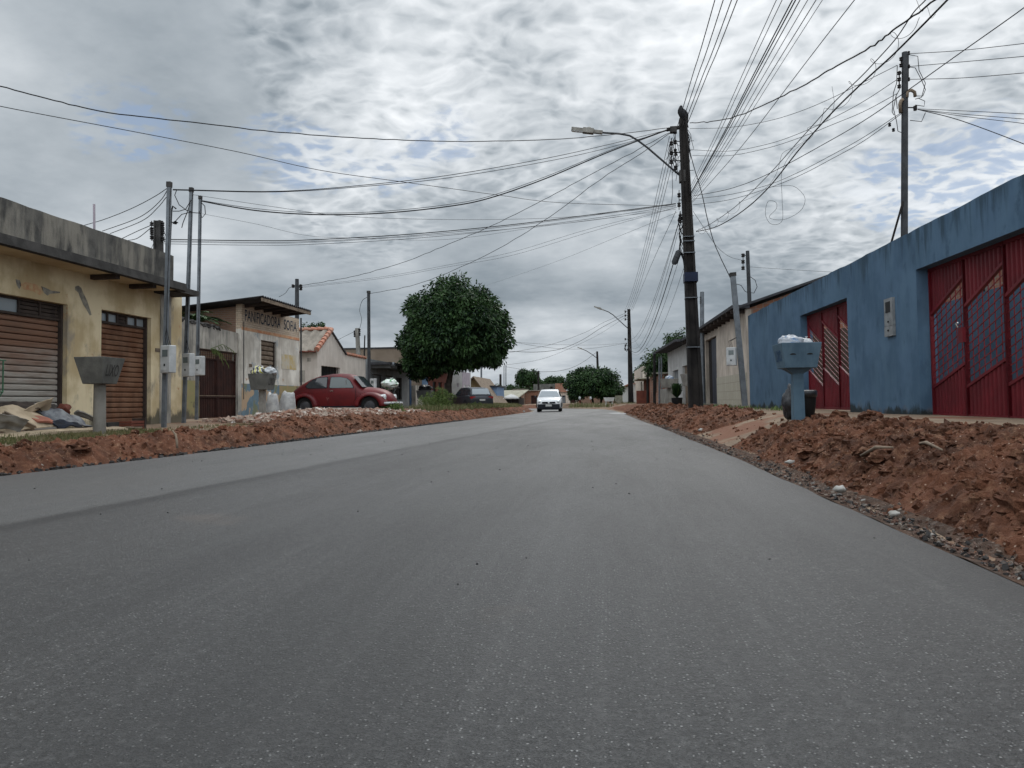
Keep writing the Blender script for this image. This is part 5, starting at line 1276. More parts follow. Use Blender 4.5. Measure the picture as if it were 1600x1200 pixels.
for (px, lab) in ((907, 'left white topped post at the end of the road under the dark tree'), (924, 'right leaning white post at the end of the road under the dark tree')):
    q = atY(px, 640, 70); zt_b = atY(px, 620, 70).z; t = thing('marker_post', lab, 'post', (q.x, 70, .1))
    mb = MB(); mb.tube([(q.x, 70, 0), (q.x-.05, 70, zt_b-.3)], .05, 6); mb.build('stake', 'redwood', t); mb = MB(); mb.blob((q.x-.05, 70, zt_b-.12), (.10, .08, .14), .3, 1.5, 10, 7, px); mb.build('bag', 'bagwhite', t, smooth=True)
# bins on the right verge at middle distance
q = atY(1046, 632, 34); zt = atY(1046, 592, 34).z; zb_ = atY(1046, 606, 34).z
bin_trough('litter_bin', 'wide stained concrete litter bin beside the potted plant, right side', q.x, 34, .35, zb_-.35, .78, .7, zt-zb_, 'conc_light', False, .75, 'concrete litter bins along the street', None)
bag('rubbish_bag', 'small blue bag on the wide stained concrete bin', (q.x+.02, 34, zt+.02), (.2, .2, .14), 'bagblue', 12, tie=False)
q = atY(1091, 632, 27); zt = atY(1091, 584, 27).z; zb_ = atY(1091, 603, 27).z
bin_trough('litter_bin', 'pale concrete litter bin half hidden behind the main utility pole', q.x-.25, 27, .38, zb_-.38, .62, .6, zt-zb_, 'conc_light', False, .75, 'concrete litter bins along the street', None)
bag('rubbish_bag', 'white bag in the pale bin behind the main utility pole', (q.x-.15, 27, zt+.04), (.2, .18, .2), 'bagwhite', 13)
q = atY(1058, 633, 33)
t = thing('potted_plant', 'dark bushy plant in a black pot by the right verge', 'plant', (q.x, 33, .38))
mb = MB(); mb.lathe((q.x, 33, .36), [(.16, 0), (.2, .1), (.24, .42)], 14); mb.build('pot', 'black', t, smooth=40)
mb = MB()
for i in range(300):
    a = random.uniform(0, 6.28); l = random.uniform(.05, .3); h = random.uniform(.3, .75); b0 = V((q.x, 33, .75)); tp = b0+V((math.cos(a)*l, math.sin(a)*l, h-.1)); s = V((-math.sin(a), math.cos(a), 0))*.02
    mb.add([b0-s*.5, b0+s*.5, tp+s, tp-s], [(0, 1, 2, 3)])
mb.build('leaves', 'leaf', t)

# ------------------------------------------------------------------ rubble heap
def rubz(x, y):
    t = XL(y)-x; H = lerp([(16.5, 0), (18.5, .18), (21, .24), (24, .18), (27, .17), (29.5, .10), (31, 0)], y)
    return zl(x, y)+H*math.exp(-((t-2.1)/.95)**2)
mb = MB()
for i in range(5200):
    y = random.uniform(16.8, 30.6); x = XL(y)-random.gauss(2.0, .55)
    s = random.choice((.03, .04, .05, .065, .09))*random.uniform(.7, 1.2)
    chunk(mb, (x, y, rubz(x, y)+random.uniform(-.01, .05)), s, 1.)
mb.build('rubble', 'rubble', loc=(0, 0, 0), kind='stuff')
grid('rubble_bed', frange(1.2, 4.0, 22), frange(16.6, 31, 60), lambda x, y: rubz(x, y)-.0, 'dirt_floor', xf=lambda t, y: XL(y)-t, kind='stuff')

# ------------------------------------------------------------------ cars
def loft(st, ring, m, name, parent, T, smooth=35, caps=True):
    mb = MB(); n = None; vs = []
    for q in st:
        rg = ring(q); n = len(rg); vs += [T(*p) for p in rg]
    fs = []
    for i in range(len(st)-1):
        for k in range(n-1): a = i*n+k; fs.append((a, a+1, a+1+n, a+n))
    if caps: fs.append(tuple(range(n-1, -1, -1))); fs.append(tuple(range((len(st)-1)*n, len(st)*n)))
    mb.add(vs, fs); return mb.build(name, m, parent, smooth=smooth)
def wheel(par, T, x, y, r, w_, side):
    mb = MB(); cxs = []
    n = 26
    prof = [(r*.60, -w_/2), (r*.9, -w_/2), (r, -w_*.32), (r, w_*.32), (r*.9, w_/2), (r*.60, w_/2)]
    vs = [T(x+rr*math.cos(2*math.pi*k/n), y+d, r+rr*math.sin(2*math.pi*k/n)) for rr, d in prof for k in range(n)]
    fs = [(i*n+k, i*n+(k+1) % n, (i+1)*n+(k+1) % n, (i+1)*n+k) for i in range(len(prof)-1) for k in range(n)]
    mb.add(vs, fs); o = thing_part_empty(par, 'wheel', T(x, y, r)); mb.build('tyre', 'tyre', o, smooth=40)
    mb = MB(); prof = [(r*.62, -w_*.38), (r*.62, w_*.38)]; s = side
    prof = [(r*.61, s*w_*.40), (r*.5, s*w_*.30), (r*.28, s*w_*.44), (.02, s*w_*.48)]
    vs = [T(x+rr*math.cos(2*math.pi*k/n), y+d, r+rr*math.sin(2*math.pi*k/n)) for rr, d in prof for k in range(n)]
    fs = [(i*n+k, i*n+(k+1) % n, (i+1)*n+(k+1) % n, (i+1)*n+k) for i in range(len(prof)-1) for k in range(n)]+[tuple(range(3*n, 4*n))]
    mb.add(vs, fs); mb.build('rim', 'rim', o, smooth=40)
    return o
def thing_part_empty(par, name, loc):
    o = bpy.data.objects.new(name, None); o.empty_display_size = .1; col.objects.link(o); o.parent = par
    o.location = V(loc)-OFF[par.name]; OFF[o.name] = V(loc); return o
def carframe(pos, yaw):
    Rm = Matrix.Rotation(yaw, 3, 'Z'); pos = V(pos)
    return lambda x, y, z: pos+Rm @ V((x, y, z))
def sup(hw, z0, z1, e=2.6, n=9, flatb=True):
    # half-superellipse cross-section from right sill over the roof to left sill
    pts = []
    for k in range(2*n+1):
        a = math.pi*k/(2*n); c, s_ = math.cos(a), math.sin(a)
        pts.append((hw*math.copysign(abs(c)**(2/e), c), z0+(z1-z0)*abs(s_)**(2/e)))
    return pts

def beetle(pos, yaw):
    T = carframe(pos, yaw)
    t = thing('parked_car', 'faded red old rounded two door car parked nose to the road before the pink house', 'car', pos)
    # x from rear (-2.03) to nose (2.03); body narrower than the wings
    st = [(-1.98, .40, .50, .42, 2.2), (-1.9, .36, .78, .55, 2.2), (-1.75, .33, .98, .63, 2.3), (-1.5, .30, 1.16, .68, 2.4), (-1.2, .28, 1.31, .72, 2.6), (-.85, .27, 1.43, .755, 2.8),
          (-.45, .26, 1.49, .77, 3.0), (-.05, .26, 1.50, .775, 3.0), (.25, .26, 1.475, .77, 3.0), (.47, .26, 1.42, .755, 3.0), (.53, .26, 1.36, .75, 2.9),
          (.72, .26, 1.13, .73, 2.7), (.86, .27, 1.0, .715, 2.6), (1.05, .28, .985, .66, 2.3), (1.3, .29, .95, .58, 2.2), (1.55, .31, .88, .50, 2.1), (1.75, .34, .76, .42, 2.0), (1.86, .38, .60, .34, 2.0)]
    st = [(a, b_, c_, d_*.91, e_) for a, b_, c_, d_, e_ in st]
    def ring(q):
        x, z0, z1, hw, e = q; n = 10; zb = .92; pts = []
        zw = min(zb, z0+(z1-z0)*.62)            # waist
        pts.append((x, hw*.93, z0)); pts.append((x, hw*.99, z0+(zw-z0)*.35)); pts.append((x, hw, z0+(zw-z0)*.75)); pts.append((x, hw*.985, zw))
        for k in range(1, n):
            a = math.pi*k/n
            c, s_ = math.cos(a), math.sin(a)
            top = hw*(.96 if z1 < 1.0 else .80+.16*(1.5-z1)/.5)
            wk = hw*.985 + (top-hw*.985)*abs(s_)
            pts.append((x, wk*math.copysign(abs(c)**(2/e), c), zw+(z1-zw)*abs(s_)**(2/2.2)))
        pts += [(p[0], -p[1], p[2]) for p in pts[3::-1]]
        return pts
    body = loft(st, ring, 'carred', 'body', t, T, 50)
    # side windows (dark glass following the side, set proud) on both sides; y of cabin side at height z
    def sidey(x, z):
        hw = lerp([(-1.5, .68), (-1.2, .72), (-.85, .755), (-.45, .77), (.25, .77), (.53, .75), (.86, .715)], x)
        hw *= .91; k = max(0, min(1, (z-.92)/.52)); return hw*.985-(.115*k**1.5+.035*k)
    def sidewin(name, pts, parent, m='glass', off=.012):
        for s_ in (-1, 1):
            mb = MB(); c = (sum(p[0] for p in pts)/len(pts), sum(p[1] for p in pts)/len(pts))
            vs = [T(x, s_*(sidey(x, z)+off), z) for x, z in pts]+[T(c[0], s_*(sidey(*c)+off), c[1])]
            mb.add(vs, [(i, (i+1) % len(pts), len(pts)) for i in range(len(pts))]); mb.build(name, m, parent, smooth=True)
    rearw = [(-1.18, 1.0), (-1.22, 1.05), (-1.12, 1.17), (-.95, 1.28), (-.72, 1.345), (-.45, 1.355), (-.43, 1.33), (-.42, 1.0), (-.45, .965), (-1.1, .965)]
    frontw = [(-.30, .985), (-.29, 1.33), (-.26, 1.355), (.05, 1.35), (.30, 1.30), (.42, 1.22), (.56, 1.0), (.55, .965), (-.27, .965)]
    big = lambda pts, k: [(c[0]+(p[0]-c[0])*k, c[1]+(p[1]-c[1])*k) for c in [(sum(q[0] for q in pts)/len(pts), sum(q[1] for q in pts)/len(pts))] for p in pts]
    sidewin('window_seal', big(rearw, 1.07), body, 'carblack', .006); sidewin('window_seal', big(frontw, 1.06), body, 'carblack', .006)
    sidewin('window', rearw, body, 'glass'); sidewin('window', frontw, body, 'meterglass', .013)
    for s_ in (-1, 1):
        mb = MB(); mb.obox(T(.30, s_*(sidey(.3, 1.12)+.016), 1.12), T(.008, 0, 0)-T(0, 0, 0), T(0, .004, 0)-T(0, 0, 0), V((0, 0, .15))); mb.build('vent_bar', 'chrome', body)
        # door shut lines and handle
        for (xa, za, xb, zb) in ((-.36, .40, -.36, 1.40), (.66, .42, .66, .96)):
            mb = MB()
            mb.tube([T(xa, s_*(lerp([(0, .69), (1, .71)], (za-.3)/.6)+.0), za), T(xa, s_*(sidey(xa, .9)+.006), .9), T(xb, s_*(sidey(xb, min(zb, 1.38))+.004), zb)], .006, 4)
            mb.build('door_gap', 'carblack', body)
        mb = MB(); mb.obox(T(-.22, s_*.715, .86), T(.06, 0, 0)-T(0, 0, 0), T(0, .012, 0)-T(0, 0, 0), V((0, 0, .012))); mb.build('door_handle', 'chrome', body)
        mb = MB(); mb.obox(T(.15, s_*.72, .30), T(.78, 0, 0)-T(0, 0, 0), T(0, .09, 0)-T(0, 0, 0), V((0, 0, .022))); mb.build('running_board', 'carblack', t)
    # windscreen + rear window
    mb = MB(); mb.add([T(.60, -.60, 1.26), T(.60, .60, 1.26), T(.87, .63, .99), T(.87, -.63, .99), T(.66, 0, 1.31), T(.92, 0, 1.0)], [(0, 4, 5, 3), (4, 1, 2, 5)])
    mb2 = MB(); vs = []
    for i in range(7):
        y = -.60+.2*i; b = 1-(y/.62)**2
        vs += [T(.525+.03*b, y*.93, 1.385+.01*b), T(.885+.06*b, y*1.05, .99)]
    mb2.add(vs, [(2*i, 2*i+2, 2*i+3, 2*i+1) for i in range(6)]); mb2.build('windscreen', 'glass', t, smooth=True)
    # wings: arched shells over each wheel
    for (xc, L1, L2, ztop, nose) in ((-1.22, .64, .52, .80, False), (1.18, .60, .64, .80, True)):
        for s_ in (-1, 1):
            mb = MB(); vs = []; n = 18; m_ = 8
            for i in range(n+1):
                a = math.pi*i/n
                cx = math.cos(a); sz_ = math.sin(a)
                rx = L1 if cx < 0 else L2
                for j in range(m_+1):
                    b = j/m_                      # 0 at the body, 1 at the outer lip
                    yo = .50+.33*math.sin(b*math.pi/2)**.7
                    sh = math.cos(b*math.pi/2)**.6 if b < 1 else 0
                    k = .64+.36*sh
                    x = xc+cx*rx*(k+(0.0))
                    z = .30+sz_*(ztop-.30)*(.74+.26*sh)
                    if b > .98: x = xc+cx*rx*.62; z = .30+sz_*(ztop-.30)*.72
                    vs.append(T(x, s_*yo, z-(.0)))
            fs = [(i*(m_+1)+j, i*(m_+1)+j+1, (i+1)*(m_+1)+j+1, (i+1)*(m_+1)+j) for i in range(n) for j in range(m_)]
            mb.add(vs, fs); o = mb.build('wing', 'carred', t, smooth=True)
            so_ = o.modifiers.new('s', 'SOLIDIFY'); so_.thickness = .02; so_.offset = -1 if s_ > 0 else 1
            if nose:
                hl_ = MB(); c = T(1.70, s_*.60, .62); dx_ = (T(1, 0, .0)-T(0, 0, 0)).normalized()
                hl_.tube([c-dx_*.12, c-dx_*.02, c+dx_*.03, c+dx_*.05], [.07, .105, .10, .06], 16); hl_.build('headlight', 'lampglass', t, smooth=40)
                hl_ = MB(); hl_.tube([c-dx_*.16, c-dx_*.0], [.085, .115], 16); hl_.build('headlight_ring', 'chrome', t, smooth=40)
            else:
                hl_ = MB(); hl_.blob(T(-1.78, s_*.62, .62), (.06, .05, .08), 0, 1, 10, 6); hl_.build('tail_light', 'tail', t, smooth=True)
    for xw in (-1.2, 1.2):
        for s_ in (-1, 1): wheel(t, T, xw, s_*.67, .33, .17, s_)
        mb = MB(); mb.obox(T(xw, 0, .45), (T(.36, 0, 0)-T(0, 0, 0)), T(0, .58, 0)-T(0, 0, 0), V((0, 0, .20))); mb.build('wheel_well', 'carblack', t)
    for (x, z) in ((1.98, .40), (-2.02, .42)):
        mb = MB(); sg = 1 if x > 0 else -1
        mb.tube([T(x-sg*.25, -.76, z), T(x-sg*.04, -.68, z), T(x, -.4, z), T(x+sg*.02, 0, z), T(x, .4, z), T(x-sg*.04, .68, z), T(x-sg*.25, .76, z)], .045, 8); mb.build('bumper', 'chrome' if sg < 0 else 'bagwhite', t, smooth=True)
    mb = MB(); mb.obox(T(.20, 0, 1.505), T(.5, 0, 0)-T(0, 0, 0), T(0, .3, 0)-T(0, 0, 0), V((0, 0, .004))); 
    return t
qa = atY(471, 640, 26.4); qb = atY(587, 640, 26.4)
beetle(((qa.x+qb.x)/2, 27.1, .31), R(-2))

def hatch(name, label, pos, yaw, body_m, L_=3.9, W=.84, Hh=1.5, lower=None, suv=False, bumper_low=None):
    T = carframe(pos, yaw); t = thing(name, label, 'car', pos)
    h = L_/2; gc = .19 if not suv else .22
    st = [(-h, .50, .80, .62), (-h+.05, .30, .90, .78), (-h+.3, gc, .98, .83), (-.9, gc, .97, .84), (.0, gc, .95, .84), (.75, gc, .96, .84), (1.1, gc, .93, .83), (h-.45, gc, .85, .80), (h-.12, .24, .74, .74), (h, .34, .60, .62)]
    k = W/.84
    def ring(q):
        x, z0, z1, hw = q; hw *= k
        return [(x, hw*.92, z0), (x, hw*.995, z0+.12), (x, hw, z0+(z1-z0)*.55), (x, hw*.97, z1-.05), (x, hw*.90, z1), (x, hw*.4, z1+.025), (x, 0, z1+.03), (x, -hw*.4, z1+.025), (x, -hw*.90, z1), (x, -hw*.97, z1-.05), (x, -hw, z0+(z1-z0)*.55), (x, -hw*.995, z0+.12), (x, -hw*.92, z0)]
    loft(st, ring, body_m, 'body', t, T, 40)
    g = [(-h+.10, .95, .955, .74, .70), (-h+.26, .93, 1.28, .76, .62), (-h+.42, .93, Hh-.06, .77, .60), (-1.0, .93, Hh-.01, .78, .60), (-.3, .93, Hh, .78, .60), (.25, .93, Hh-.03, .78, .59), (.45, .93, Hh-.10, .78, .58), (1.12, .90, .935, .78, .70)]
    def ring2(q):
        x, z0, z1, wb_, wt_ = q; wb_ *= k; wt_ *= k
        return [(x, wb_, z0), (x, wb_+(wt_-wb_)*.85, z0+(z1-z0)*.85), (x, wt_*.93, z1-.008*(z1-z0)), (x, wt_*.5, z1+.01), (x, 0, z1+.015), (x, -wt_*.5, z1+.01), (x, -wt_*.93, z1-.008*(z1-z0)), (x, -(wb_+(wt_-wb_)*.85), z0+(z1-z0)*.85), (x, -wb_, z0)]
    cab = loft(g, ring2, body_m, 'cabin', t, T, 40)
    def gp(i, s_, f, off):       # point on the cabin flank at station i (float), fraction f of its height
        i0 = min(int(i), len(g)-2); r_ = i-i0; q = [g[i0][j]+(g[i0+1][j]-g[i0][j])*r_ for j in range(5)]
        x, z0, z1, wb_, wt_ = q; wb_ *= k; wt_ *= k
        return T(x, s_*(wb_+(wt_-wb_)*.85*f/.85+off), z0+(z1-z0)*f)
    for s_ in (-1, 1):
        for (ia, ib) in ((1.3, 3.35), (3.5, 6.35)):
            mb = MB(); ii = [ia+(ib-ia)*j/8 for j in range(9)]; vs = []
            for i in ii: vs += [gp(i, s_, .16, .012), gp(i, s_, .80, .012)]
            mb.add(vs, [(2*j, 2*j+2, 2*j+3, 2*j+1) for j in range(8)]); mb.build('side_window', 'glass', t, smooth=True)
    mb = MB()
    a, b = g[7], g[6]
    def fp(f, yy, off): return T(a[0]+(b[0]-a[0])*f+off, yy*k*(a[3]+(b[4]-a[3])*f), a[2]+(b[2]-a[2])*f+off*1.1)
    vs = []
    for f in (.06, .5, .93): vs += [fp(f, yy, .012) for yy in (-.9, -.45, 0, .45, .9)]
    mb.add(vs, [(r_*5+c, r_*5+c+1, r_*5+5+c+1, r_*5+5+c) for r_ in range(2) for c in range(4)]); mb.build('windscreen', 'glasslight' if not suv else 'glass', t, smooth=True)
    a, b = g[0], g[2]
    def rp_(f, yy): return T(a[0]+(g[1][0]-a[0])*min(1, f*2)+(b[0]-g[1][0])*max(0, f*2-1)-.015, yy*k*(a[3]+(b[4]-a[3])*f), (a[2]+(g[1][2]-a[2])*min(1, f*2)+(b[2]-g[1][2])*max(0, f*2-1))+.006)
    mb = MB(); vs = []
    for f in (.12, .5, .88): vs += [rp_(f, yy) for yy in (-.86, -.43, 0, .43, .86)]
    mb.add(vs, [(r_*5+c, r_*5+5+c, r_*5+5+c+1, r_*5+c+1) for r_ in range(2) for c in range(4)]); mb.build('rear_window', 'glasslight', t, smooth=True)
    ex = lambda x: T(x, 0, 0)-T(0, 0, 0)
    ey = lambda y: T(0, y, 0)-T(0, 0, 0)
    for s_ in (-1, 1):
        mb = MB(); mb.blob(T(h-.13, s_*.60*k, .66), (.12, .17, .085), 0, 1, 12, 8); mb.build('headlight', 'lampglass', t, smooth=True)
        mb = MB(); mb.obox(T(-h+.07, s_*.62*k, .83), ex(.06), ey(.17), V((0, 0, .07))); mb.build('tail_light', 'tail', t)
        mb = MB(); mb.blob(T(.72, s_*(.84*k+.11), 1.0), (.07, .11, .07), 0, 1, 10, 6); mb.build('mirror', 'carblack', t, smooth=True)
        for xw in (-1.24, 1.22): 
            wheel(t, T, xw, s_*(W-.13), .30 if not suv else .33, .19, s_)
            mb = MB(); r_ = .36 if not suv else .39; pts = [T(xw+r_*math.cos(a_), s_*(W+.004), .30+r_*math.sin(a_)) for a_ in [math.pi*q/12 for q in range(13)]]; mb.poly(pts); mb.build('wheel_arch', 'carblack', t)
    mb = MB(); mb.obox(T(h-.06, 0, .36), ex(.10), ey(W*.86), V((0, 0, .14))); mb.build('bumper', bumper_low or body_m, t)
    mb = MB(); mb.obox(T(-h+.05, 0, .44), ex(.10), ey(W*.90), V((0, 0, .13))); mb.build('bumper', 'carblack' if not suv else 'cargrey', t)
    mb = MB(); mb.obox(T(h-.0, 0, .60), ex(.03), ey(.42), V((0, 0, .055))); gr = mb.build('grille', 'carblack', t)
    mb = MB(); mb.lathe(T(0, 0, 0), [(.055, 0), (.055, .012)], 14); mb.v = [T(h+.033, 0, .60)+ey(1)*(p.x-T(0, 0, 0).x)+V((0, 0, 1))*(p.y-T(0, 0, 0).y)+ex(1)*(p.z-T(0, 0, 0).z) for p in mb.v]; mb.build('badge', 'chrome', gr)
    mb = MB(); mb.obox(T(h+.045, 0, .42), ex(.01), ey(.20), V((0, 0, .065))); mb.build('number_plate', 'plate', t)
    mb = MB(); mb.obox(T(-h-.055, 0, .66 if suv else .45), ex(.01), ey(.20), V((0, 0, .06))); mb.build('number_plate', 'plate', t)
    mb = MB(); mb.obox(T(0, 0, .2), ex(h-.3), ey(W-.2), V((0, 0, .06))); mb.build('underbody', 'carblack', t)
    return t
q = atY(857, 643, 49)
hatch('moving_car', 'small white hatchback with dark bumper driving towards the viewer in the left lane', (q.x-.05, 51, zroad(q.x, 50)), R(-88), 'carwhite', 3.8, .82, 1.47, bumper_low='carblack')
q = atY(752, 640, 50)
hatch('parked_car', 'dark grey hatchback parked tail towards the viewer on the grass beyond the round tree', (q.x-1.1, 52, .17), R(90+33), 'cargrey', 4.1, .88, 1.52, suv=True)

# ------------------------------------------------------------------ trees
def leaf(mb, p, d, n_, l, w_):
    s = d.cross(n_); 
    if s.length < 1e-4: return
    s = s.normalized()*w_*.5; m1 = p+d*l*.5+n_*l*.06
    mb.v += [p, m1-s, p+d*l, m1+s]; k = len(mb.v); mb.f.append((k-4, k-3, k-2, k-1))
def rdir():
    while True:
        v = V((random.uniform(-1, 1), random.uniform(-1, 1), random.uniform(-1, 1)))
        if .05 < v.length < 1: return v.normalized()
def crown(mb, c, rad, nclump, rc, nleaf, ll, lw, droop=.6, flatbot=-.75, shell=.72, seed=0, lowk=1.):
    c = V(c)
    for i in range(nclump):
        while True:
            d = rdir(); 
            if d.z > flatbot: break
        k = random.uniform(shell, 1.0) if random.random() < .8 else random.uniform(.3, shell)
        m_ = 1+.20*noise.noise(d*2.3+V((seed, 0, 0)))
        cc = c+V((d.x*rad[0]*k*m_, d.y*rad[1]*k*m_, d.z*(rad[2] if d.z > 0 else rad[2]*lowk)*k*m_))
        r_ = rc*random.uniform(.7, 1.25)
        for j in range(nleaf):
            o = rdir(); o = (o+d*.45).normalized(); p = cc+o*r_*random.uniform(.45, 1)
            dr = (o*.8+rdir()*.5+V((0, 0, -droop))).normalized()
            nn = (o+rdir()*.5).normalized(); leaf(mb, p, dr, nn, ll*random.uniform(.7, 1.25), lw*random.uniform(.8, 1.2))
def tree(label, base, top_c, rad, trunk_r, nclump, rc, nleaf, ll, lw, lm='leaf', nlimb=7, trunks=((0, 0),), group=None, name='tree', droop=.6, flatbot=-.75, seed=0, shell=.72, core=None, lowk=1.):
    t = thing(name, label, 'tree', base, group); base = V(base); top_c = V(top_c); mb = MB()
    for (dx, dy) in trunks:
        b0 = base+V((dx*.3, dy*.3, -.15)); fork = base.lerp(top_c, .55)+V((dx*.5, dy*.5, 0))
        if fork.z > top_c.z-rad[2]*.45: fork.z = top_c.z-rad[2]*.45
        mb.tube([b0, b0.lerp(fork, .3)+V((.04, .02, 0)), b0.lerp(fork, .7)+V((-.05, .03, 0)), fork], [trunk_r*1.35, trunk_r, trunk_r*.85, trunk_r*.7], 10)
        for i in range(nlimb):
            a = 2*math.pi*(i+.3*random.random())/nlimb; e = top_c+V((math.cos(a)*rad[0]*.6, math.sin(a)*rad[1]*.6, random.uniform(-.35, .45)*rad[2]))
            mb.tube([fork-V((0, 0, .1)), fork.lerp(e, .5)+V((0, 0, .15)), e], [trunk_r*.5, trunk_r*.3, trunk_r*.1], 6)
    mb.build('trunk', 'bark', t, smooth=50)
    mb = MB(); crown(mb, top_c, rad, nclump, rc, nleaf, ll, lw, droop, flatbot, shell, seed, lowk)
    if core:
        kz = core*(1+lowk)/2; mb.blob(top_c+V((0, 0, rad[2]*(.04+.5*core*(1-lowk)))), (rad[0]*core, rad[1]*core, rad[2]*kz*.9), .12, 3, 24, 16, seed)
    o = mb.build('crown', lm, t); return t
D = 41
c0 = atY(711, 512, D); bl = atY(697, 640, D); L1 = atY(620, 520, D); R1 = atY(802, 530, D); T1 = atY(705, 433, D); B1 = atY(690, 590, D)
rx = (R1.x-L1.x)/2; cz = atY(700, 532, D).z; rz = T1.z-cz
tree('big round dense dark green street tree with a single dark trunk on the left verge', (bl.x, D, .25), ((L1.x+R1.x)/2, D, cz), (rx*.88, rx*.88, rz*.92), .20, 640, .40, 75, .24, .10, 'leaf', 8, flatbot=-.95, seed=3, shell=.78, core=.66, lowk=.44)
# low lobe of the crown at left
t = [o for o in col.objects if o.name.startswith('tree')][0]
mb = MB(); q = atY(655, 572, D); crown(mb, q, (1.0, 1.1, .6), 50, .36, 60, .21, .085, .6, -1, .5, 5); q = atY(762, 556, D); crown(mb, q, (.8, 1.0, .4), 24, .34, 60, .21, .085, .6, -1, .5, 6); mb.build('crown', 'leaf', t)
# dark tree mass right of the far car (several short trunks)
D = 74
c = atY(926, 603, D); L1 = atY(880, 600, D); R1 = atY(972, 600, D); zt = atY(930, 575, D).z; zb2 = atY(930, 628, D).z
t = tree('broad dark spreading tree on many short trunks at the end of the road', ((L1.x+R1.x)/2, D, .1), ((L1.x+R1.x)/2, D, (zt+zb2)/2), ((R1.x-L1.x)/2*.95, 2.6, (zt-zb2)/2*.95), .12, 300, .42, 60, .26, .12, 'leaf', 4, trunks=((-3, 0), (0, 1), (2, -.5), (4.4, .3), (5.6, .8)), seed=8, core=.72)
for (px, pt, pb, Dd, wpx, lab, lm, nc) in ((825, 577, 606, 120, 19, 'round dark tree alone on the skyline above the brick houses', 'leaf', 90), (866, 590, 604, 125, 17, 'low rounded tree peeping over the grey flat roofed house', 'leaf2', 70),
        (842, 598, 606, 128, 8, 'small tree between the skyline tree and the low rounded one', 'leaf2', 30)):
    a = atY(px-wpx, pt, Dd); b = atY(px+wpx, pb, Dd); cz = (a.z+b.z)/2; rz = (a.z-b.z)/2
    tree(lab, ((a.x+b.x)/2, Dd, -.1), ((a.x+b.x)/2, Dd, cz), ((b.x-a.x)/2*.9, 1.8, rz*.9), .14, nc, .45, 50, .34, .16, lm, 4, seed=px, core=.7)
mb = MB()
for i in range(26):
    x0 = atY(772+i*2.8, 610, 135); crown(mb, (x0.x, 135+random.uniform(-3, 3), x0.z-1.0+random.uniform(-.2, .5)), (1.4, 1.4, 1.1+random.random()*.5), 16, .5, 36, .4, .2, .4, -.6, .6, i)
mb.build('tree_line', 'leaf2', loc=(0, 0, 0), kind='stuff')
mb = MB()
for i in range(60):
    x0 = atY(560+i*11, 618, 190); crown(mb, (x0.x, 190+random.uniform(-6, 6), x0.z-1.5), (3, 2, 2.4), 14, .9, 22, .8, .4, .4, -.6, .6, i)
mb.build('tree_line', 'leaf2', loc=(0, 0, 0), kind='stuff')
# tree behind the porch house, right
D = 55
tree('loose leafy tree behind the white porch house on the right', (atY(1035, 630, D).x, D, .4), (atY(1037, 566, D).x, D, atY(1037, 570, D).z), (1.25, 1.2, 1.25), .12, 85, .36, 48, .22, .10, 'leaf2', 6, seed=31, shell=.5)
tree('slim tree tip rising above the dark eaves on the right', (atY(1052, 630, 58).x, 58, .4), (atY(1057, 536, 58).x, 58, atY(1057, 532, 58).z), (.9, .9, .9), .08, 34, .28, 36, .22, .10, 'leaf2', 5, seed=37, shell=.3)
tree('slight tree seen over the small white cottage, right of the dark mass', (atY(1008, 630, 92).x, 92, .3), (atY(1008, 582, 92).x, 92, atY(1008, 588, 92).z), (1.5, 1.2, 1.3), .1, 40, .4, 40, .3, .14, 'leaf2', 4, seed=41, core=.5)
tree('small green tree top over the clay tiled gable', (atY(492, 600, 60).x, 60, .3), (atY(490, 514, 60).x, 60, atY(490, 516, 60).z), (1.0, 1.0, .7), .1, 40, .3, 40, .22, .1, 'leaf2', 4, seed=43, core=.5)
# bushes
def bush(label, c, rad, n, ll=.07, lw=.03, m='leafbush', name='bush'):
    t = thing(name, label, 'bush', c); mb = MB()
    c = V(c)
    for i in range(7):
        a = random.uniform(0, 6.28); mb.tube([c, c+V((math.cos(a)*rad[0]*.6, math.sin(a)*rad[1]*.6, rad[2]*1.3))], [.015, .005], 5)
    mb.build('stem', 'bark', t); mb = MB(); crown(mb, c+V((0, 0, rad[2])), rad, n, .13, 26, ll, lw, -.2, -1, .4, 3); mb.build('leaves', m, t)
q = atY(691, 645, 37); bush('light green weedy bush at the foot of the round tree', (q.x-.15, 37, .22), (.68, .6, .55), 130, .10, .035)
q = atY(668, 645, 37); bush('sparse weedy bush left of the round tree foot', (q.x, 38, .22), (.8, .6, .45), 90, .10, .03)
q = atY(625, 645, 27.5); bush('small green weed clump under the red car front bumper', (q.x, 26.5, .3), (.42, .35, .2), 60, .07, .03)
q = atY(742, 645, 43); bush('grass clump at the tail of the dark parked car', (q.x, 43, .15), (.8, .5, .22), 70, .12, .02)
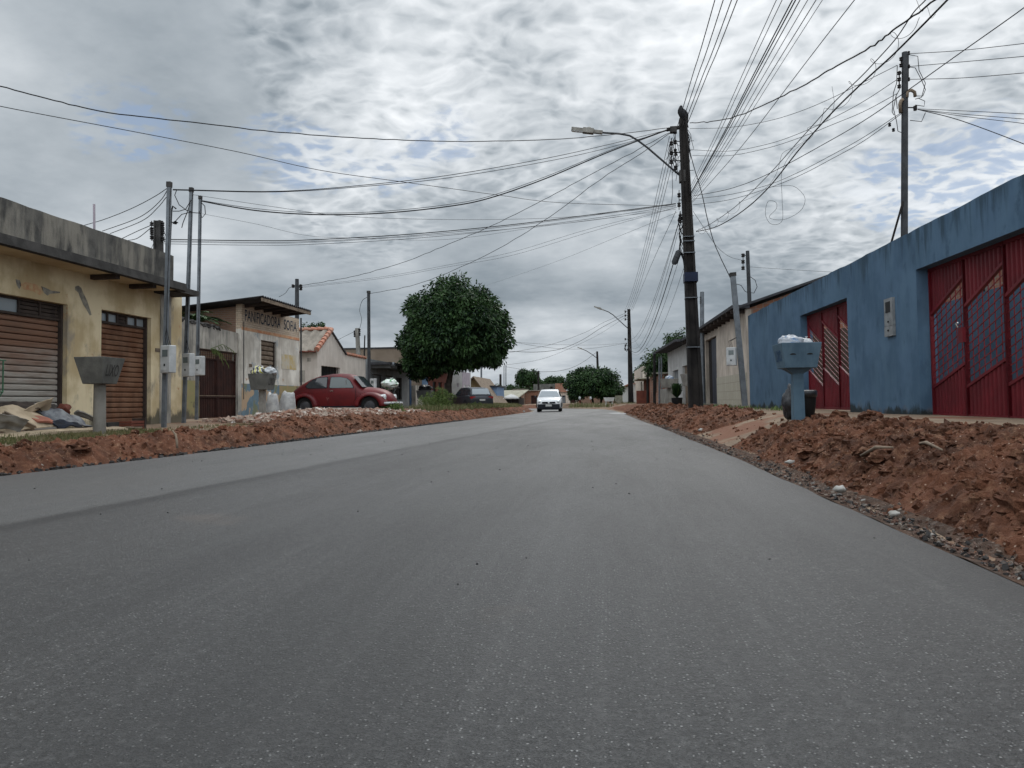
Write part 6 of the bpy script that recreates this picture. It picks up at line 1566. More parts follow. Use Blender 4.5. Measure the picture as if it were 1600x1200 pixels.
# palm behind the stained wall
pc = atY(291, 497, 23.1); t = thing('palm', 'low palm with spiky fronds rising behind the wall between ochre shop and bakery', 'palm', (pc.x, 23.1, .3))
mb = MB(); mb.tube([(pc.x, 23.1, .1), (pc.x+.02, 23.1, pc.z-.3)], [.16, .13], 10); mb.build('trunk', 'bark', t)
for i in range(22):
    a = 2*math.pi*i/22+random.uniform(-.1, .1); up = random.uniform(.3, 1.3); ln = random.uniform(1.0, 1.5); mb = MB(); pts = []
    for k in range(9):
        s = k/8; pts.append(V((pc.x, 23.1, pc.z-.3))+V((math.cos(a)*ln*s*math.cos(up*.6), math.sin(a)*ln*s*math.cos(up*.6), ln*(s*math.sin(up)-.55*s*s))))
    mb.tube(pts, [.018-.0018*k for k in range(9)], 4)
    for k in range(1, 9):
        for j in (0, .5):
            p = pts[k].lerp(pts[k-1], j); d = (pts[k]-pts[k-1]).normalized(); sd_ = d.cross(V((0, 0, 1))).normalized()
            for sg in (-1, 1):
                dd = (d*.8+sd_*sg*.7+V((0, 0, -.25))).normalized(); leaf(mb, p, dd, V((0, 0, 1)), .36*(1.1-k*.06), .05)
    mb.build('frond', 'leaf', t)
# palm frond hanging over the brown gate
mb = MB(); q = FG.p(FG.sz(322, 550)[0], .15, FG.sz(322, 545)[1]); e = FG.p(FG.sz(343, 575)[0], .3, FG.sz(343, 572)[1])
for (dx, m_) in ((0, e), (1, FG.p(FG.sz(352, 548)[0], .3, FG.sz(350, 549)[1])), (2, FG.p(FG.sz(333, 580)[0], .3, FG.sz(331, 566)[1]))):
    mid_p = q.lerp(m_, .5)+V((0, 0, .18)); mb.tube([q, mid_p, m_], [.012, .01, .004], 4)
    for k in range(8):
        p = q.lerp(m_, k/8)+V((0, 0, .18*math.sin(math.pi*k/8))); leaf(mb, p, ((m_-q).normalized()+V((0, 0, -.9))).normalized(), V((1, 0, 0)), .28, .035)
tag(mb.build('palm_frond', 'leafbush'), 'yellowish palm frond drooping over the top of the brown gate', 'palm frond')

# ------------------------------------------------------------------ utility poles
def spool(mb, c, r=.045, h=.10, axis=None):
    mb.lathe(V(c)-V((0, 0, h/2)), [(r*.7, 0), (r, h*.12), (r, h*.35), (r*.55, h*.5), (r, h*.65), (r, h*.88), (r*.7, h)], 10)
def big_pole(name, label, base, top, wb, wt, dep=.20, m='pole', group=None):
    base, top = V(base), V(top); t = thing(name, label, 'utility pole', base, group); mb = MB()
    d = top-base
    for (k0, k1) in ((-1, -.55), (.55, 1)):
        p = []
        for q, w_ in ((base-V((0, 0, .3)), wb), (top, wt)):
            dd = dep*(.9 if w_ == wb else .6)
            p += [q+V((k0*w_/2, -dd, 0)), q+V((k1*w_/2, -dd, 0)), q+V((k1*w_/2, dd, 0)), q+V((k0*w_/2, dd, 0))]
        mb.hexa(p)
    p = []
    for q, w_ in ((base-V((0, 0, .3)), wb), (top, wt)):
        dd = dep*(.9 if w_ == wb else .6)*.62
        p += [q+V((-.551*w_/2, -dd, 0)), q+V((.551*w_/2, -dd, 0)), q+V((.551*w_/2, dd, 0)), q+V((-.551*w_/2, dd, 0))]
    mb.hexa(p); mb.build('shaft', m, t); return t
def on(base, top, z): k = (z-base.z)/(top.z-base.z); return base+(top-base)*k
def lamp_arm(t, foot, mid_pts, head, r=.03):
    mb = MB(); mb.tube([foot]+mid_pts+[head], r, 8); arm = mb.build('lamp_arm', 'galvdark', t, smooth=True)
    d = (head-mid_pts[-1]).normalized(); mb = MB()
    a = head; ax = d; ay = V((0, 1, 0)); az = ax.cross(ay).normalized()
    mb.obox(a+ax*.05, ax*.16, ay*.055, az*.05); mb.obox(a+ax*.34, ax*.17, ay*.10, az*.075); mb.blob(a+ax*.33-az*.06*(1 if az.z < 0 else -1), (.09, .09, .07), 0, 1, 12, 8)
    mb.obox(a+ax*.68, ax*.19, ay*.085, az*.05)
    h = mb.build('lamp_head', 'conc_light', t); mb = MB(); mb.obox(a+ax*.68-V((0, 0, .055)), ax*.17, ay*.07, az*.01); mb.build('lamp_glass', 'lampglass', h)

PY = 24.0
pb, pt_ = atY(1088, 638, PY), atY(1067, 186, PY); pb.z = .3
mp = big_pole('utility_pole', 'tall dark concrete main pole with street lamp arm and tangled wires right of the road', pb, pt_, .43, .23)
A = lambda px, py, dy=0: atY(px, py, PY+dy)
# racks with spool insulators
for (px, ys_) in ((1055, (206, 222, 236)), (1049, (224, 239, 253)), (1056, (240, 262)), (1061, (305, 320)), (1063, (338, 345))):
    mb = MB(); y0_, y1_ = min(ys_)-8, max(ys_)+8; mb.tube([A(px, y0_), A(px, y1_)], .012, 5); mb.tube([A(px, (y0_+y1_)/2), A(px+16, (y0_+y1_)/2)], .016, 5)
    rk = mb.build('insulator_rack', 'black', mp); mb = MB()
    for y in ys_: spool(mb, A(px, y), .055, .13)
    mb.build('insulator', 'insul', rk)
mb = MB(); mb.obox(A(1057, 200), V((.30, 0, .04)), V((0, .05, 0)), V((0, 0, .045))); mb.obox(A(1052, 203), V((.10, 0, 0)), V((0, .09, 0)), V((0, 0, .09))); mb.build('crossarm', 'dark_conc', mp)
for py in (221, 235, 267, 338):   # steel bolts sticking out right
    mb = MB(); mb.tube([A(1070, py), A(1084, py-1)], .010, 5); mb.build('bolt', 'galvdark', mp)
lamp_arm(mp, A(1066, 277), [A(1048, 262), A(1012, 231), A(996, 219), A(984, 212), A(968, 209), A(945, 207.5)], A(936, 206.5), .032)
mb = MB(); mb.obox(A(1066, 276), V((.09, 0, 0)), V((0, .12, 0)), V((0, 0, .18))); mb.build('lamp_bracket', 'dark_conc', mp)
mb = MB(); mb.obox(A(1079, 434), V((.20, 0, 0)), V((0, .24, 0)), V((0, 0, .14))); mb.build('band_box', 'bluebox', mp)
for py in (371, 378, 396, 466, 543): 
    q = on(pb, pt_, A(1078, py).z); mb = MB(); w_ = .43+(.23-.43)*(q.z-pb.z)/(pt_.z-pb.z); mb.obox(q, V((w_/2+.012, 0, 0)), V((0, .2, 0)), V((0, 0, .012))); mb.build('steel_strap', 'galv', mp)
mb = MB(); ax = (A(1053, 412)-A(1061, 393)).normalized(); mb.tube([A(1061, 391), A(1060.5, 394), A(1054, 410), A(1053, 413)], [.05, .10, .10, .06], 10); jb = mb.build('splice_box', 'galvdark', mp, smooth=40)
mb = MB(); mb.tube([A(1061, 391), A(1064, 376), A(1061, 365), A(1067, 352)], .02, 6); mb.tube([A(1064, 395), A(1068, 405), A(1070, 418), A(1073, 424)], .03, 6); mb.tube([A(1063, 330), A(1060, 345), A(1062, 360), A(1068, 368)], .015, 5)
mb.build('jumper_cable', 'wire', mp)
mb = MB()
for i in range(16):     # tangle around the top
    x = random.uniform(1047, 1062); y = random.uniform(205, 250); p = [A(x, y)]
    for k in range(4): x += random.uniform(-5, 6); y += random.uniform(2, 12); p.append(A(x, y, random.uniform(-.1, .1)))
    mb.tube(p, .008, 4)
for i in range(8):
    x = random.uniform(1071, 1074); y = random.uniform(195, 230); p = [A(x, y)]
    for k in range(4): x += random.uniform(-2, 4); y += random.uniform(4, 12); p.append(A(x, y, random.uniform(-.1, .1)))
    mb.tube(p, .008, 4)
mb.tube([A(1074, 207), A(1079, 215), A(1076, 226), A(1072, 232)], .009, 4); mb.tube([A(1049, 320), A(1051, 300), A(1050, 262)], .008, 4)
for i in range(9):
    x = random.uniform(1062, 1066); y = random.uniform(330, 380); mb.tube([A(x, y), A(x-random.uniform(1, 4), y+12), A(x+random.uniform(-1, 3), y+24)], .009, 4)
mb.build('wire_tangle', 'wire', mp)
# bird on the pole top: vulture seen from behind, hunched
bt = thing('perched_bird', 'black hunched vulture perched on the main pole top', 'bird', A(1068, 190))
mb = MB(); vs = []; n = 18
prof = [(0, .30, .0), (.07, .26, .06), (.115, .18, .15), (.155, .05, .29), (.17, -.02, .40), (.155, -.03, .50), (.115, -.01, .57), (.075, .03, .615), (.065, .06, .645), (.05, .08, .675), (.0, .09, .69)]
c = A(1068.5, 192)
sp = [(.02, .09, -.10, .03), (.05, .07, -.04, .05), (.075, .055, .04, .07), (.11, .03, .12, .10), (.145, .0, .22, .125), (.15, -.03, .31, .12), (.125, -.06, .39, .10), (.08, -.085, .44, .075), (.055, -.09, .475, .055), (.05, -.08, .51, .05), (.02, -.075, .545, .02)]
for (rx_, cx0, cz0, ry_) in sp:
    for k in range(n):
        a = 2*math.pi*k/n; m_ = 1+.10*noise.noise(V((math.cos(a)*3, math.sin(a)*3, cz0*9)))
        vs.append(c+V((cx0+rx_*m_*math.cos(a), ry_*m_*math.sin(a)-.02, cz0)))
mb.add(vs, [(i*n+k, i*n+(k+1) % n, (i+1)*n+(k+1) % n, (i+1)*n+k) for i in range(len(sp)-1) for k in range(n)]+[tuple(range(n-1, -1, -1)), tuple(range((len(sp)-1)*n, len(sp)*n))])
mb.v += []
bb = mb.build('body', 'bird', bt, smooth=True)
mb = MB(); mb.hexa([c+V(p) for p in ((.05, -.03, -.14), (.14, -.03, -.16), (.14, .0, -.16), (.05, .0, -.14), (.02, -.05, .02), (.10, -.05, .02), (.10, .02, .02), (.02, .02, .02))]); mb.build('tail', 'bird', bt)
mb = MB(); mb.tube([c+V((-.075, .0, .51)), c+V((-.085, .06, .50)), c+V((-.085, .09, .48))], [.022, .014, .004], 7); mb.build('beak', 'galvdark', bt)
for s_ in (-1, 1):
    mb = MB(); mb.tube([c+V((.03+s_*.04, 0, -.02)), c+V((s_*.04, .01, -.09)), c+V((s_*.04, .05, -.10))], .01, 5); mb.build('leg', 'galvdark', bt)

# second and third poles along the road
p2b, p2t = atY(986, 636, 72), atY(982.5, 483, 72); p2b.z = .0
sp_ = big_pole('utility_pole', 'second utility pole with lamp arm farther down the right side', p2b, p2t, .52, .26)
B_ = lambda px, py: atY(px, py, 72)
lamp_arm(sp_, B_(981, 513), [B_(970, 503), B_(958, 492), B_(950, 487)], B_(942, 484), .04)
mb = MB()
for py in (487, 493, 499, 530, 540, 546): spool(mb, B_(977, py), .07, .2); mb.tube([B_(977, py), B_(983, py)], .02, 5)
mb.tube([B_(979, 536), B_(976, 545), B_(979, 549), B_(982, 543)], .05, 6)
mb.build('insulator', 'insul', sp_)
p3b, p3t = atY(936, 632, 112), atY(933, 549, 112); p3b.z = 0
sp3 = big_pole('utility_pole', 'distant utility pole with lamp arm rising behind the dark tree mass', p3b, p3t, .5, .28)
C_ = lambda px, py: atY(px, py, 112)
lamp_arm(sp3, C_(932, 559), [C_(924, 553), C_(916, 548)], C_(911, 546), .05)
p4b, p4t = atY(842, 640, 92), atY(841, 580, 92); p4b.z = 0
big_pole('utility_pole', 'slim dark pole standing behind the far white car', p4b, p4t, .26, .2, .12)
for (px, yb_, yt, Dd, r_, lab) in ((782, 640, 586, 84, .14, 'thick short dark post left of the far parked white umbrella'), (787.5, 640, 573, 84, .05, 'thin grey meter mast, left of a close pair near the umbrella'), (790.5, 640, 572, 86, .06, 'thin grey meter mast, right of a close pair near the umbrella'), (752, 610, 570, 72, .10, 'single grey mast behind the cream house roof'),
        (1012, 632, 568, 57, .10, 'short dark post in front of the orange brick house'), (1022.5, 632, 553, 50, .10, 'stout dark post beside the orange brick house'), (1030, 632, 560, 44, .05, 'thin steel mast left of the wide stained concrete bin'), (1033.5, 632, 559, 46, .05, 'thin pale mast just behind the steel one near the wide bin')):
    a, b = atY(px, yb_, Dd), atY(px, yt, Dd); t = thing('post', lab, 'post', (a.x, Dd, .1)); mb = MB(); mb.tube([(a.x, Dd, 0), b], [r_, r_*.85], 8); mb.build('mast', 'pole' if 'dark' in lab else 'galv', t, smooth=40)
    mb = MB(); mb.lathe(b, [(r_*1.1, 0), (r_*.6, .1)], 8); mb.build('cap', 'galvdark', t)
def poly_wire(name, label, P, r, m, cat='wire', group=None):
    mb = MB(); mb.tube(P, r*.82, 5); o = mb.build(name, m, smooth=True); return tag(o, label, cat, group)
# residential standards (steel posts with meter boxes)
def meter_post(label, px, py, ptx, pty, boxy, zb, r=.036, m='galv', boxside=.12, cable=True, Y=None):
    b = atZ(px, py, zb) if Y is None else atY(px, py, Y); Y = b.y; tp = atY(ptx, pty, Y)
    t = thing('meter_post', label, 'meter post', b, 'steel posts with electricity meters'); mb = MB()
    d_ = (tp-b).normalized(); ay = V((0, 1, 0)); az = d_.cross(ay).normalized()
    mb.hexa([b+az*i*r+ay*j*r for i, j in ((-1, -1), (1, -1), (1, 1), (-1, 1))]+[tp+az*i*r*.92+ay*j*r*.92 for i, j in ((-1, -1), (1, -1), (1, 1), (-1, 1))]); mb.build('mast', m, t)
    mb = MB(); mb.obox(tp+V((0, 0, .02)), az*r*1.15, ay*r*1.15, d_*.05); mb.build('cap', 'dark_conc', t)
    q = b+d_*((atY(px, boxy, Y).z-b.z)/d_.z)+V((boxside, -.10, 0))
    W2, H2, D2 = .125, .26, .07
    mb = MB(); mb.obox(q, V((W2, -.05, 0)), V((.03, D2, 0)), V((0, 0, H2))); bx_ = mb.build('meter_case', 'meter', t); bv = bx_.modifiers.new('b', 'BEVEL'); bv.width = .02; bv.segments = 3
    f = q-V((.03, D2, 0))*1.03
    mb = MB(); mb.obox(f+V((.01, 0, .11)), V((W2*.55, -.022, 0)), V((.003, .006, 0)), V((0, 0, .065))); mb.build('meter_window', 'meterglass', bx_)
    mb = MB(); mb.obox(f+V((0, 0, -.12)), V((W2*.75, -.03, 0)), V((.002, .005, 0)), V((0, 0, .09))); mb.build('breaker_lid', 'meter', bx_)
    mb = MB(); mb.obox(f+V((0, -.006, -.11)), V((.016, -.006, 0)), V((.002, .005, 0)), V((0, 0, .022))); mb.build('breaker', 'black', bx_)
    if cable:
        mb = MB()
        for k in range(3):
            mb.tube([q+V((.04*(k-1), 0, H2)), q+V((.03*(k-1)-.04, 0, H2+.18)), b+d_*((q.z-b.z+.6)/d_.z)+V((.038, -.045, 0)), tp+V((.038, -.045, -.3)), tp+V((.05, -.02, -.05))], .006, 5)
        mb.build('riser_cable', 'wire', t)
    return t, b, tp
m1_ = meter_post('nearest tall steel post with white meter box at the corner of the ochre shop', 256, 668, 264.5, 290, 562, .31)
m2_ = meter_post('middle steel post with white meter box before the stained grey wall', 287, 662, 299, 298, 571, .31)
m3_ = meter_post('right hand steel post with white meter box beside the brown gate', 307, 657, 313, 310, 572, .31)
m5_ = meter_post('slim steel post with meter box between red car and grey garage house', 577, 645, 576, 457, 601, .3, .06, 'galvdark', .22, Y=33)
m6_ = meter_post('leaning pale steel post with meter box before the stone tiled wall', 1164, 634, 1145, 430, 557, .4, .075, 'galv', -.26, Y=22.5)
# little iron pipe with hooks next to the first post
tp = m1_[2]; Y1 = m1_[1].y
mb = MB(); mb.tube([atY(261, 470, Y1+.4), atY(263.5, 262+60, Y1+.4), atY(266, 322, Y1+.4)], .018, 6)
t = thing('iron_pipe', 'thin black iron pipe bent at the top just behind the nearest steel post', 'pipe', atY(261, 470, Y1+.4)); mb = MB()
mb.tube([atY(262, 468, Y1+.4), atY(268, 330, Y1+.4), atY(270, 322, Y1+.4), atY(275, 326, Y1+.4)], .016, 6); mb.build('pipe', 'black', t)
mb = MB(); mb.tube([atY(262, 347, Y1+.4), atY(278, 348, Y1+.4)], .012, 5); spool(mb, atY(274, 348, Y1+.4), .03, .06); mb.build('hook', 'black', t)
for k, pp_ in enumerate((((276, 297), (273, 305), (280, 320), (292, 329), (300, 331)), ((270, 330), (280, 330), (290, 327), (299, 312)), ((314, 316), (320, 322), (321, 334), (316, 340), (311, 330)), ((270, 350), (284, 335), (296, 332), (312, 333)), ((297, 318), (292, 333), (286, 348), (284, 356)))):
    poly_wire('loose_wire', ('slack loop hanging from the nearest steel post to the middle one', 'short slack wire joining the nearest and middle steel posts', 'small curl of wire at the head of the right hand steel post', 'slack wire rising from the iron pipe to the right hand steel post', 'frayed wire end dangling under the middle steel post head')[k], [atY(x, y, Y1) for x, y in pp_], .010, 'wire')
# dark concrete pole behind the ochre parapet
Yq = 17.5; a, b = atY(249, 420, Yq), atY(247.5, 345, Yq)
t = big_pole('utility_pole', 'short thick dark pole with insulators behind the mouldy parapet', (a.x, Yq, .4), (b.x, Yq, b.z), .26, .17, .12, 'dark_conc')
mb = MB()
for (px, ys_) in ((237, (350, 358, 364, 371)), (254, (350, 357, 363, 373))):
    for y in ys_: spool(mb, atY(px, y, Yq), .045, .09)
    mb.tube([atY(px, min(ys_)-5, Yq), atY(px, max(ys_)+5, Yq)], .012, 5); mb.tube([atY(px, 360, Yq), atY(247, 360, Yq)], .015, 5)
mb.build('insulator', 'insul', t)
mb = MB()
for i in range(8):
    x, y = random.uniform(235, 258), random.uniform(350, 372); mb.tube([atY(x, y, Yq), atY(x+random.uniform(-8, 8), y+8, Yq), atY(x+random.uniform(-8, 8), y+18, Yq)], .007, 4)
mb.build('loose_wires', 'wire', t)
def thin_pole(label, px, pyb, ptx, pyt, Y, r, m='galvdark', ins=(), tang=0, zb=.3):
    a, b = atY(px, pyb, Y), atY(ptx, pyt, Y); t = thing('service_pole', label, 'service pole', (a.x, Y, zb)); mb = MB(); mb.tube([(a.x, Y, zb), a, b], [r, r, r*.9], 8); mb.build('mast', m, t, smooth=40)
    for (ix, iys) in ins:
        mb = MB()
        for y in iys: spool(mb, atY(ix, y, Y), .05*Y/22, .10*Y/22)
        mb.tube([atY(ix, min(iys)-3, Y), atY(ix, max(iys)+3, Y)], .014, 5); mb.tube([atY(ix, iys[0], Y), atY((px+ptx)/2, iys[0], Y)], .014, 5)
        mb.build('insulator', 'insul', t)
    return t
thin_pole('brown service pole with small insulators behind the bakery roof', 464, 470, 464, 436, 30.2, .09, 'galvdark', ((458, (447,)), (470, (447, 451))))
thin_pole('pale concrete service pole behind the pink house roof', 560, 555, 558, 513, 40, .13, 'conc_light', ((555, (519, 524)), (561, (516, 522))))
thin_pole('thin dark steel rod behind the pink house roof end', 569, 560, 570, 524, 41, .04, 'black')
thin_pole('tall square service mast with insulators and curved pipes rising behind the blue wall', 1413, 372, 1414, 82, 16.6, .072, 'galvdark', ((1408, (92, 102)), (1419, (83, 104, 124)), (1405, (114, 124, 135)), (1408, (174,)), (1430, (168, 170))), zb=.4)
t = [o for o in col.objects if o.name.startswith('service_pole')][-1]
E5 = lambda px, py: atY(px, py, 16.55)
for (pp_) in (((1417, 152), (1418, 143), (1424, 141), (1429, 144), (1430, 151)), ((1407, 176), (1406, 163), (1408, 157), (1411, 155))):
    mb = MB(); mb.tube([E5(*q) for q in pp_], .035, 8); mb.build('bent_pipe', 'woodlight', t, smooth=True)
mb = MB(); mb.tube([E5(1411, 315), E5(1393, 378)], .022, 6); mb.build('stay_rod', 'pole', t)
mb = MB()
for pp_ in (((1418, 85), (1434, 88), (1436, 110), (1446, 130), (1440, 152), (1430, 155)), ((1416, 104), (1430, 106), (1440, 125), (1446, 140), (1442, 150), (1432, 150)), ((1434, 153), (1445, 158), (1444, 166), (1430, 164)), ((1422, 188), (1440, 190), (1446, 176)), ((1402, 102), (1401, 130), (1396, 145), (1394, 175), (1397, 180)), ((1400, 150), (1396, 170), (1401, 190), (1403, 205), (1408, 207)), ((1408, 135), (1400, 150), (1402, 170))):
    mb.tube([E5(*q) for q in pp_], .008, 4)
spool(mb, E5(1390, 195), .03, .07); spool(mb, E5(1396, 203), .03, .07)
mb.build('loose_wires', 'wire', t)
t = thin_pole('thin service pole with three insulators behind the beige house roof', 1171, 470, 1168, 392, 29.5, .075, 'galvdark', ((1161, (399, 409, 419)),), zb=.4)
mb = MB(); mb.tube([atY(1169, 430, 29.5), atY(1180, 438, 29.5), atY(1183, 448, 29.5), atY(1178, 458, 29.5), atY(1171, 457, 29.5)], .012, 5); mb.tube([atY(1147, 446, 29.5), atY(1152, 444, 29.5), atY(1158, 446, 29.5), atY(1164, 455, 29.5), atY(1170, 458, 29.5)], .012, 5); mb.build('loose_wires', 'wire', t)
thin_pole('slim pale service pole behind the beige house roof left of the meter post', 1097, 515, 1097, 456, 36, .10, 'galv', ((1096, (466, 472)),), zb=.4)
mb = MB(); mb.tube([atY(1161, 395, 29.5), atY(1161, 422, 29.5)], .01, 4)

# ------------------------------------------------------------------ overhead wires
def catm(P, n=7):
    if len(P) < 3:
        return P
    out = []; Q = [P[0]*2-P[1]]+P+[P[-1]*2-P[-2]]
    for i in range(1, len(Q)-2):
        for k in range(n):
            t = k/n; a, b, c, d = Q[i-1], Q[i], Q[i+1], Q[i+2]
            out.append(.5*((2*b)+(c-a)*t+(2*a-5*b+4*c-d)*t*t+(3*b-a-3*c+d)*t*t*t))
    out.append(P[-1]); return out
def cross(label, px, Y0, Y1, r=.010, m='wire', group=None, wob=0.):
    p0 = atY(*px[0], Y0); p1 = atY(*px[-1], Y1); d = V((p1.x-p0.x, p1.y-p0.y, 0)); nn = V((d.y, -d.x, 0)); P = [p0]
    for q in px[1:-1]:
        rr = ray(*q); t = (p0-CO).dot(nn)/rr.dot(nn); P.append(CO+rr*t)
    P.append(p1); P = catm(P)
    if wob:
        P = [p+V((0, 0, wob*noise.noise(V((i*.9, 3, label.__hash__() % 7))))) for i, p in enumerate(P)]
    return poly_wire('overhead_wire', label, P, r, m, group=group)
def along(label, p0, p1, sag, r=.010, m='wire', group=None):
    p0, p1 = V(p0), V(p1); n = 22
    return poly_wire('overhead_wire', label, [p0.lerp(p1, k/n)-V((0, 0, 4*sag*(k/n)*(1-k/n))) for k in range(n+1)], r, m, group=group)
m1y, m2y, m3y = m1_[1].y, m2_[1].y, m3_[1].y
cross('highest left wire running from the top left edge to the main pole', [(-60, 122), (0, 135), (85, 157), (170, 176), (300, 191), (430, 206), (550, 215), (660, 220), (740, 221), (860, 218), (960, 210), (1050, 199)], 10.5, 24, .013, wob=.02)
cross('second left wire slanting from the left edge down behind the tree to the main pole', [(-60, 150), (0, 166), (200, 204), (370, 237), (500, 266), (620, 283), (700, 294), (780, 305), (880, 317), (1056, 322)], 10, 24, .008)
g = 'twin wires from the nearest steel post to the main pole top'
cross('one of two close wires from the nearest steel post to the main pole top', [(270, 296), (430, 299), (560, 290), (700, 274), (850, 248), (950, 226), (1047, 202)], m1y, 24, .010, group=g)
cross('one of two close wires from the nearest steel post to the main pole top', [(270, 297), (430, 300), (560, 292), (700, 278), (850, 253), (950, 231), (1047, 203)], m1y, 24, .009, group=g)
cross('thick sagging bundle from the right hand steel post to the main pole top', [(314, 314), (350, 321), (400, 329), (460, 334), (520, 335.5), (600, 333), (690, 324), (760, 311), (850, 280), (950, 238), (1046, 202)], m3y, 24, .022)
cross('slimmer wire riding along the thick sagging bundle', [(314, 313), (350, 319), (400, 326), (460, 331), (520, 333), (600, 330), (690, 321), (760, 308), (850, 277), (950, 236), (1046, 201)], m3y, 24, .010)
cross('faint wire from the middle steel post to the main pole waist', [(300, 304), (420, 322), (530, 337), (640, 342), (770, 343), (900, 338), (1056, 321)], m2y, 24, .006, 'wirethin')
g = 'low bundle of wires from the parapet pole to the main pole waist'
for (dy0, dy1, r_, m_) in ((0, 0, .015, 'wire'), (2.5, 1.5, .008, 'wire'), (7, 6, .008, 'wirethin'), (4, 9, .006, 'wirethin')):
    cross('one of the low wires crossing from the parapet pole to the main pole', [(256, 374+dy0), (390, 376+dy0), (480, 375+dy0), (640, 366+dy0), (800, 351+(dy0+dy1)/2), (950, 332+dy1), (1056, 318+dy1*.6)], Yq, 24, r_, m_, group=g)
cross('faint wire curving from the right steel post down to the low bundle', [(316, 334), (400, 350), (480, 368), (560, 372), (700, 374), (860, 352), (1056, 327)], m3y, 24, .005, 'wirethin')
cross('kinked service wire from the bakery pole up to the main pole top', [(466, 447), (520, 438), (560, 430), (630, 410), (690, 386), (770, 352), (850, 312), (900, 285), (1000, 232), (1046, 207)], 30.2, 24, .012, wob=.03)
cross('service wire from the garage post up to the main pole top', [(577, 459), (640, 447), (700, 426), (780, 388), (860, 338), (940, 279), (1000, 241), (1047, 208)], 33, 24, .012, wob=.03)
g = 'two faint wires from the bakery pole to the main pole'
for k in (0, 5): cross('one of two faint wires from the bakery pole to the main pole', [(470, 448+k*.3), (600, 432+k*.5), (700, 414+k*.6), (800, 394+k), (920, 358+k), (1058, 324)], 30.2, 24, .006, 'wirethin', group=g)
cross('faint wire from behind the round tree to the main pole waist', [(760, 446), (860, 412), (960, 372), (1058, 332)], 60, 24, .006, 'wirethin')
# drops over the ochre roof
for (pp_, lab) in ((((263, 293), (240, 308), (205, 326), (165, 342), (132, 352)), 'upper roof wire from the nearest steel post over the ochre parapet'), (((262, 296), (252, 312), (230, 332), (205, 345), (160, 361)), 'middle roof wire from the nearest steel post over the ochre parapet'), (((260, 308), (246, 325), (222, 345), (172, 365)), 'lower roof wire from the nearest steel post over the ochre parapet'), (((236, 352), (215, 361), (188, 374)), 'short thick wire from the parapet pole to the roof'), (((236, 356), (215, 372), (198, 376)), 'short thin wire from the parapet pole to the roof')):
    cross(lab, list(pp_), m1y if px else 15, 15.5, .009)
mb = MB()
# wires along the street over the camera
def endat(px, py, Y): return atY(px, py, Y)
for i, (t0, t1) in enumerate((((1059, 196), (1117, 0)), ((1063, 200), (1130, 0)), ((1067, 200), (1143, 0)), ((1073, 196), (1152, 0)))):
    a = atY(*t0, 24); b = atY(*t1, 15.6); d = b-a; c = b+d*2.2+V((0, 0, .5))
    P = catm([a, a.lerp(b, .5)-V((0, 0, .0)), b, c]); poly_wire('overhead_wire', 'one of four high parallel wires fanning from the pole top to the upper edge', P, .013, 'wire', group='four high mains wires over the road')
    a2 = atY(1046+i*3.2, 213+i*7, 24); b2_ = atY(975+i*1.2, 487+i*3.5, 72)
    along('one of four mains wires from the main pole down to the second pole', a2, b2_, .75, .010, group='four mains wires between the first two poles')
for i, (x0, y0, x1, Yt, r_) in enumerate(((1075, 300, 1213, 10.9, .007), (1076, 303, 1222, 10.9, .007), (1077, 306, 1238, 11, .012), (1077, 307, 1243, 11, .012), (1078, 308, 1250, 11, .009), (1079, 310, 1262, 11, .007), (1080, 312, 1275, 11, .008), (1081, 315, 1285, 11.1, .006))):
    a = atY(x0, y0, 24); b = atY(x1, 0, Yt); d = b-a; c = b+d*1.6
    poly_wire('overhead_wire', 'one of the lower communication wires fanning from the pole waist to the upper edge', catm([a, a.lerp(b, .5)-V((0, 0, .06)), b, c]), r_, 'wire' if r_ > .007 else 'wirethin', group='lower communication wires over the road')
a = atY(1082, 316, 24); b = atY(1335, 0, 10.5); poly_wire('overhead_wire', 'single stray wire right of the communication fan running to the upper edge', catm([a, a.lerp(b, .5)-V((0, 0, .12)), b, b+(b-a)*.8]), .008, 'wire')
g = 'communication wires between the first two poles'
for i, (x, y, x2, y2, sg, r_) in enumerate(((1061, 345, 980, 528, 1.3, .009), (1061, 347, 980, 531, 1.5, .009), (1062, 352, 981, 534, 1.9, .008), (1052, 412, 981, 538, 1.6, .018), (1064, 395, 981, 541, 1.8, .008), (1068, 420, 983, 500, 2.6, .007))):
    along('one of the lower wires sagging from the main pole to the second pole', atY(x, y, 24), atY(x2, y2, 72), sg, r_, group=g)
# right side wires
cross('thick twisted cable rising right from the pole top to the upper edge', [(1078, 192), (1110, 190), (1150, 182), (1200, 161), (1260, 131), (1300, 107), (1360, 74), (1400, 44), (1462, 0), (1500, -30)], 24, 9.5, .016, wob=.035)
cross('black cable from the pole waist sweeping up right to the upper edge', [(1088, 362), (1120, 354), (1160, 330), (1200, 294), (1250, 232), (1300, 176), (1350, 127), (1400, 81), (1480, 0), (1510, -32)], 24, 8.5, .015)
cross('spiral wrapped wire just above the sweeping black cable', [(1088, 361), (1110, 350), (1150, 322), (1200, 274), (1250, 218), (1300, 163), (1340, 125), (1367, 97), (1400, 60), (1427, 20), (1446, 0), (1470, -30)], 24, 8.8, .009)
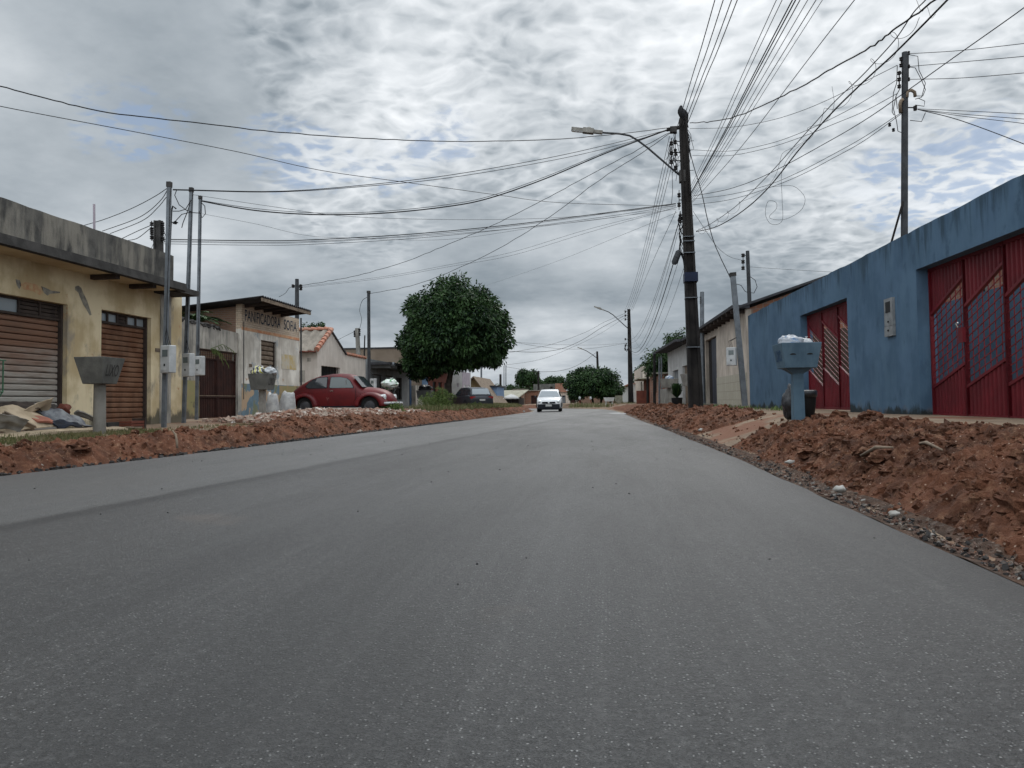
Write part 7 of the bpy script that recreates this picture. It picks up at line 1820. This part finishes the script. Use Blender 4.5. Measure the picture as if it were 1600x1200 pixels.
# loose helical wrapping
mb = MB(); P = []
base_px = [(1092, 360), (1110, 350), (1150, 322), (1200, 274), (1250, 218), (1300, 163), (1340, 125), (1367, 97), (1400, 60), (1427, 20)]
BP = catm([atY(x, y, 24-15*(x-1088)/400) for x, y in base_px], 40)
ph_ = 0.
for i, p in enumerate(BP):
    f = noise.noise(V((i*.012, 4, 0))); ph_ += .10+.22*max(0, f+.1); r_ = .10+.16*max(0, noise.noise(V((i*.02, 9, 3)))+.2)
    if i < 90: ph_ += .25; r_ = .10
    P.append(p+V((math.cos(ph_)*r_*.8, math.sin(ph_)*r_*.2, math.sin(ph_)*r_-.06)))
poly_wire('loose_wire', 'loosely coiled thin wire wound around the sweeping cables', P, .005, 'wirethin')
Y0, Y1 = 16.5, 24
for (pts, lab) in (([(1402, 102), (1350, 128), (1300, 153), (1250, 174), (1200, 189), (1140, 199), (1078, 201)], 'topmost of the wires from the wall mast to the main pole'), ([(1402, 124), (1350, 158), (1300, 185), (1250, 208), (1200, 225), (1140, 236), (1080, 234)], 'second highest wire from the wall mast to the main pole'),
        ([(1402, 146), (1350, 174), (1300, 195), (1250, 215), (1200, 231), (1140, 243), (1082, 243)], 'third wire from the wall mast to the main pole'), ([(1408, 176), (1350, 214), (1300, 242), (1250, 268), (1200, 289), (1140, 304), (1083, 311)], 'lower wire from the waist of the wall mast to the main pole'), ([(1408, 178), (1350, 220), (1300, 248), (1250, 274), (1200, 294), (1140, 312), (1083, 320)], 'lowest wire from the waist of the wall mast to the main pole')):
    cross(lab, pts, Y0, Y1, .008, 'wire')
cross('long straight wire passing the wall mast from the right edge to the main pole', [(1640, -22), (1600, 12), (1500, 83), (1420, 140), (1360, 182), (1300, 218), (1200, 272), (1140, 295), (1084, 306)], 11, 24, .010)
for (pts, lab, r_) in (([(1420, 84), (1500, 79), (1600, 68), (1660, 61)], 'first thin wire right of the wall mast top', .008), ([(1420, 104), (1500, 97), (1600, 88), (1660, 81)], 'second thin wire right of the wall mast top', .008), ([(1420, 124), (1500, 122), (1600, 114), (1660, 108)], 'third thin wire right of the wall mast top', .008),
        ([(1434, 170), (1500, 173), (1600, 178), (1660, 183)], 'upper flat wire right of the wall mast waist', .007), ([(1434, 171), (1500, 178), (1600, 186), (1660, 192)], 'middle flat wire right of the wall mast waist', .007), ([(1434, 171), (1500, 181), (1600, 193), (1660, 202)], 'lower flat wire right of the wall mast waist', .007), ([(1434, 171), (1500, 188), (1600, 225), (1660, 250)], 'steep wire falling right from the wall mast waist', .010)):
    cross(lab, pts, 16.5, 14, r_)
cross('drop cable from the pole top down to the leaning meter post', [(1071, 200), (1076, 228), (1084, 260), (1096, 300), (1106, 345), (1118, 385), (1141, 434)], 24, 22.6, .016, wob=.02)
cross('faint sagging wire from the main pole to the thin service pole behind the beige house', [(1083, 330), (1100, 356), (1120, 385), (1140, 401), (1161, 407)], 24, 29.5, .008, 'wirethin')
cross('faint wire going right from the thin service pole over the blue wall', [(1170, 417), (1230, 421), (1300, 425), (1400, 430)], 29.5, 26, .007, 'wirethin')
# free hanging coil above the blue wall
mb = MB(); Cc = lambda px, py: atY(px, py, 17)
P = [Cc(*q) for q in ((1300, 135), (1303, 165), (1290, 190), (1262, 200), (1270, 212), (1240, 236), (1222, 268), (1222, 310), (1222, 345), (1205, 350), (1196, 335), (1200, 315), (1212, 316), (1213, 326), (1202, 340), (1225, 343), (1250, 330), (1258, 312), (1250, 298), (1235, 290), (1205, 292))]
poly_wire('loose_wire', 'loose looping wire coil dangling over the blue wall', catm(P), .005, 'wirethin')
P = [Cc(*q) for q in ((1432, 0), (1440, 18), (1448, 10), (1455, 28), (1462, 22))]; poly_wire('loose_wire', 'short frayed wire end at the top edge by the twisted cable', catm([p*1 for p in P]), .005, 'wire')
# far left-going wires
for (pts, Y0, Y1, r_, lab) in (([(978, 489), (945, 503), (915, 519), (862, 538), (802, 550), (780, 553)], 72, 62, .015, 'upper wire from the second pole to behind the round tree'), ([(978, 492), (940, 512), (910, 531), (877, 545), (840, 550), (800, 549), (780, 548)], 72, 55, .022, 'thick wire from the second pole sagging to behind the round tree'), ([(978, 495), (940, 520), (900, 540), (850, 560), (800, 569), (770, 570)], 72, 58, .012, 'lower wire from the second pole sagging to the left masts'),
        ([(980, 536), (950, 541), (915, 545), (880, 545), (840, 541), (790, 532)], 72, 50, .012, 'flat wire from the second pole waist running left'), ([(980, 536), (930, 539), (860, 538), (800, 534), (780, 530)], 72, 48, .010, 'second flat wire from the second pole waist running left'),
        ([(931, 551), (915, 563), (895, 574), (870, 580), (843, 581)], 112, 92, .03, 'sagging wire between the distant pole and the slim pole behind the car'), ([(790, 573), (820, 578), (841, 582)], 86, 92, .02, 'wire from the paired masts to the slim pole behind the car'),
        ([(558, 516), (530, 530), (505, 545)], 40, 44, .012, 'wire falling left from the pale service pole behind the pink house'), ([(576, 463), (566, 470), (562, 485), (565, 500), (560, 520)], 33, 40, .014, 'curved black cable from the garage post to the pale service pole'),
        ([(1056, 330), (1015, 420), (988, 485)], 24, 71, .010, 'stray wire from the pole waist to the second pole top')):
    cross(lab, pts, Y0, Y1, r_)
cross('curved wire left of the bakery pole down to its roof', [(463, 446), (452, 450), (446, 458), (436, 464)], 30.2, 29, .012)
print('objects', len(col.objects))
